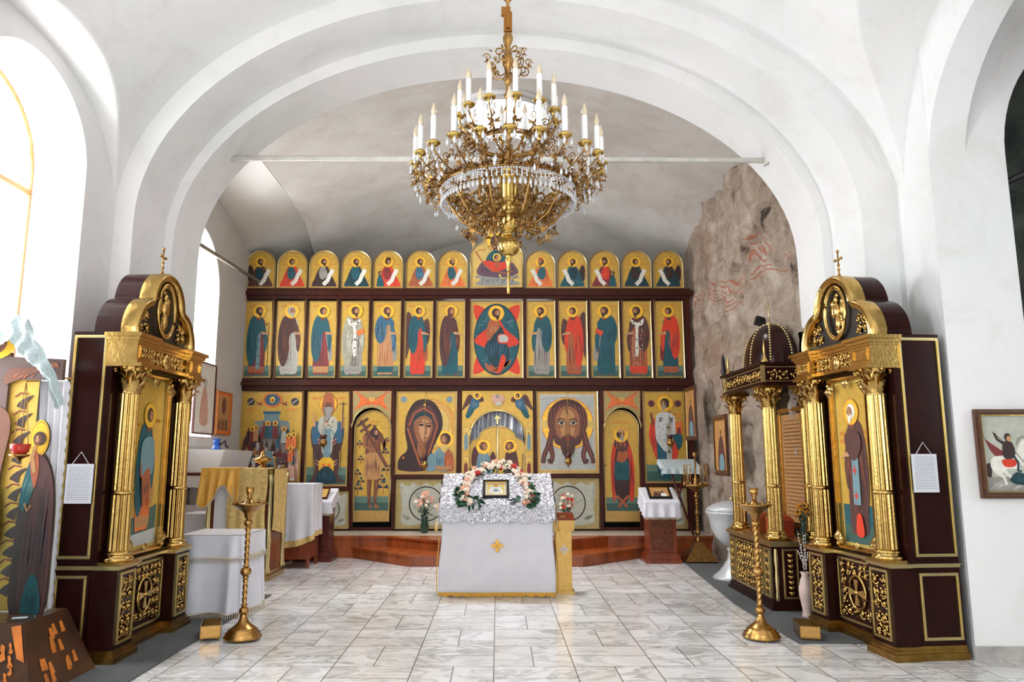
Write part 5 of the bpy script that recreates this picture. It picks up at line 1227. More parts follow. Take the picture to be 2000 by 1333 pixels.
# ------------------------------------------------------------------ candle stands
def candle_stand(label, x, y, H=1.24, group='brass candle stands at the floor edge', s=1.0):
    t = thing('candle_stand', label, 'candle stand', (x, y, 0), 0, group)
    m = MB(); m.lathe([(0, .012), (.15*s, .012), (.155*s, .02), (.155*s, .03), (.14*s, .045), (.143*s, .055), (.12*s, .07), (.122*s, .08), (.095*s, .10), (.07*s, .12), (.05*s, .135), (.03*s, .17), (.024*s, .21)], seg=40)
    for k in range(3): a = 2*pi*k/3+.5; m.ball((.135*s*cos(a), .135*s*sin(a), .01), .012, 8, 5)
    m.build('base', M_brass, t)
    m = MB(); zt = H-.27
    def tw(u, v):
        a = 2*pi*u; z = lerp(.21, zt, v); r = .019*s*(1+.18*cos(2*(a-z*60)))
        return (r*cos(a), r*sin(a), z)
    m.grid(tw, 16, 150, True)
    for z, r in ((.23, .040), (zt*.56, .045), (zt-.03, .036)):
        m.ball((0, 0, z), (r*s, r*s, r*s*.95), 18, 12); m.lathe([(.02*s, z-.055), (.032*s, z-.05), (.02*s, z-.04)], seg=16); m.lathe([(.02*s, z+.04), (.032*s, z+.05), (.02*s, z+.055)], seg=16)
    m.build('pole', M_brass, t)
    m = MB(); m.lathe([(.02*s, zt), (.035*s, zt+.02), (.04*s, zt+.05), (.085*s, zt+.085), (.125*s, zt+.115), (.15*s, zt+.13), (.148*s, zt+.137), (.12*s, zt+.128), (.04*s, zt+.135), (.03*s, zt+.16), (.0, zt+.165)], seg=36)
    m.build('dish', M_brass, t)
    m = MB(); m.lathe([(.012*s, zt+.16), (.022*s, zt+.175), (.016*s, zt+.19), (.032*s, zt+.225), (.038*s, zt+.27), (.03*s, zt+.27), (.0, zt+.235)], seg=20); m.build('centre_cup', M_brass, t)
    for k in range(12):
        a = 2*pi*k/12+.2; m = MB(); r = .128*s
        m.lathe([(.0, zt+.125), (.010, zt+.13), (.007, zt+.14), (.011, zt+.155), (.008, zt+.155), (.0, zt+.145)], (r*cos(a), r*sin(a), 0), 8); m.build('candle_cup', M_brass, t)
    return t
candle_stand('brass candle stand with twisted stem before the white satin table', -2.13, 6.5, 1.25)
candle_stand('brass candle stand with twisted stem before the domed shrine', 2.21, 6.52, 1.24)
def tray(label, x, y, rz, L=.32):
    t = thing('candle_end_box', label, 'box', (x, y, 0), rz, 'brass boxes for candle ends beside the stands')
    m = MB(); w, h = .16, .10
    for a in ((-w/2, -w/2+.006, 0, L), (w/2-.006, w/2, 0, L), (-w/2, w/2, 0, .006), (-w/2, w/2, L-.006, L)): m.box(a[0], a[1], a[2], a[3], .02, .02+h)
    m.box(-w/2, w/2, 0, L, .02, .028); m.box(-.05, .05, -.004, 0, .075, .08)
    m.build('tray', M_brass, t)
    m = MB(); m.box(-w/2+.006, w/2-.006, .006, L-.006, .028, .06); m.build('sand', M_black, t)
    for a in (-1, 1):
        for b in (.02, L-.02): m = MB(); m.lathe([(.006, 0), (.010, .005), (.008, .02)], (a*.06, b, 0), 8); m.build('foot', M_brass, t)
tray('small brass box on the floor at the foot of the left candle stand', -2.38, 6.44, radians(18))
tray('small brass box on the floor at the foot of the right candle stand', 2.58, 6.42, radians(-12))

# ------------------------------------------------------------------ central lectern table
def sequin():
    m, N, L, p = nodes('sequin_cloth'); tc = N.new('ShaderNodeTexCoord')
    vo = N.new('ShaderNodeTexVoronoi'); vo.inputs['Scale'].default_value = 75; L.new(tc.outputs['Object'], vo.inputs['Vector'])
    r = ramp(N, [(0, srgb(172, 172, 182)), (.5, srgb(224, 222, 228)), (1, srgb(196, 202, 216))]); L.new(vo.outputs['Color'], r.inputs[0]); L.new(r.outputs[0], p.inputs['Base Color'])
    mt = ramp(N, [(.45, (.1, .1, .1)), (.55, (.8, .8, .8))]); L.new(vo.outputs['Color'], mt.inputs[0]); L.new(mt.outputs[0], p.inputs['Metallic'])
    p.inputs['Roughness'].default_value = .3; p.inputs['Specular IOR Level'].default_value = .6
    g = N.new('ShaderNodeNewGeometry')
    sub = N.new('ShaderNodeVectorMath'); sub.operation = 'SUBTRACT'; L.new(vo.outputs['Color'], sub.inputs[0]); sub.inputs[1].default_value = (.5, .5, .5)
    ad = N.new('ShaderNodeVectorMath'); ad.operation = 'MULTIPLY_ADD'; L.new(sub.outputs[0], ad.inputs[0]); ad.inputs[1].default_value = (1.05, 1.05, 1.05); L.new(g.outputs['Normal'], ad.inputs[2])
    nn = N.new('ShaderNodeVectorMath'); nn.operation = 'NORMALIZE'; L.new(ad.outputs[0], nn.inputs[0]); L.new(nn.outputs[0], p.inputs['Normal'])
    return m
M_seq = sequin()
YT = 8.40
def cloth_fold(x, z, amp=.012, f=16, ph=0): return amp*sin(x*f+ph+1.5*sin(z*2.2+ph))*(1-.5*z)
t = thing('lectern_table', 'wide sloping lectern table standing under white cloths in the centre aisle', 'table', (-.005, YT, 0))
m = MB(); m.prism([(.02, .94), (.5, 1.22), (.5, 1.26), (.02, .98)], -.56, .56, 'x'); m.build('sloped_top', M_lect, t)
for sx in (-1, 1):
    for y in (.05, .46): m = MB(); m.box(sx*.52-.025, sx*.52+.025, y-.025, y+.025, 0, .96 if y < .2 else 1.18); m.build('leg', M_lect, t)
def tablecloth_grid(m, hw0, hw1, zl, zb, seed=0):
    pass
# white under-cloth: front fall and two side falls as one sheet
m = MB()
def front(u, v):   # u across from left side back .. right side back
    z = lerp(.045, 1.0, v); q = u*4-2       # -2..2 ; |q|<1 front
    hw = .618+.012*sin(z*7)+(1-v)*.012
    if abs(q) <= 1: x = q*hw; y = -.022+cloth_fold(x, z, .008, 9)
    else:
        s = math.copysign(1, q); x = s*(hw+.005*sin(z*9+q*7)); y = (abs(q)-1)*.50-.02+.0*q; z = z+.0
    if abs(q) > 1: z = lerp(.045+.02*sin(q*9), 1.0+(abs(q)-1)*.28, v)
    return (x, y, z)
m.grid(front, 160, 40)
cl = m.build('altar_cloth', M_cloth, None, (-.005, YT, 0)); tag(cl, 'plain white cloth with gold fringe hanging to the floor over the central table', 'tablecloth')
m = MB()
m.grid(lambda u, v: (lerp(-.64, .64, u), -.034+cloth_fold(lerp(-.64, .64, u), .05, .008, 9)+.006*sin(u*300)*v, lerp(.055, .012+.006*sin(u*70), v)), 240, 2)
for s in (-1, 1): m.grid(lambda u, v: (s*(.645+.012*sin(lerp(.04, .62, u)*7)+.012*v), -.02+.02*v, lerp(.04, .62, u)), 60, 2)
m.build('gold_fringe', M_gfringe, cl)
m = MB(); cz = .545
for a in range(4):
    m.M = T(.0, -.034, cz) @ RY(a*pi/2); m.prism([(-.012, 0), (.012, 0), (.024, .045), (.018, .058), (0, .068), (-.018, .058), (-.024, .045)], -.003, .003, 'y')
m.M = Matrix.Identity(4); m.ball((0, -.036, cz), (.016, .005, .016), 10, 5); m.build('embroidered_cross', M_gcloth2, cl)
# sequinned top cloth
m = MB()
def top(u, v):     # v 0 at front hem, 1 at back
    x = lerp(-.63, .63, u); e = abs(u-.5)*2
    if v < .3: q = v/.3; z = lerp(.80+.012*sin(u*40), 1.0, q); y = -.045+cloth_fold(x, .4, .008, 14)*(1-q)-.008
    else: q = (v-.3)/.7; y = -.045+q*.56; z = 1.0+q*.315+.004*sin(x*30+q*9)
    return (x*(1.0 if v > .3 else 1.01), y, z)
m.grid(top, 110, 60)
for s in (-1, 1):
    m.grid(lambda u, v: (s*(.632+.018*sin(u*11)+.02*v), -.04+.55*u, 1.0+.31*u-.0*u-(.28+.03*sin(u*14))*v), 30, 12)
sq = m.build('sequin_cloth', M_seq, None, (-.005, YT, 0)); tag(sq, 'glittering silver sequinned cloth over the sloping top of the central table', 'cloth')
m = MB()
for s in (-1, 1): m.tube([(s*(.66+.018*sin(u*11)), -.04+.55*u, 1.0+.31*u-.29-.03*sin(u*14)) for u in [i/16 for i in range(17)]], .012, 6)
m.build('gold_edging', M_gfringe, sq)

# flowers helper
def flower(m, c, r, mats_ix, R, petals=6, up=(0, -1, .6)):
    up = Vector(up).normalized(); a = up.orthogonal().normalized(); b = up.cross(a); c = Vector(c)
    m.mi = mats_ix
    for lay, (k, tilt) in enumerate(((petals, .5), (petals-1, 1.0))):
        for i in range(k):
            q = 2*pi*(i+.5*lay)/k+R.random()*.4; d = a*cos(q)+b*sin(q); n = d.cross(up)
            P0 = c; P1 = c+d*r*.6+n*r*.34+up*r*.25*tilt; P2 = c+d*r*(1.-.25*lay)+up*r*.5*tilt; P3 = c+d*r*.6-n*r*.34+up*r*.25*tilt
            m.add([P0, P1, P2, P3], [(0, 1, 2, 3)], True)
def leafm(m, c, d, r, ix, R):
    d = Vector(d).normalized(); n = d.cross(Vector((R.uniform(-1, 1), R.uniform(-1, 1), .5))).normalized(); c = Vector(c); m.mi = ix
    m.add([c, c+d*r*.5+n*r*.25, c+d*r, c+d*r*.5-n*r*.25], [(0, 1, 2, 3)], True)

w = thing('flower_wreath', 'horseshoe wreath of cream, blush and red flowers leaning on the central table', 'wreath', (-.01, YT, 0))
R = random.Random(4); lv = MB(); lv.recalc = False
for i in range(92):
    a = lerp(-.42, pi+.42, i/91); rr = .365+R.uniform(-.05, .05)
    x = rr*cos(a); s = .15+.56*(rr/.365)*sin(a); y = s*.87*1.0-.02; z = 1.0+s*.50+.05+R.uniform(-.015, .03)
    f = MB(); f.recalc = False; edge = sin(a) < .15
    ix = 0; r = R.uniform(.036, .05)
    flower(f, (0, 0, 0), r, 0, R, 7, (cos(a)*.3, -1, .7))
    f.ball((0, -.3*r, .15*r), r*.42, 8, 5); q = R.random(); col = M_wfl if q < .58 else (M_pfl if q < .84 else M_rfl)
    f.build('flower', col, w, (x, y, z))
    for k in range(5 if edge else 2):
        leafm(lv, (x, y+.0, z-.02), (R.uniform(-1, 1)+cos(a), R.uniform(-.6, .3), R.uniform(-.8, .5)), .10 if edge else .07, 0, R)
for s in (-1, 1):
    for k in range(14): leafm(lv, (s*R.uniform(.18, .38), .0+R.uniform(-.03, .05), 1.02+R.uniform(0, .06)), (s*R.uniform(-1, .6), -.5, R.uniform(-.8, .2)), .12, 0, R)
lv.build('leaves', M_leaf, w, kind='stuff')

def framed(name, label, cat, loc, rot, w, h, M_f, fw, draw, group=None, inner=M_gold, d=.02):
    t = thing(name, label, cat, loc, 0, group); t.rotation_euler = rot
    p = Pic(w-2*fw, h-2*fw, .006, .0003); p.board(False, 'edge', None, 'bg', 0); draw(p); p.build('painting', t, (-w/2+fw, 0, fw))
    m = MB(); panel_frame(m, -w/2, w/2, 0, h, .012, fw, d)
    m.build('frame', M_f, t)
    if inner:
        m = MB(); q = fw*.9; panel_frame(m, -w/2+q, w/2-q, q, h-q, .004, fw*.35, d*.5); m.build('gilt_slip', inner, t)
    return t
def small_feast(p):
    H = p.H; p.rect(4, 4, 96, H-4, 'silver'); p.rect(10, 8, 90, H-8, 'bg2'); p.blob([(20, 14), (24, H*.5), (50, H*.62), (76, H*.5), (80, 14)], 'white'); p.ell(30, H*.6, 8, 8, 'silver'); p.ell(68, H*.6, 8, 8, 'silver')
    p.ell(50, H*.4, 12, 9, 'lblue'); p.ell(50, H*.72, 6, 6, 'rust'); p.fold(26, 74, 16, H*.5, 'grey', 7, 0, 2)
framed('framed_icon', 'small silver icon in a black frame standing inside the wreath', 'icon', (-.02, YT+.055, 1.055), (-.60, 0, 0), .30, .235, M_black, .028, small_feast)

# donation post
x0 = .745; t = thing('donation_box', 'narrow gold donation box on a square post right of the central table', 'donation box', (x0, 8.62, 0))
m = MB(); m.box(-.115, .115, -.02, .2, 0, .03); m.box(-.09, .09, 0, .17, .03, .68); m.box(-.10, .10, -.01, .18, .30, .315) if False else None
m.build('post', mat('brushed_gold', (182, 146, 82), .34, .9, .12, 20), t)
m = MB(); m.frus((-.115, .115, -.03, .2), (-.122, .122, -.035, .205), .68, .80); m.build('head', MATS['brushed_gold'], t)
m = MB(); m.prism([(-.04, .80), (.21, .80), (.21, .87), (-.04, .815)], -.125, .125, 'x'); m.box(-.05, .05, .06, .08, .845, .85); m.build('sloping_lid', mat('red_brown_lacquer', (120, 40, 18), .2), t)
m = MB()
for a in range(4):
    m.M = T(0, -.004, .475) @ RY(a*pi/2); m.prism([(-.006, .008), (.006, .008), (.016, .04), (0, .055), (-.016, .04)], 0, .004, 'y')
    m.M = m.M @ RY(pi/4); m.prism([(-.004, .01), (.004, .01), (0, .036)], 0, .004, 'y')
m.build('cross_emblem', M_cloth, t)
m = MB(); m.box(-.04, .03, .03, .06, .835, .842); m.build('slot', M_cup, t)

# ------------------------------------------------------------------ side lecterns with cloths
def cloth_over(name, label, loc, rz, w, d, zf, zb, drop, mtl, group=None, fringe=None, amp=.010, side=.8, ff=30):
    """a cloth lying over a sloping top and falling in front and at the sides"""
    m = MB(); hw = w/2
    def fn(u, v):
        # v: 0 hem front, .4 front edge, 1 back ; u across incl sides
        q = u*2-1; a = abs(q); s = 1 if q >= 0 else -1
        k = .62
        xx = min(a/k, 1)*hw*s; ex = max(0, a-k)/(1-k)
        if v < .4:
            t = v/.4; z = zf-drop*(1-t); y = -.012-(amp*(1-t))*(1+sin(xx*ff+1)); x = xx*1.02
            if ex: x = s*(hw+.012+amp*sin(t*5+ex*6)); y = -.01+ex*d*.5*(1-t)*.4; z = z-ex*.03
        else:
            t = (v-.4)/.6; y = t*d; z = lerp(zf, zb, t)+.006; x = xx
            if ex: x = s*(hw+.010+amp*.8*(1+sin(t*ff*.6+ex*2))*ex); z = z-ex*drop*side
        return (x, y, z)
    m.grid(fn, 70, 44)
    c = m.build(name, mtl, None, loc); c.rotation_euler = (0, 0, rz); tag(c, label, 'cloth', group)
    if fringe:
        m = MB(); n = int(w/.012); y = -.016
        for i in range(n):
            x = -hw*1.02+w*1.02*(i+.5)/n; yy = -.014-amp*(1+sin(x*ff+1)); m.box(x-.0025, x+.0025, yy-.002, yy+.002, zf-drop-.03, zf-drop+.002)
        m.box(-hw*1.02, hw*1.02, -.016-amp*.6, -.012-amp*.6, zf-drop, zf-drop+.008) if False else None
        m.build('fringe', fringe, c, kind='stuff')
    return c
def carved_lectern(label, x, y, w, M_w, motif):
    t = thing('lectern', label, 'lectern', (x, y, 0), 0)
    m = MB(); m.box(-w/2-.03, w/2+.03, -.03, .42, 0, .05); m.box(-w/2-.01, w/2+.01, -.01, .40, .05, .11); m.box(-w/2+.01, w/2-.01, .01, .38, .11, .14); m.build('plinth', M_w, t)
    m = MB(); m.box(-w/2+.03, w/2-.03, .03, .36, .14, .82); m.prism([(-.02, .80), (.40, .98), (.40, 1.01), (-.02, .85)], -w/2+.01, w/2-.01, 'x'); m.prism([(.03, .80), (.36, .80), (.36, .97)], -w/2+.03, w/2-.03, 'x'); m.build('body', M_w, t)
    m = MB(); panel_frame(m, -w/2+.03, w/2-.03, .15, .80, .03, .035, .012); m.build('panel_frame', M_w, t)
    m = MB()
    if motif:
        scrollwork(m, -w/2+.08, w/2-.08, .20, .34, 9, .08, .03, .007); m.build('carving', M_w, t)
        m = MB()
        for a in range(4):
            m.M = T(0, .024, .52) @ RY(a*pi/2); m.prism([(-.012, 0), (.012, 0), (.045, .085), (.02, .10), (0, .125), (-.02, .10), (-.045, .085)], -.006, .006, 'y')
        m.M = Matrix.Identity(4)
        for s in (-1, 1):
            for z in (.35, .66): leaf(m, s*.05, z, .06, pi/2+s*.6, .026, .3)
        m.build('red_cross', mat('red_lacquer', (140, 26, 16), .3), t)
    else:
        m.box(-w/2+.075, w/2-.075, .022, .028, .19, .76); m.build('inlaid_panel', wood_mat('burr_wood', (70, 32, 18), (128, 66, 34), .3, (9, 9, 9)), t)
    return t
XL = at(612, 1098, 11.2).x
carved_lectern('dark red lectern carved with a cross, left of the steps', XL, 11.15, .50, M_carved, True)
cloth_over('lectern_cloth', 'white fringed cloth over the dark red lectern left of the steps', (XL, 11.13, 0), 0, .50, .44, .86, 1.03, .17, M_cloth, 'white cloths on the small lecterns', M_fringe)
def textdoc(p):
    H = p.H; p.rect(5, 5, 95, H-5, 'bg2')
    p.off += p.step
    for k in range(4): p.script(10, 90, H-16-k*(H-16)/4.4, (H-16)/8, 'rust')
framed('framed_text', 'framed ochre text sheet lying on the dark red lectern', 'picture', (XL, 11.19, .90), (-1.02, 0, 0), .34, .28, M_carved, .022, textdoc, inner=None)
XR = at(1285, 1092, 11.4).x
carved_lectern('chestnut lectern with plain inlaid front, right of the steps', XR, 11.0, .46, M_lect, False)
cloth_over('lectern_cloth', 'white satin cloth over the chestnut lectern right of the steps', (XR, 10.98, 0), 0, .50, .44, .87, 1.05, .22, M_satin, 'white cloths on the small lecterns', M_fringe, .014, 1.1, 40)
def darkicon(p):
    H = p.H; p.rect(6, 6, 94, H-6, 'tan'); p.blob([(20, 8), (24, H*.5), (50, H*.7), (76, H*.5), (84, 8)], 'brown'); p.ell(46, H*.62, 13, 13, 'bg2'); p.ell(46, H*.6, 7, 8, 'dskin'); p.blob([(56, 10), (60, H*.4), (80, H*.4), (86, 10)], 'white')
framed('framed_icon', 'small icon in a black frame lying on the chestnut lectern', 'icon', (XR, 11.04, .915), (-1.0, 0, 0), .34, .30, M_black, .03, darkicon)

# ------------------------------------------------------------------ left aisle: satin table, golden shrine, draped table
t = thing('side_table', 'low table hidden under white satin beside the left candle stand', 'table', (-2.74, 7.3, 0))
m = MB(); m.box(-.29, .29, .02, .62, .72, .755); m.build('table_top', M_lect, t)
for sx in (-.26, .26):
    for y in (.06, .58): m = MB(); m.box(sx-.02, sx+.02, y-.02, y+.02, 0, .72); m.build('leg', M_lect, t)
m = MB(); RW = .31
def satin(u, v, hem, out=0.):
    # perimeter falling: u along left side -> front -> right side
    L = [(-RW, .64), (-RW, -.01), (RW, -.01), (RW, .64)]; d = u*3; i = min(2, int(d)); f = d-i
    x = lerp(L[i][0], L[i+1][0], f); y = lerp(L[i][1], L[i+1][1], f)
    a = (.005+.045*v)*sin(u*46+1.8*sin(u*19))+.02*v; nx, ny = ((-1, 0), (0, -1), (1, 0))[i]
    c = min(f, 1-f); a *= min(1, c*8+.3)
    return (x+nx*(a+out), y+ny*(a+out), lerp(.765, hem, v)+.008*sin(u*40)*v)
m.grid(lambda u, v: satin(u, v, .05), 210, 30); m.grid(lambda u, v: (lerp(-RW, RW, u), lerp(-.01, .64, v), .768), 2, 2)
c = m.build('satin_cloth', M_satin, None, (-2.74, 7.3, 0)); tag(c, 'shiny white satin cloth falling in folds over the low table by the left candle stand', 'tablecloth')
m = MB(); m.grid(lambda u, v: satin(u, v*.30, .05, .012), 210, 8); m.build('top_valance', M_satin, c)
for nm, z, o, h in (('lower_fringe', .05, .004, .05), ('upper_fringe', .555, .016, .045)):
    m = MB()
    for i in range(130):
        u = (i+.5)/130; vv = 1. if z < .1 else .30; q = satin(u, vv, .05, o); m.box(q[0]-.003, q[0]+.003, q[1]-.003, q[1]+.003, z-h+.012*sin(u*30)*0, z+.012)
    m.tube([satin(i/160, vv, .05, o+.004) for i in range(161)], .005, 4); m.build(nm, M_fringe, c, kind='stuff')

XS, YS = -3.24, 9.45
t = thing('glazed_shrine', 'gilded glazed shrine partly covered by golden brocade in the left aisle', 'shrine', (XS, YS, 0))
m = MB(); m.box(-.40, .42, 0, .7, 0, .06); m.box(-.38, .40, .02, .68, .06, .10); m.build('plinth', M_gold, t)
m = MB(); m.box(-.36, .38, .04, .66, .10, 1.30); m.build('case', M_lect, t)
m = MB(); m.box(-.30, -.06, .02, .04, .40, 1.15); m.build('glass_pane', M_cab, t)
for (cx, cy) in ((.39, .03), (-.37, .03), (.39, .66)):
    m = MB(); m.lathe([(.045, 0.1), (.05, .13), (.035, .16), (.033, .45), (.045, .48), (.035, .5), (.032, 1.15), (.05, 1.22), (.055, 1.3), (.0, 1.3)], (cx, cy, 0), 56, 12, .14); m.build('corner_column', M_gold2, t)
m = MB(); scrollwork(m, .02, .34, .16, .55, 41, .09, .035); m.build('carved_panel', M_gold, t)
m = MB(); m.box(-.40, .42, 0, .7, 1.30, 1.35); m.build('top_board', M_gold, t)
# golden brocade (right hand fall) and yellow satin swag
m = MB()
m.grid(lambda u, v: (lerp(-.12, .36, u)+.01*sin(v*9), -.03+.012*sin(u*24+v*3)*v-.02*v, lerp(1.365, .42+.08*sin(u*5), v)), 60, 40)
m.grid(lambda u, v: (lerp(-.42, .44, u), lerp(-.02, .70, v), 1.362+.006*sin(u*20)), 10, 10)
m.grid(lambda u, v: (.445+.012*sin(u*20+v*3)*v, lerp(-.02, .55, u), lerp(1.362, .62-.1*u, v)), 30, 20)
c = m.build('brocade_cloth', M_gcloth, None, (XS, YS, 0)); tag(c, 'pale gold brocade falling down the front of the glazed shrine', 'cloth')
m = MB()
def swag(u, v):
    x = lerp(-.46, .02, u); hem = 1.02-.14*sin(u*pi*2.2+.5)
    return (x-.03*v*(1-u), -.045-.03*sin(u*26+1)*v-.015*v, lerp(1.375, hem, v))
m.grid(swag, 90, 30); m.grid(lambda u, v: (-.455-.03*v, lerp(-.03, .5, u), lerp(1.372, .98+.1*sin(u*9), v)), 20, 14)
m.grid(lambda u, v: (lerp(-.455, .02, u), lerp(-.04, .3, v), 1.376), 4, 4)
c = m.build('satin_swag', M_gcloth2, None, (XS, YS, 0)); tag(c, 'bright yellow satin draped over the left corner of the glazed shrine', 'cloth')
m = MB()
for i in range(70):
    q = swag((i+.5)/70, 1.); m.box(q[0]-.002, q[0]+.002, q[1]-.003, q[1]+.003, q[2]-.035, q[2]+.004)
m.build('fringe', M_fringe, c, kind='stuff')
# things on top of the shrine
def vessel(name, label, cat, px, py, Y, prof, mtl, seg=24, group=None):
    c = at(px, py, Y); m = MB(); m.lathe(prof, seg=seg); o = m.build(name, mtl, None, c); return tag(o, label, cat, group)
vessel('brass_bowl', 'footed brass bowl with lid on top of the glazed shrine', 'bowl', 512, 915, 9.9, [(0, 0), (.05, .0), (.04, .02), (.02, .03), (.025, .05), (.09, .08), (.12, .11), (.10, .13), (.05, .15), (.02, .18), (.025, .2), (0, .22)], M_brass)
def cupst(label, px, py, Y, h, M_, top=True):
    c = at(px, py, Y); t = thing('candlestick', label, 'candlestick', c, 0, 'candlesticks in the left aisle')
    m = MB(); m.lathe([(0, 0), (.07, .0), (.06, .02), (.02, .04), (.013, .08), (.02, h*.5), (.012, h*.55), (.012, h*.8), (.03, h*.86), (.0, h*.88)], seg=18); m.build('stem', M_, t)
    m = MB(); m.lathe([(.012, h*.86), (.035, h*.9), (.045, h), (.035, h), (0, h*.93)], seg=16); m.build('cup', MATS['red_glass'], t)
    if top:
        m = MB()
        for k in range(8): a = 2*pi*k/8; m.lathe([(.006, .02), (.010, .045), (.006, .045)], (.085*cos(a), .085*sin(a), 0), 6)
        m.lathe([(.05, .01), (.10, .02), (.095, .03), (.05, .02)], seg=20); m.build('candle_ring', M_, t)
cupst('dark candlestick with a black cup behind the golden shrine', 535, 952, 10.0, .46, M_bronze, False)
cupst('brass candlestick with ring of small cups on the white draped table', 552, 952, 10.75, .36, M_brass)
XD = at(582, 945, 10.75).x
t = thing('draped_table', 'tall side table hidden under a long white cloth behind the golden shrine', 'table', (XD, 10.45, 0))
m = MB(); m.box(-.27, .27, .02, .56, 1.08, 1.12); m.build('table_top', M_lect, t)
for sx in (-.24, .24):
    for y in (.06, .52): m = MB(); m.box(sx-.02, sx+.02, y-.02, y+.02, 0, 1.08); m.build('leg', M_lect, t)
m = MB(); m.box(-.24, .24, .05, .5, .12, .5); m.build('lower_shelf', M_lect, t)
m = MB()
def lc(u, v):
    L = [(-.29, .58), (-.29, 0), (.29, 0), (.29, .58)]; d = u*3; i = min(2, int(d)); f = d-i
    x = lerp(L[i][0], L[i+1][0], f); y = lerp(L[i][1], L[i+1][1], f); nx, ny = ((-1, 0), (0, -1), (1, 0))[i]
    a = (.004+.025*v)*sin(u*48)+.01*v; a *= min(1, min(f, 1-f)*8+.3)
    return (x+nx*a, y+ny*a, lerp(1.135, .42-.14*max(0, sin(u*6-1.2)), v))
m.grid(lc, 150, 26); m.grid(lambda u, v: (lerp(-.29, .29, u), lerp(0, .58, v), 1.137), 2, 2)
c = m.build('long_cloth', M_cloth, None, (XD, 10.45, 0)); tag(c, 'long white cloth with gold hem over the tall table behind the golden shrine', 'tablecloth')
m = MB(); m.grid(lambda u, v: tuple(Vector(lc(u, 1-.10*v))+Vector((0, -.004, 0))), 150, 3); m.build('gold_hem', M_gcloth, c)
vessel('brass_pot', 'small brass pot on the floor at the foot of the dark red lectern', 'pot', 556, 1096, 11.2, [(0, 0), (.06, 0), (.085, .03), (.09, .08), (.07, .10), (.03, .12), (.012, .15), (0, .15)], M_brass)

# white cupboard by the chancel window, with lamp; pictures on the wall
t = thing('white_cupboard', 'white cupboard with a sloping top under the chancel window', 'cupboard', (-4.02, 10.2, 0))
m = MB(); m.box(-.26, .20, 0, 1.2, 0, .86); m.build('base_unit', M_cab, t)
m = MB(); m.prism([(-.26, 1.30), (.22, 1.30), (.30, 1.60), (-.26, 1.62)], 0, 1.2, 'y'); m.build('sloping_desk', M_cab, t)
m = MB(); m.box(-.26, .24, -.01, 1.22, 1.26, 1.295); m.build('brown_shelf', M_carved, t)
m = MB(); m.box(-.26, .21, 0, 1.2, 1.10, 1.26); m.box(-.26, .21, .3, 1.2, .86, 1.10); m.build('drawer_case', M_cab, t)
c = at(425, 878, 10.6); t = thing('desk_lamp', 'small blue enamel lamp on the white cupboard', 'lamp', (c.x, 10.55, 1.615))
m = MB(); m.lathe([(0, 0), (.075, 0), (.07, .012), (.05, .03), (.04, .09), (.055, .15), (.0, .15)], seg=20); m.build('lamp_body', M_blue, t)
m = MB(); m.tube([(.04, 0, .06), (.12, 0, .12), (.13, 0, .05), (.17, 0, .02)], .016, 8); m.build('arm', M_black, t)
cloth_over('fringed_cloth', 'white fringed cloth on the ledge below the white cupboard', at(394, 1003, 9.7)-Vector((0, 0, .98)), 0, .42, .35, .98, .98, .26, M_cloth, None, M_fringe)
c = at(394, 1003, 9.7); m = MB(); m.box(-.22, .20, 0.02, .4, 0, c.z-.02); tag(m.build('low_cabinet', mat('yellow_cabinet', (206, 186, 110), .6), None, (c.x, c.y, 0)), 'low yellowish cabinet under the white fringed cloth', 'cabinet')
def sideboard_icon(name, label, X, y0, y1, z0, z1, face, M_f, draw, fw=.03, group=None, inner=M_gold):
    """picture hung on a side wall; face +1 looks to +x"""
    t = framed(name, label, 'icon', (X, (y0+y1)/2, z0), (0, 0, face*pi/2), y1-y0, z1-z0, M_f, fw, draw, group, inner); return t
def crowdicon(p):
    H = p.H; p.rect(0, 0, 100, H, 'orange'); p.rect(8, 8, 92, H-8, 'tan'); p.ell(50, H*.68, 14, 22, 'brown'); p.ell(50, H*.7, 7, 12, 'wine'); p.off += p.step
    for k in range(12): x = 18+k*6; p.blob([(x-4, 12), (x-3, H*.3), (x, H*.36), (x+3, H*.3), (x+4, 12)], ['brown', 'rust', 'wine', 'olive'][k % 4])
sideboard_icon('wall_icon', 'orange-brown icon board on the wall left of the screen', -4.28, 11.3, 11.92, 1.85, 2.52, 1, mat('orange_board', (190, 112, 46), .5), crowdicon, .012, None, None)
def glareicon(p):
    H = p.H; p.rect(0, 0, 100, H, 'white'); p.blob([(30, 20), (34, H*.5), (50, H*.7), (64, H*.5), (70, 20)], 'pink'); p.ell(50, H*.72, 9, 10, 'lgrey')  # white ground paints the reflection on the picture glass
t = sideboard_icon('wall_icon', 'pale glazed picture in a wavy dark frame standing in the chancel window', -4.24, 10.35, 11.1, 1.83, 2.87, 1, M_carved, glareicon, .02, None, None)
sideboard_icon('wall_icon', 'narrow red-brown icon showing behind the left icon case column', -4.24, 9.7, 10.25, 1.95, 2.6, 1, M_carved, crowdicon, .03)
def dimicon(p):
    H = p.H; p.rect(0, 0, 100, H, 'tan'); p.blob([(20, 4), (26, H*.5), (50, H*.7), (74, H*.5), (82, 4)], 'brown'); p.ell(50, H*.76, 12, 12, 'bg'); p.ell(50, H*.75, 7, 8, 'dskin'); p.blob([(30, 4), (36, H*.3), (66, H*.3), (72, 4)], 'lblue')
sideboard_icon('wall_icon', 'dark framed icon on the stone wall beside the screen', 3.02, 11.3, 11.95, 1.77, 2.6, -1, M_frame, dimicon, .05)
sideboard_icon('wall_icon', 'dark framed icon on the stone wall behind the font', 3.0, 9.75, 10.35, 1.26, 2.07, -1, M_frame, dimicon, .06)
c = at(1486, 629, 9.2); t = thing('spotlight', 'small black spotlight fixed to the stone wall', 'spotlight', c)
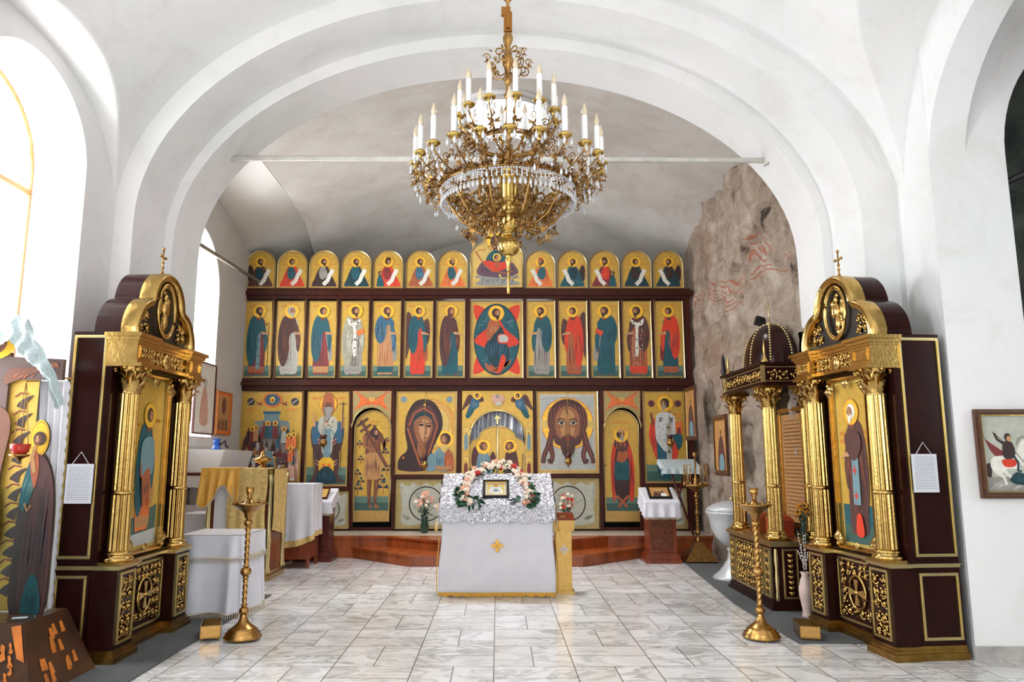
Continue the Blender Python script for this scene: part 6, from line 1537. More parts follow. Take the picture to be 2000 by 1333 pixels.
m = MB(); m.M = RY(.3); m.box(-.07, .05, -.04, .04, -.055, .055); m.build('housing', M_black, t); m = MB(); m.tube([(.0, 0, 0), (.2, 0, .02)], .012, 6); m.build('bracket', M_black, t)
c = at(1413, 720, 10.4); m = MB(); m.lathe([(.0, -.22), (.03, -.2), (.02, -.12), (.045, -.05), (.03, .02), (.025, .12), (.0, .22)], seg=10); m.tube([(0, 0, -.05), (.35, 0, -.05)], .012, 6); tag(m.build('wall_sconce', M_black, None, c), 'dark iron candle bracket on the stone wall left of the domed shrine', 'sconce')

# ------------------------------------------------------------------ right: font, tall candelabrum, cloth lectern
c = at(1440, 1130, 9.58); t = thing('baptismal_font', 'silver painted goblet-shaped font with lid beside the stone wall', 'font', (2.95, 9.55, 0))
m = MB(); m.lathe([(0, .0), (.26, .0), (.27, .03), (.24, .06), (.2, .09), (.14, .16), (.09, .24), (.07, .34), (.09, .38), (.06, .40)], seg=40); m.build('foot', M_silver, t)
m = MB(); m.lathe([(.06, .40), (.12, .43), (.2, .50), (.26, .60), (.285, .72), (.30, .78), (.325, .81), (.33, .83), (.30, .84)], seg=48); m.build('bowl', M_silver, t)
m = MB(); m.lathe([(.315, .84), (.32, .86), (.28, .89), (.2, .93), (.1, .955), (.0, .96)], seg=48); m.build('lid', M_silver, t)
m = MB(); m.ball((0, 0, .985), .028, 12, 8); m.build('knob', M_gold2, t)
XC, YC = 2.92, 11.12
t = thing('candelabrum', 'tall brass candelabrum with tubes round its dish, at the stone wall', 'candelabrum', (XC, YC, 0))
m = MB(); m.add([(-.24, -.2, .03), (.24, -.2, .03), (.24, .2, .03), (-.24, .2, .03), (0.03, .03, .30), (-.03, .03, .30), (-.03, -.03, .30), (.03, -.03, .30)], [(0, 1, 7, 6), (1, 2, 4, 7), (2, 3, 5, 4), (3, 0, 6, 5), (0, 3, 2, 1)], False)
m.lathe([(.03, .28), (.05, .32), (.03, .36)], seg=16); m.build('base', M_bronze, t)
m = MB(); m.grid(lambda u, v: (.02*(1+.2*cos(2*(2*pi*u-v*40)))*cos(2*pi*u), .02*(1+.2*cos(2*(2*pi*u-v*40)))*sin(2*pi*u), lerp(.34, 1.0, v)), 14, 110, True)
for z in (.42, .7, .94): m.ball((0, 0, z), .04, 14, 8)
m.build('pole', M_bronze, t)
m = MB(); m.lathe([(.02, 1.0), (.06, 1.03), (.13, 1.07), (.19, 1.09), (.19, 1.11), (.05, 1.1), (.03, 1.15), (.04, 1.2), (0, 1.2)], seg=32); m.build('dish', M_bronze, t)
for k in range(7):
    a = 2*pi*k/7+.4; m = MB(); m.tube([(.165*cos(a), .165*sin(a), 1.09), (.165*cos(a), .165*sin(a), 1.40)], .011, 8); m.lathe([(.01, 1.09), (.03, 1.12), (.012, 1.15)], (.165*cos(a), .165*sin(a), 0), 10); m.build('candle_tube', M_bronze, t)
m = MB(); m.lathe([(.02, 1.18), (.012, 1.3), (.012, 1.5), (.03, 1.52), (.035, 1.58), (.0, 1.56)], seg=12); m.build('centre_tube', M_bronze, t)
t = thing('folding_lectern', 'dark folding lectern under a white cloth before the last screen icon', 'lectern', (2.86, 11.85, ZP))
m = MB(); m.tube([(-.16, -.1, 0), (.0, .05, .6), (.12, .12, 1.0)], .018, 6); m.tube([(.16, -.1, 0), (.0, .08, .6), (-.12, .12, 1.0)], .018, 6); m.build('legs', M_carved, t)
m = MB(); m.M = T(0, .05, 1.06) @ RX(.35) @ RY(-.12); m.box(-.26, .26, -.16, .18, -.01, .01); m.build('top_board', M_carved, t)
cl = cloth_over('lectern_cloth', 'white lace cloth on the folding lectern before the last screen icon', (2.86, 11.68, ZP), 0, .58, .36, 1.03, 1.15, .10, M_lace, 'white cloths on the small lecterns', None, .016, .6, 50)

# ------------------------------------------------------------------ flowers in vases
def bouquet(label, px, pb, Y, vh, vr, M_v, cols, n, spread, hgt, seed, z=None, petal=.03, cat='flowers'):
    c = at(px, pb, Y); 
    if z is not None: c.z = z
    t = thing('vase_of_flowers', label, cat, c)
    m = MB(); m.lathe([(0, 0), (vr*.7, 0), (vr*.8, .01), (vr, vh*.35), (vr*.7, vh*.75), (vr*.85, vh), (vr*.7, vh), (vr*.55, vh*.75)], seg=20); m.build('vase', M_v, t)
    R = random.Random(seed); lv = MB(); lv.recalc = False; st = MB()
    for i in range(n):
        a = R.uniform(0, 2*pi); r = spread*sqrt(R.random()); h = vh+hgt*R.uniform(.45, 1)-r*.3; p = (r*cos(a), r*sin(a)*.6, h)
        f = MB(); f.recalc = False; flower(f, (0, 0, 0), petal*R.uniform(.8, 1.15), 0, R, 8 if cat == 'sunflowers' else 6, (cos(a)*.3, -1, .6)); 
        if cat != 'sunflowers': f.ball((0, -.004, .004), petal*.35, 7, 5)
        fl = f.build('flower', R.choice(cols), t, p)
        if cat == 'sunflowers': q = MB(); q.ball((0, -.008, .004), (petal*.42, petal*.3, petal*.42), 8, 5); q.build('flower_centre', M_black, fl)
        st.tube([(0, 0, vh*.7), (r*cos(a)*.5, r*sin(a)*.3, (h+vh)*.5), p], .0025, 4)
        for k in range(2): leafm(lv, (p[0]*.7, p[1]*.7, lerp(vh, h, R.random()*.8)), (R.uniform(-1, 1), R.uniform(-1, .4), R.uniform(-.2, .6)), .06, 0, R)
    st.build('stems', M_leaf, t); lv.build('leaves', M_leaf, t, kind='stuff')
    return t
bouquet('pink and cream flowers in a dark green vase under the mother and child icon', 829, 1037, 12.1, .26, .07, M_glass, [M_pfl, M_wfl, M_pfl], 22, .17, .42, 3, ZP+.002, .036)
bouquet('pink and cream flowers in a dark vase behind the donation box', 1108, 1030, 12.1, .22, .06, M_glass, [M_pfl, M_wfl, M_rfl, M_pfl], 18, .12, .40, 5, ZP+.002, .036)

# ------------------------------------------------------------------ domed shrine (right)
D = thing('domed_shrine', 'dark shrine with gilded columns and a beaded dome in the right aisle', 'shrine', (2.73, 8.98, 0), -pi/2)
Wd, Dp = 1.35, .60
m = MB(); m.box(-.03, Wd+.03, -.03, Dp, 0, .05); m.box(-.015, Wd+.015, -.015, Dp, .05, .09); m.build('plinth', M_kiot, D)
m = MB(); m.box(0, Wd, 0, Dp, .09, .64); m.build('body', M_kiot, D)
m = MB(); m.box(-.03, Wd+.03, -.03, Dp, .64, .672); m.box(-.015, Wd+.015, -.015, Dp, .62, .64); m.build('ledge', M_gold2, D)
for (a, b, sd) in ((.04, .20, 51), (.24, Wd-.24, 52), (Wd-.20, Wd-.04, 53)):
    m = MB(); panel_frame(m, a, b, .12, .60, 0, .02, .012); m.build('panel_trim', M_gold2, D)
    m = MB(); scrollwork(m, a+.025, b-.025, .15, .57, sd, .085, 0); m.build('carved_panel', M_gold, D)
m = MB(); m.M = T(Wd, 0, 0) @ RZ(pi/2)
panel_frame(m, .10, .26, .12, .60, 0, .02, .012); m.build('side_trim', M_gold2, D); m = MB(); m.M = T(Wd, 0, 0) @ RZ(pi/2)
for i in range(8): z = .17+i*.052; m.ball((.18, -.01, z), (.022, .012, .02), 8, 5); leaf(m, .18, z, .03, .5, -.008); leaf(m, .18, z, .03, pi-.5, -.008)
m.build('side_carving', M_gold, D)
m = MB(); m.lathe([(.018, .1), (.024, .13), (.016, .2), (.024, .3), (.016, .4), (.024, .5), (.018, .6)], (Wd-.005, .04, 0), 12); m.build('corner_bead', M_gold2, D)
for (cx, cy) in ((.12, .10), (Wd-.12, .10), (Wd-.12, Dp-.1), (.12, Dp-.1)): column(D, (cx, cy), .672, 2.24, .076, 14)
m = MB(); m.box(0, Wd, 0, Dp, 2.24, 2.27); m.box(.02, Wd-.02, .02, Dp, 2.27, 2.45); m.box(-.02, Wd+.02, -.02, Dp, 2.45, 2.48); m.build('canopy_frieze', M_kiot, D)
m = MB(); panel_frame(m, .03, Wd-.03, 2.28, 2.44, .02, .012, .008); m.M = T(Wd-.02, 0, 0) @ RZ(pi/2); panel_frame(m, .03, Dp-.03, 2.28, 2.44, 0, .012, .008); m.M = Matrix.Identity(4); m.box(Wd-.035, Wd+.0, .0, .035, 2.26, 2.46); m.box(0, .035, 0, .035, 2.26, 2.46); m.build('frieze_trim', M_gold2, D)
m = MB(); scrollwork(m, .06, Wd-.06, 2.30, 2.42, 61, .09, .015); m.build('front_frieze_carving', M_gold, D)
m = MB(); m.M = T(Wd-.02, 0, 0) @ RZ(pi/2); scrollwork(m, .08, Dp-.08, 2.30, 2.42, 62, .09, -.002); m.build('side_frieze_carving', M_gold, D)
m = MB(); dc = (Wd/2, .36); dr, dh = (Wd/2-.10, .27), .52
m.grid(lambda u, v: (dc[0]+dr[0]*.82*cos(2*pi*u)*(1-v**2.4)**.5, dc[1]+dr[1]*sin(2*pi*u)*(1-v**2.4)**.5, 2.48+dh*v), 48, 16, True); m.build('dome', M_kiot, D)
for k in range(8):
    a = 2*pi*k/8+.2; m = MB()
    for i in range(17):
        v = min(.999, i/16.5); q = (1-v**2.4)**.5; m.ball((dc[0]+dr[0]*.83*cos(a)*q, dc[1]+dr[1]*1.01*sin(a)*q, 2.48+dh*v), .014, 7, 5)
    m.build('bead_string', M_gold2, D)
m = MB(); m.ball((dc[0], dc[1], 2.48+dh), .03, 10, 6); m.tube([(dc[0], dc[1], 2.98), (dc[0], dc[1], 3.26)], .007, 6); m.tube([(dc[0]-.05, dc[1], 3.18), (dc[0]+.05, dc[1], 3.18)], .006, 6)
m.build('dome_cross', M_gold2, D)
for (cx, cy) in ((.06, .06), (Wd-.06, .06), (Wd-.06, Dp-.08)):
    m = MB(); m.lathe([(.0, 2.48), (.035, 2.48), (.035, 2.50), (.018, 2.53), (.008, 2.58), (.012, 2.62), (.004, 2.7), (0, 2.74)], (cx, cy, 0), 12); m.build('corner_finial', M_cup, D)
m = MB(); m.box(.22, Wd-.22, Dp-.05, Dp-.02, .70, 2.2); m.build('back_board', M_black, D)
m = MB(); panel_frame(m, .35, Wd-.30, .74, 2.05, Dp-.05, .05, .03); m.build('back_frame', M_gold, D)
p = Pic(Wd-.76, 1.18, .006, .0003); p.board(False, 'edge', None, 'tan', 0)
for k in range(26): p.script(8, 92, p.H-14-k*7, 3, 'brown')
p.build('lettered_board', D, (.40, Dp-.062, .80))
for x, M_, lab in ((.38, M_step, 'orange-brown casket inside the domed shrine near its far column'), (.86, mat('red_box', (170, 60, 30), .4), 'red casket inside the domed shrine near its front column')):
    w0 = D.matrix_world; cx = 2.73+.28; cy = 8.98-x
    t = thing('casket', lab, 'box', (cx, cy, .674), -pi/2, 'caskets inside the domed shrine')
    m = MB(); m.box(-.13, .13, -.1, .1, 0, .17); m.build('box', M_, t); m = MB(); m.frus((-.14, .14, -.11, .11), (-.10, .10, -.07, .07), .17, .22); m.build('lid', M_, t)
bouquet('orange sunflowers in a green vase on the ledge of the domed shrine', 1568, 1048, 7.72, .20, .035, M_glass, [M_ofl], 11, .075, .16, 9, .674, .036, 'sunflowers').location.x = 3.10
# floor vase with willow twigs
t = thing('floor_vase', 'slim pinkish floor vase with willow twigs between the right case and shrine', 'vase', (2.93, 7.33, .012))
m = MB(); m.lathe([(0, 0), (.05, 0), (.045, .02), (.04, .06), (.06, .18), (.065, .26), (.045, .34), (.03, .38), (.045, .41), (.035, .41), (.02, .38)], seg=24); m.build('vase', mat('pink_ceramic', (206, 180, 170), .4), t)
m = MB(); R = random.Random(2); b = MB()
for i in range(7):
    a = R.uniform(0, 2*pi); e = (R.uniform(-.24, .05), R.uniform(-.05, .05), R.uniform(.62, .8)); P = [(e[0]*q*q, e[1]*q, lerp(.36, e[2], q)) for q in (0, .3, .6, 1)]; m.tube(P, .003, 4)
    for k in range(9): q = .3+.7*k/9; b.ball((e[0]*q*q+R.uniform(-.008, .008), e[1]*q-.005, lerp(.36, e[2], q)), (.006, .006, .010), 6, 4)
m.build('twigs', M_bronze, t); b.build('catkins', M_cloth, t, kind='stuff')

# ------------------------------------------------------------------ horseman picture
def horseman(p):
    H = p.H; p.rect(0, 0, 100, H, 'sage'); p.rect(0, 0, 100, H*.2, 'grey'); p.fold(5, 95, 4, H*.2, 'lgrey', 12, 1.5, 2)
    p.blob([(40, H*.5), (30, H*.56), (8, H*.68), (4, H*.74), (12, H*.58), (24, H*.46)], 'wine')
    p.blob([(10, H*.38), (4, H*.34), (4, H*.22), (12, H*.20), (14, H*.32)], 'dbrown')
    p.blob([(14, H*.30), (14, H*.42), (28, H*.47), (54, H*.46), (64, H*.58), (74, H*.68), (84, H*.66), (94, H*.56), (88, H*.53), (78, H*.54), (72, H*.42), (74, H*.34), (60, H*.30), (40, H*.30), (28, H*.22)], 'white', 4)
    p.line([(24, H*.36), (22, H*.26), (34, H*.20), (38, H*.10)], lambda t: 9-5*t, 'white'); p.line([(32, H*.34), (40, H*.24), (52, H*.16)], lambda t: 8-5*t, 'white')
    p.line([(66, H*.36), (84, H*.34), (98, H*.38)], lambda t: 7-4*t, 'white'); p.line([(64, H*.34), (78, H*.28), (76, H*.20)], lambda t: 6-3*t, 'lgrey')
    p.blob([(62, H*.6), (72, H*.7), (84, H*.68), (74, H*.73), (64, H*.68)], 'grey')
    p.blob([(34, H*.42), (58, H*.42), (56, H*.34), (38, H*.33)], 'red')
    p.blob([(38, H*.44), (36, H*.58), (42, H*.66), (54, H*.64), (58, H*.52), (54, H*.44)], 'dbrown'); p.line([(54, H*.48), (62, H*.38), (60, H*.28), (66, H*.27)], 4, 'dteal'); p.line([(40, H*.62), (28, H*.68), (24, H*.76)], 4, 'dbrown')
    p.ell(47, H*.71, 6, 7, 'dbrown'); p.ell(49, H*.69, 4, 5, 'lskin'); p.line([(20, H*.78), (60, H*.5), (92, H*.2)], 1, 'dbrown')
    p.blob([(44, H*.16), (56, H*.26), (72, H*.24), (90, H*.26), (99, H*.22), (98, H*.12), (70, H*.10), (54, H*.11)], 'dteal'); p.fold(54, 92, H*.12, H*.22, 'teal', 7, .3, 2)
w = .52; framed('framed_picture', 'painting of a rider on a white horse in a wooden frame', 'picture', (3.99, 5.835, 1.19), (0, 0, 0), w, .685, M_frame, .042, horseman, None, M_gold, .035)

# ------------------------------------------------------------------ left foreground: painted crucifix group
def poly3(name, pts, d, M_, parent, loc=(0, 0, 0)):
    m = MB(); m.prism(pts, 0, d, 'y'); return m.build(name, M_, parent, loc)
t = thing('rock_base', 'painted wooden mound with orange strokes at the foot of the crucifix', 'base', (-3.35, 5.12, 0))
m = MB(); m.frus((-.55, .47, -.25, .50), (-.42, .28, -.10, .40), 0, .44)
m.build('mound', wood_mat('dark_rock_paint', (44, 30, 20), (84, 46, 24), .3, (3, 3, 3)), t)
R = random.Random(12); m = MB(); m.recalc = False
def fr(u, v, off=.009):  # on the sloping front face
    z = .44*v; x0, x1 = lerp(-.55, -.42, v), lerp(.47, .28, v); return (lerp(x0, x1, u), lerp(-.25, -.10, v)-off, z)
for i in range(64):
    u, v = R.uniform(.02, .90), R.uniform(.02, .66); q = R.uniform(.7, 1.3); w = .018*q; h = .17*q; a = R.uniform(-.012, .012)
    m.add([fr(u-w*1.3, v), fr(u+w*.1, v-.02), fr(u+w*1.5, v+.01), fr(u+w*.7+a, v+h*.45), fr(u+w*.95+a, v+h*.8), fr(u+a, v+h), fr(u-w*.8+a, v+h*.85), fr(u-w*.4+a, v+h*.4)], [(0, 1, 2, 3, 4, 5, 6, 7)], False)
m.add([fr(.90, .96), fr(.93, .55), fr(.985, .5), fr(.99, .98)], [(0, 1, 2, 3)], False)
for i in range(14):
    v = R.uniform(.1, .8); y = R.uniform(.1, .8); z = .44*v; x = lerp(.47, .28, v)+.004; yy = lerp(lerp(-.25, -.10, v), lerp(.5, .4, v), y)
    m.add([(x, yy, z), (x, yy+.05, z), (x-.03, yy+.04, z+.07), (x-.03, yy+.01, z+.07)], [(0, 1, 2, 3)], False)
m.build('painted_strokes', mat('paint_rock_orange', (206, 118, 44), .4, 0, .25, 12), t)
m = MB(); m.box(-.045, .045, -.03, .03, 0, .006); o = m.build('paper_slip', M_paper, None, (-3.18, 5.16, .442)); o.rotation_euler = (0, 0, .4); tag(o, 'small folded white paper on top of the painted mound', 'paper')
# cross with the arm of the figure
t = thing('painted_crucifix', 'large painted crucifix at the left edge with a lace towel over its arms', 'crucifix', (-3.66, 5.36, .45))
zb = at(70, 740, 5.36).z-.45; zt = at(70, 697, 5.36).z-.45; xe = at(124, 720, 5.36).x+3.66
poly3('upright', [(-.11, 0), (.11, 0), (.11, zt+.03), (-.11, zt+.03)], .03, mat('cross_brown', (96, 74, 68), .4), t)
poly3('crossbar', [(-.5, zb), (xe, zb-.01), (xe, zt-.02), (-.5, zt+.03)], .034, MATS['cross_brown'], t, (0, -.004, 0))
p = Pic(1., 2., .003, .0004); p.H = 200   # painted figure reaching out an arm (mostly beyond the frame)
def fig(p):
    Z = lambda z: z*100; zz = (zb+zt)/2
    p.blob([(-14, Z(.5)), (-10, Z(.9)), (-14, Z(1.3)), (4, Z(1.42)), (16, Z(1.3)), (12, Z(.9)), (14, Z(.5)), (4, Z(.1)), (-6, Z(.1))], 'dskin'); p.ell(0, Z(zz+.22), 16, 16, 'halo'); p.ell(0, Z(zz+.2), 8, 10, 'dskin')
    p.blob([(8, Z(zz-.12)), (12, Z(zz-.01)), (26, Z(zz+.0)), (34, Z(zz+.01)), (43, Z(zz+.03)), (46, Z(zz+.02)), (43, Z(zz-.0)), (36, Z(zz-.025)), (28, Z(zz-.05)), (16, Z(zz-.10))], 'dskin')
    for k in range(4): p.line([(40, Z(zz+.005+.006*k)), (47-k*.4, Z(zz+.006+.009*k))], 1., 'skin')
    p.fold(12, 30, Z(zz-.09), Z(zz-.03), 'rust', 4, 1.2, 1)
fig(p); p.build('painted_figure', t, (0, -.007, 0))
m = MB(); x0 = .115; x1 = .235; p2 = Pic(.21, zb, .012, .0004); p2.board(False, 'edge', None, 'bg', 0)
for k in range(int((p2.H-70)/62)):
    y = 60+k*62; p2.blob([(30, y), (50, y+22), (86, y+36), (64, y+10), (60, y-14), (44, y-8)], 'dbrown'); p2.line([(22, y+30), (40, y+44), (66, y+40)], 5, 'wine')
p2.build('bird_pattern_strip', t, (.11, .03, -.005))
# small standing mourner, painted cut-out board with thickness
t = thing('painted_mourner', 'painted cut-out of a mourning figure with halo in a dark robe beside the crucifix', 'painted figure', (at(58, 1100, 5.30).x, 5.30, .442))
z1 = at(58, 820, 5.30).z-.442
p = Pic(.30, z1, .02, .0005); H = p.H; p.mb.mi = p.idx('edge')
o = smooth([(14, 0), (8, H*.3), (12, H*.6), (26, H*.74), (40, H*.82), (60, H*.82), (82, H*.72), (94, H*.56), (96, H*.3), (88, 0)], 4)
p.mb.prism([(a*p.k, b*p.k) for a, b in o], 0, .02, 'y'); hc = (46, H*.90, 23, H*.098)
p.mb.prism([((hc[0]+hc[2]*cos(q))*p.k, (hc[1]+hc[3]*sin(q))*p.k) for q in [2*pi*i/30 for i in range(30)]], -.002, .018, 'y')
p.poly(o, 'dbrown'); p.off += .003; p.ell(hc[0], hc[1], hc[2], hc[3], 'halo', 30); p.ring(hc[0], hc[1], 20, 21, 'rust', sy=hc[3]/hc[2])
p.blob([(34, H*.80), (62, H*.80), (84, H*.70), (94, H*.5), (90, 4), (34, 4), (28, H*.3), (34, H*.6)], 'brown', 4)
p.fold(34, 88, 10, H*.74, 'dbrown', 9, .02, 4); p.fold(36, 88, 20, H*.7, 'purple', 5, .02, 2)
p.blob([(14, H*.56), (18, H*.68), (34, H*.80), (46, H*.76), (44, H*.64), (34, H*.56), (24, H*.52)], 'teal', 4); p.fold(18, 42, H*.58, H*.72, 'ground', 4, .2, 3)
p.blob([(30, H*.78), (44, H*.83), (52, H*.74), (46, H*.64), (38, H*.68)], 'rust')
p.blob([(40, 3), (44, H*.12), (58, H*.20), (74, H*.16), (82, 3)], 'teal'); p.fold(46, 76, 6, H*.14, 'dteal', 5, .1, 3)
p.line([(26, H*.56), (34, H*.52), (40, H*.55)], 6, 'tan'); p.line([(42, H*.72), (34, H*.80), (40, H*.87)], lambda t: 10-3*t, 'tan')
head(p, 46, hc[1]-2, 13.5, -1, 'hair', None, halo=False, skin='dskin'); p.build('painted_board', t, (-.15, 0, 0))
# red glass lamp hanging before it
c = at(38, 888, 5.15); t = thing('oil_lamp', 'red glass oil lamp hanging before the mourning figure', 'lamp', c)
m = MB(); m.lathe([(0, -.05), (.012, -.04), (.02, -.03), (.06, -.012), (.065, 0), (.05, .0), (.0, -.01)], seg=20); m.build('brass_holder', M_brass, t)
m = MB(); m.lathe([(.03, -.01), (.055, .02), (.065, .07), (.06, .07), (.0, .0)], seg=20); m.build('red_cup', mat('ruby_glass', (176, 36, 26), .08, 0, .1, 8), t)
m = MB(); R0 = at(38, 745, 5.15).z-c.z
for k in range(3): a = 2*pi*k/3; m.tube([(.06*cos(a), .06*sin(a), .02), (0, 0, R0)], .003, 4)
m.tube([(0, 0, R0), (-.04, .2, R0+.02)], .004, 4); m.build('chain', M_brass, t)
# glass sheet in front of the figures
m = MB(); gx0 = -4.0; gx1 = at(88, 1000, 5.05).x; m.box(gx0, gx1, 5.04, 5.048, .445, at(88, 952, 5.05).z); tag(m.build('glass_sheet', M_clear), 'upright clear glass sheet standing on the painted mound before the figures', 'glass')
# lace towel over the cross arms
m = MB()
def lace_path(px, py, Y): return at(px, py, Y)
L0 = [(-60, 640), (-10, 618), (30, 614), (58, 622), (70, 660), (92, 690), (112, 738), (124, 790)]
L1 = [(-60, 700), (-10, 682), (22, 668), (36, 690), (52, 706), (76, 730), (92, 752), (106, 800)]
def lace(u, v):
    d = u*(len(L0)-1); i = min(len(L0)-2, int(d)); f = d-i
    a = (lerp(L0[i][0], L0[i+1][0], f), lerp(L0[i][1], L0[i+1][1], f)); b = (lerp(L1[i][0], L1[i+1][0], f), lerp(L1[i][1], L1[i+1][1], f))
    A = at(a[0], a[1], 5.30); B = at(b[0], b[1], 5.24); q = A.lerp(B, v); q.y += .012*sin(u*40)+.02*sin(v*9+u*7)
    if v > .95: q.z += .012*abs(sin(u*70))
    return tuple(q)
m.grid(lace, 160, 16); tag(m.build('lace_towel', M_lace), 'white lace towel draped over the arm of the painted crucifix', 'cloth')
# long cream lace curtain hanging beside the figures
m = MB()
def curt(u, v):
    xa, xb = at(72, 745, 5.45), at(134, 745, 5.45); ya = at(66, 1190, 5.45); yb = at(100, 1190, 5.45)
    x = lerp(lerp(xa.x, xb.x, u), lerp(ya.x, yb.x, u), v); z = lerp(xa.z, ya.z, v)
    s = .012*abs(sin(v*60)) if u > .96 else 0
    return (x+s, 5.45+.012*sin(u*26+v*2)+.0*v, z)
m.grid(curt, 60, 140); tag(m.build('lace_curtain', M_cloth), 'long white cloth with scalloped lace edge hanging behind the mourning figure', 'curtain')
m = MB(); a0 = at(66, 742, 5.45); m.tube([(-3.95, 5.45, a0.z+.01), (at(140, 742, 5.45).x, 5.45, a0.z+.01)], .008, 6); tag(m.build('curtain_rod', M_brass), 'thin rod holding the lace-edged cloth by the crucifix', 'rod')

# ------------------------------------------------------------------ chandelier
CX, CY = .078, 5.2
ch = thing('chandelier', 'large bronze and crystal chandelier with two tiers of electric candles', 'chandelier', (CX, CY, 0))
# central stem
m = MB(); m.lathe([(0, 2.82), (.012, 2.83), (.012, 2.88), (.03, 2.92), (.014, 2.935), (.03, 2.95)]+[(.082*cos(a), 3.015+.078*sin(a)) for a in [-pi/2+.42+i*(pi-.84)/12 for i in range(13)]]+[(.03, 3.095), (.036, 3.105), (.03, 3.115)]
  +[(.03, 3.12), (.055, 3.13), (.078, 3.16), (.088, 3.20), (.088, 3.25), (.075, 3.28), (.095, 3.30), (.105, 3.31), (.095, 3.325), (.075, 3.335), (.078, 3.36)], seg=36)
m.build('lower_stem', M_cup, ch)
m = MB(); m.lathe([(.078, 3.36), (.084, 3.37), (.086, 3.53), (.092, 3.54), (.06, 3.55), (.03, 3.56), (.035, 3.60), (.05, 3.62), (.03, 3.64)], seg=60, flute=30, fd=.04); m.build('drum', M_cup, ch)
m = MB(); pr = [(.03, 3.64)]
for z in (3.72, 3.84, 3.95, 4.07, 4.18, 4.30): pr += [(.018, z-.04), (.022, z-.02), (.034, z), (.022, z+.02), (.018, z+.04)]
pr += [(.016, 4.36), (.03, 4.42), (.045, 4.46), (.03, 4.50), (.02, 4.52), (.02, 4.58), (.035, 4.62), (.040, 4.65), (.03, 4.68), (.012, 4.70)]
m.lathe(pr, seg=20); m.build('upper_stem', M_brass, ch)
m = MB(); m.box(-.032, .032, -.012, .012, 4.70, 4.86); m.box(-.05, .02, -.014, .014, 4.83, 4.90); m.box(-.012, .012, -.03, .03, 4.72, 4.84); m.build('hanging_bracket', mat('orange_brass', (160, 108, 52), .35, .9), ch)
m = MB(); m.lathe([(.012, 4.88), (.012, 4.94), (.05, 4.99), (.055, 5.02), (.045, 5.06), (.012, 5.08), (.012, 5.12), (.03, 5.15), (.012, 5.18), (.010, 6.12), (.06, 6.15), (.06, 6.19)], seg=18); m.build('hanging_rod', M_brass, ch)
# pendant cross
m = MB(); m.lathe([(0, 2.66), (.012, 2.665), (.010, 2.70), (.008, 2.82)], seg=10)
for a in range(4):
    q = pi/2*a; m.tube([(0, 0, 2.78), (.045*cos(q), .045*sin(q), 2.775), (.065*cos(q), .065*sin(q), 2.795), (.055*cos(q), .055*sin(q), 2.81)], .005, 5); m.ball((.06*cos(q), .06*sin(q), 2.80), .009, 6, 4)
m.build('pendant', M_cup, ch)

def vspiral(c, r, a0, turns, sg, phi, n=12):
    """spiral in the vertical plane through the axis at azimuth phi; c = (radial, z)"""
    return [((c[0]+r*(1-.8*t)*cos(a0+sg*2*pi*turns*t))*cos(phi), (c[0]+r*(1-.8*t)*cos(a0+sg*2*pi*turns*t))*sin(phi), c[1]+r*(1-.8*t)*sin(a0+sg*2*pi*turns*t)) for t in [i/n for i in range(n+1)]]
def leaf3(m, p, d, s, R):
    p = Vector(p); d = Vector(d).normalized(); n = d.cross(Vector((R.uniform(-1, 1), R.uniform(-1, 1), R.uniform(-1, 1)))).normalized(); b = d.cross(n)
    for k, (a, w) in enumerate(((0, 1.), (.75, .7), (-.75, .7))):
        e = (d*cos(a)+n*sin(a)); f = e.cross(b)
        m.add([p, p+e*s*w*.5+f*s*w*.2+b*s*.06, p+e*s*w, p+e*s*w*.5-f*s*w*.2+b*s*.06], [(0, 1, 2, 3)], True)
# crown of scrolls high on the stem
m = MB(); R = random.Random(3)
for k in range(6):
    ph = 2*pi*k/6+.25
    m.tube([(.02*cos(ph), .02*sin(ph), 4.36), (.06*cos(ph), .06*sin(ph), 4.33), (.10*cos(ph), .10*sin(ph), 4.36)]+vspiral((.125, 4.40), .045, -pi/2, 1.3, 1, ph), .006, 5)
    m.tube([(.03*cos(ph), .03*sin(ph), 4.42)]+vspiral((.07, 4.52), .045, pi, .9, -1, ph), .006, 5)
    m.tube(vspiral((.16, 4.47), .032, 0, 1.2, 1, ph), .005, 5)
    for q in range(5): leaf3(m, ((.09+.03*(q % 3))*cos(ph), (.09+.03*(q % 3))*sin(ph), 4.38+.035*q), (cos(ph), sin(ph), R.uniform(-1, 1)), .05, R)
m.build('scroll_crown', M_bronze, ch)

def ringband(name, r, z, n, leafs, mtl):
    m = MB(); R = random.Random(int(r*100))
    m.tube([(r*cos(2*pi*i/72), r*sin(2*pi*i/72), z) for i in range(72)], .011, 6, True)
    m.tube([(r*cos(2*pi*i/72), r*sin(2*pi*i/72), z+.022) for i in range(72)], .006, 5, True)
    for i in range(leafs):
        a = 2*pi*i/leafs+R.uniform(-.02, .02); p = (r*cos(a), r*sin(a), z+.01)
        leaf3(m, p, (cos(a)*.8, sin(a)*.8, R.uniform(-.6, 1.2)), .055, R)
    return m.build(name, mtl, ch)
ringband('main_ring', .485, 3.44, 0, 130, M_bronze)
ringband('upper_ring', .235, 3.79, 0, 60, M_bronze)
m = MB()
for k in range(8):
    ph = 2*pi*k/8+.2; m.tube([(.06*cos(ph), .06*sin(ph), 3.60), (.2*cos(ph), .2*sin(ph), 3.52), (.485*cos(ph), .485*sin(ph), 3.44)], .008, 5)
for k in range(6):
    ph = 2*pi*k/6; m.tube([(.03*cos(ph), .03*sin(ph), 3.70), (.14*cos(ph), .14*sin(ph), 3.72), (.235*cos(ph), .235*sin(ph), 3.79)], .007, 5)
m.build('spokes', M_bronze, ch)
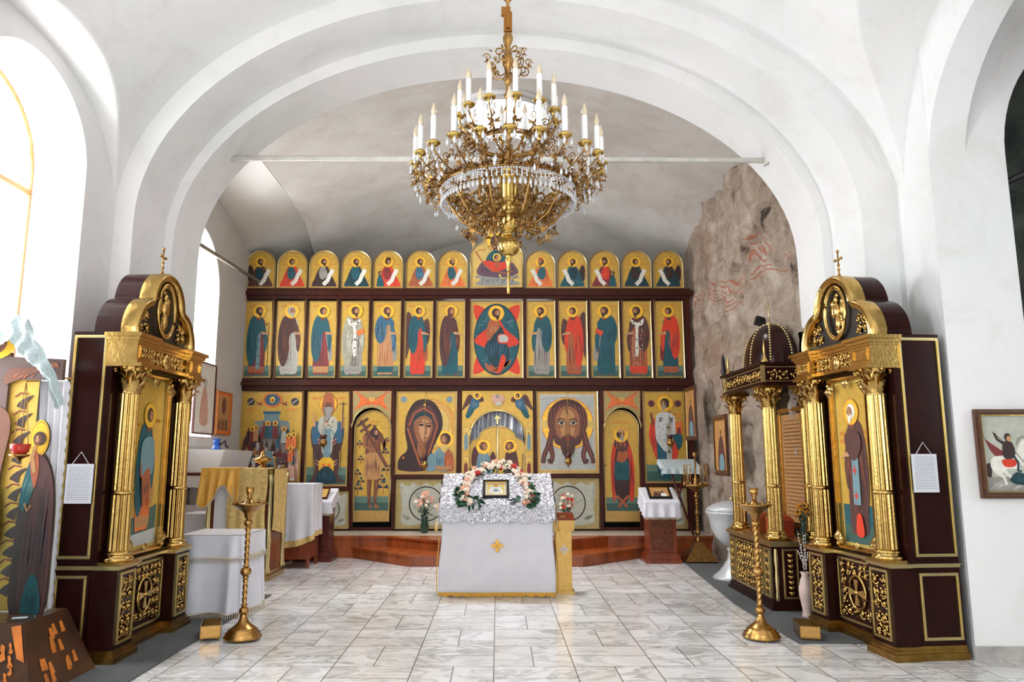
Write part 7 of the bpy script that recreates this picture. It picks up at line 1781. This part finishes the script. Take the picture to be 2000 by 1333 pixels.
# openwork brackets under the ring
for k in range(10):
    ph = 2*pi*k/10; m = MB(); R = random.Random(50+k); P = lambda r, z: (r*cos(ph), r*sin(ph), z)
    m.tube([P(.09, 3.24), P(.16, 3.17), P(.25, 3.15), P(.34, 3.20), P(.41, 3.30), P(.48, 3.43)], lambda t: .012-.004*t, 6)
    m.tube([P(.10, 3.30), P(.17, 3.33), P(.22, 3.42), P(.20, 3.50), P(.16, 3.50), P(.15, 3.45)], .008, 5)
    for (c, r, a0, sg) in (((.19, 3.235), .055, 1, 1), ((.28, 3.23), .05, 2, -1), ((.35, 3.29), .055, 0, 1), ((.27, 3.33), .06, 3, 1), ((.40, 3.38), .045, 2, -1), ((.20, 3.13), .04, 0, 1), ((.31, 3.12), .035, 1, -1)):
        m.tube(vspiral(c, r, a0, 1.3, sg, ph, 11), .0065, 4)
        m.tube([tuple(Vector(q)+Vector((-sin(ph), cos(ph), 0))*(.012+.03*i/11)) for i, q in enumerate(vspiral(c, r*.8, a0+1, 1.0, -sg, ph, 11))], .005, 4)
        for q in range(3):
            a = R.uniform(0, 2*pi); side = R.uniform(-.035, .035)
            leaf3(m, (c[0]*cos(ph)+r*.6*cos(a)*cos(ph)-side*sin(ph), c[0]*sin(ph)+r*.6*cos(a)*sin(ph)+side*cos(ph), c[1]+r*.6*sin(a)), (cos(a)*cos(ph)-side*9*sin(ph), cos(a)*sin(ph)+side*9*cos(ph), sin(a)), .05, R)
    m.build('scroll_bracket', M_bronze, ch)
for k in range(4):   # tall leaf loops standing inside the ring
    ph = 2*pi*k/4+.75; m = MB(); P = lambda r, z: (r*cos(ph), r*sin(ph), z); R = random.Random(k)
    m.tube([P(.20, 3.28), P(.18, 3.36), P(.20, 3.46), P(.25, 3.50), P(.29, 3.44), P(.28, 3.34), P(.24, 3.26)], .007, 5)
    for q in range(8): leaf3(m, P(.20+.012*q, 3.34+.016*q), (R.uniform(-1, 1), R.uniform(-1, 1), 1), .05, R)
    m.build('leaf_loop', M_bronze, ch)

def make_arm(r0, z0, r1, z1, seed):
    m = MB(); R = random.Random(seed); d = r1-r0; h = z1-z0
    m.tube([(r0, 0, z0), (r0+d*.25, 0, z0+h*.12), (r0+d*.55, 0, z0+h*.35), (r0+d*.85, 0, z0+h*.62), (r1, 0, z1-.03)], .0065, 5)
    m.tube([(r0+d*.2, 0, z0), (r0+d*.6, .01, z0-.03), (r0+d*.8, .02, z0+.02)]+vspiral((r0+d*.75, z0+.05), .03, -1, 1.2, 1, .02), .005, 4)
    m.tube(vspiral((r0+d*.45, z0+h*.62), .035, 3, 1.3, -1, 0), .005, 4); m.tube(vspiral((r0+d*.55, z0-.045), .035, 1, 1.2, 1, .03), .005, 4); m.tube(vspiral((r0+d*1.05, z0+h*.35), .028, 2, 1.2, 1, -.02), .0045, 4)
    for q in range(15):
        t = R.random(); leaf3(m, (r0+d*t*1.05, R.uniform(-.03, .03), z0+h*t*.7+R.uniform(-.08, .04)), (R.uniform(-.3, 1), R.uniform(-1, 1), R.uniform(-1, 1)), R.uniform(.035, .055), R)
    a = m.build('arm', M_bronze, ch)
    m = MB(); m.lathe([(.004, -.035), (.012, -.03), (.008, -.018), (.03, -.01), (.047, .004), (.050, .012), (.044, .012), (.02, .004), (.018, .012), (.022, .03), (.018, .03), (.0, .02)], (r1, 0, z1), 20); m.build('drip_pan', M_cup, a)
    m = MB(); m.lathe([(.0195, .02), (.0195, .205), (.014, .21), (.0, .21)], (r1, 0, z1), 14); m.build('candle_tube', M_wax, a)
    m = MB(); m.lathe([(.010, .205), (.019, .225), (.019, .245), (.010, .275), (.004, .295), (.0, .305)], (r1, 0, z1), 12); m.build('flame_bulb', M_bulb, a)
    return a
arms = []
for (n, r0, z0, r1, z1, off) in ((22, .485, 3.44, .680, 3.60, pi*1.5), (12, .235, 3.79, .36, 3.99, pi*1.5+.13)):
    pro = make_arm(r0, z0, r1, z1, n)
    for k in range(n):
        a = off+2*pi*k/n; o = pro if k == 0 else copy_tree(pro, ch)
        o.rotation_euler = (0, 0, a); arms.append((r1, z1, a))
# crystal drops
m = MB(); m.lathe([(0, -.052), (.006, -.046), (.010, -.034), (.007, -.018), (.002, -.008), (.0, 0)], seg=6); m.sm = False
drop = m.build('crystal_drop', M_crystal, ch); dv, dfc = list(m.v), list(m.f)
pos = []
for (r1, z1, a) in arms:
    for q in range(4):
        b = a+pi/4+q*pi/2; pos.append((r1*cos(a)+.042*cos(b), r1*sin(a)+.042*sin(b), z1-.006, 1.25))
for i in range(84): a = 2*pi*i/84; pos.append((.488*cos(a), .488*sin(a), 3.36, 1.1))
for i in range(36): a = 2*pi*i/36; pos.append((.235*cos(a), .235*sin(a), 3.775, 1.0))
R = random.Random(8)
for i in range(70): a = R.uniform(0, 2*pi); r = R.uniform(.52, .69); pos.append((r*cos(a), r*sin(a), R.uniform(3.36, 3.50), 1.1))
pos.sort(key=lambda p: (p[1]+CY)/p[3])
st = MB(); st.sm = False
for i, (x, y, z, s) in enumerate(pos):
    if i < 96:
        o = drop if i == 0 else drop.copy()
        if i: COL.objects.link(o); o.parent = ch
        o.location = (x, y, z); o.scale = (s, s, s)
    else: st.M = T(x, y, z) @ S3(s, s, s); st.add(dv, dfc, False)
st.M = Matrix.Identity(4); st.build('crystal_drops', M_crystal, ch, kind='stuff')
m = MB(); m.sm = False
for i in range(150): a = 2*pi*i/150; m.ball((.487*cos(a), .487*sin(a), 3.422), .0095, 6, 4)
for i in range(90):
    a = 2*pi*i/90
    for j in range(3): m.ball(((.485+.003*j)*cos(a), (.485+.003*j)*sin(a), 3.405-.018*j), (.006, .006, .010), 6, 4)
m.build('crystal_beads', M_crystal, ch, kind='stuff')
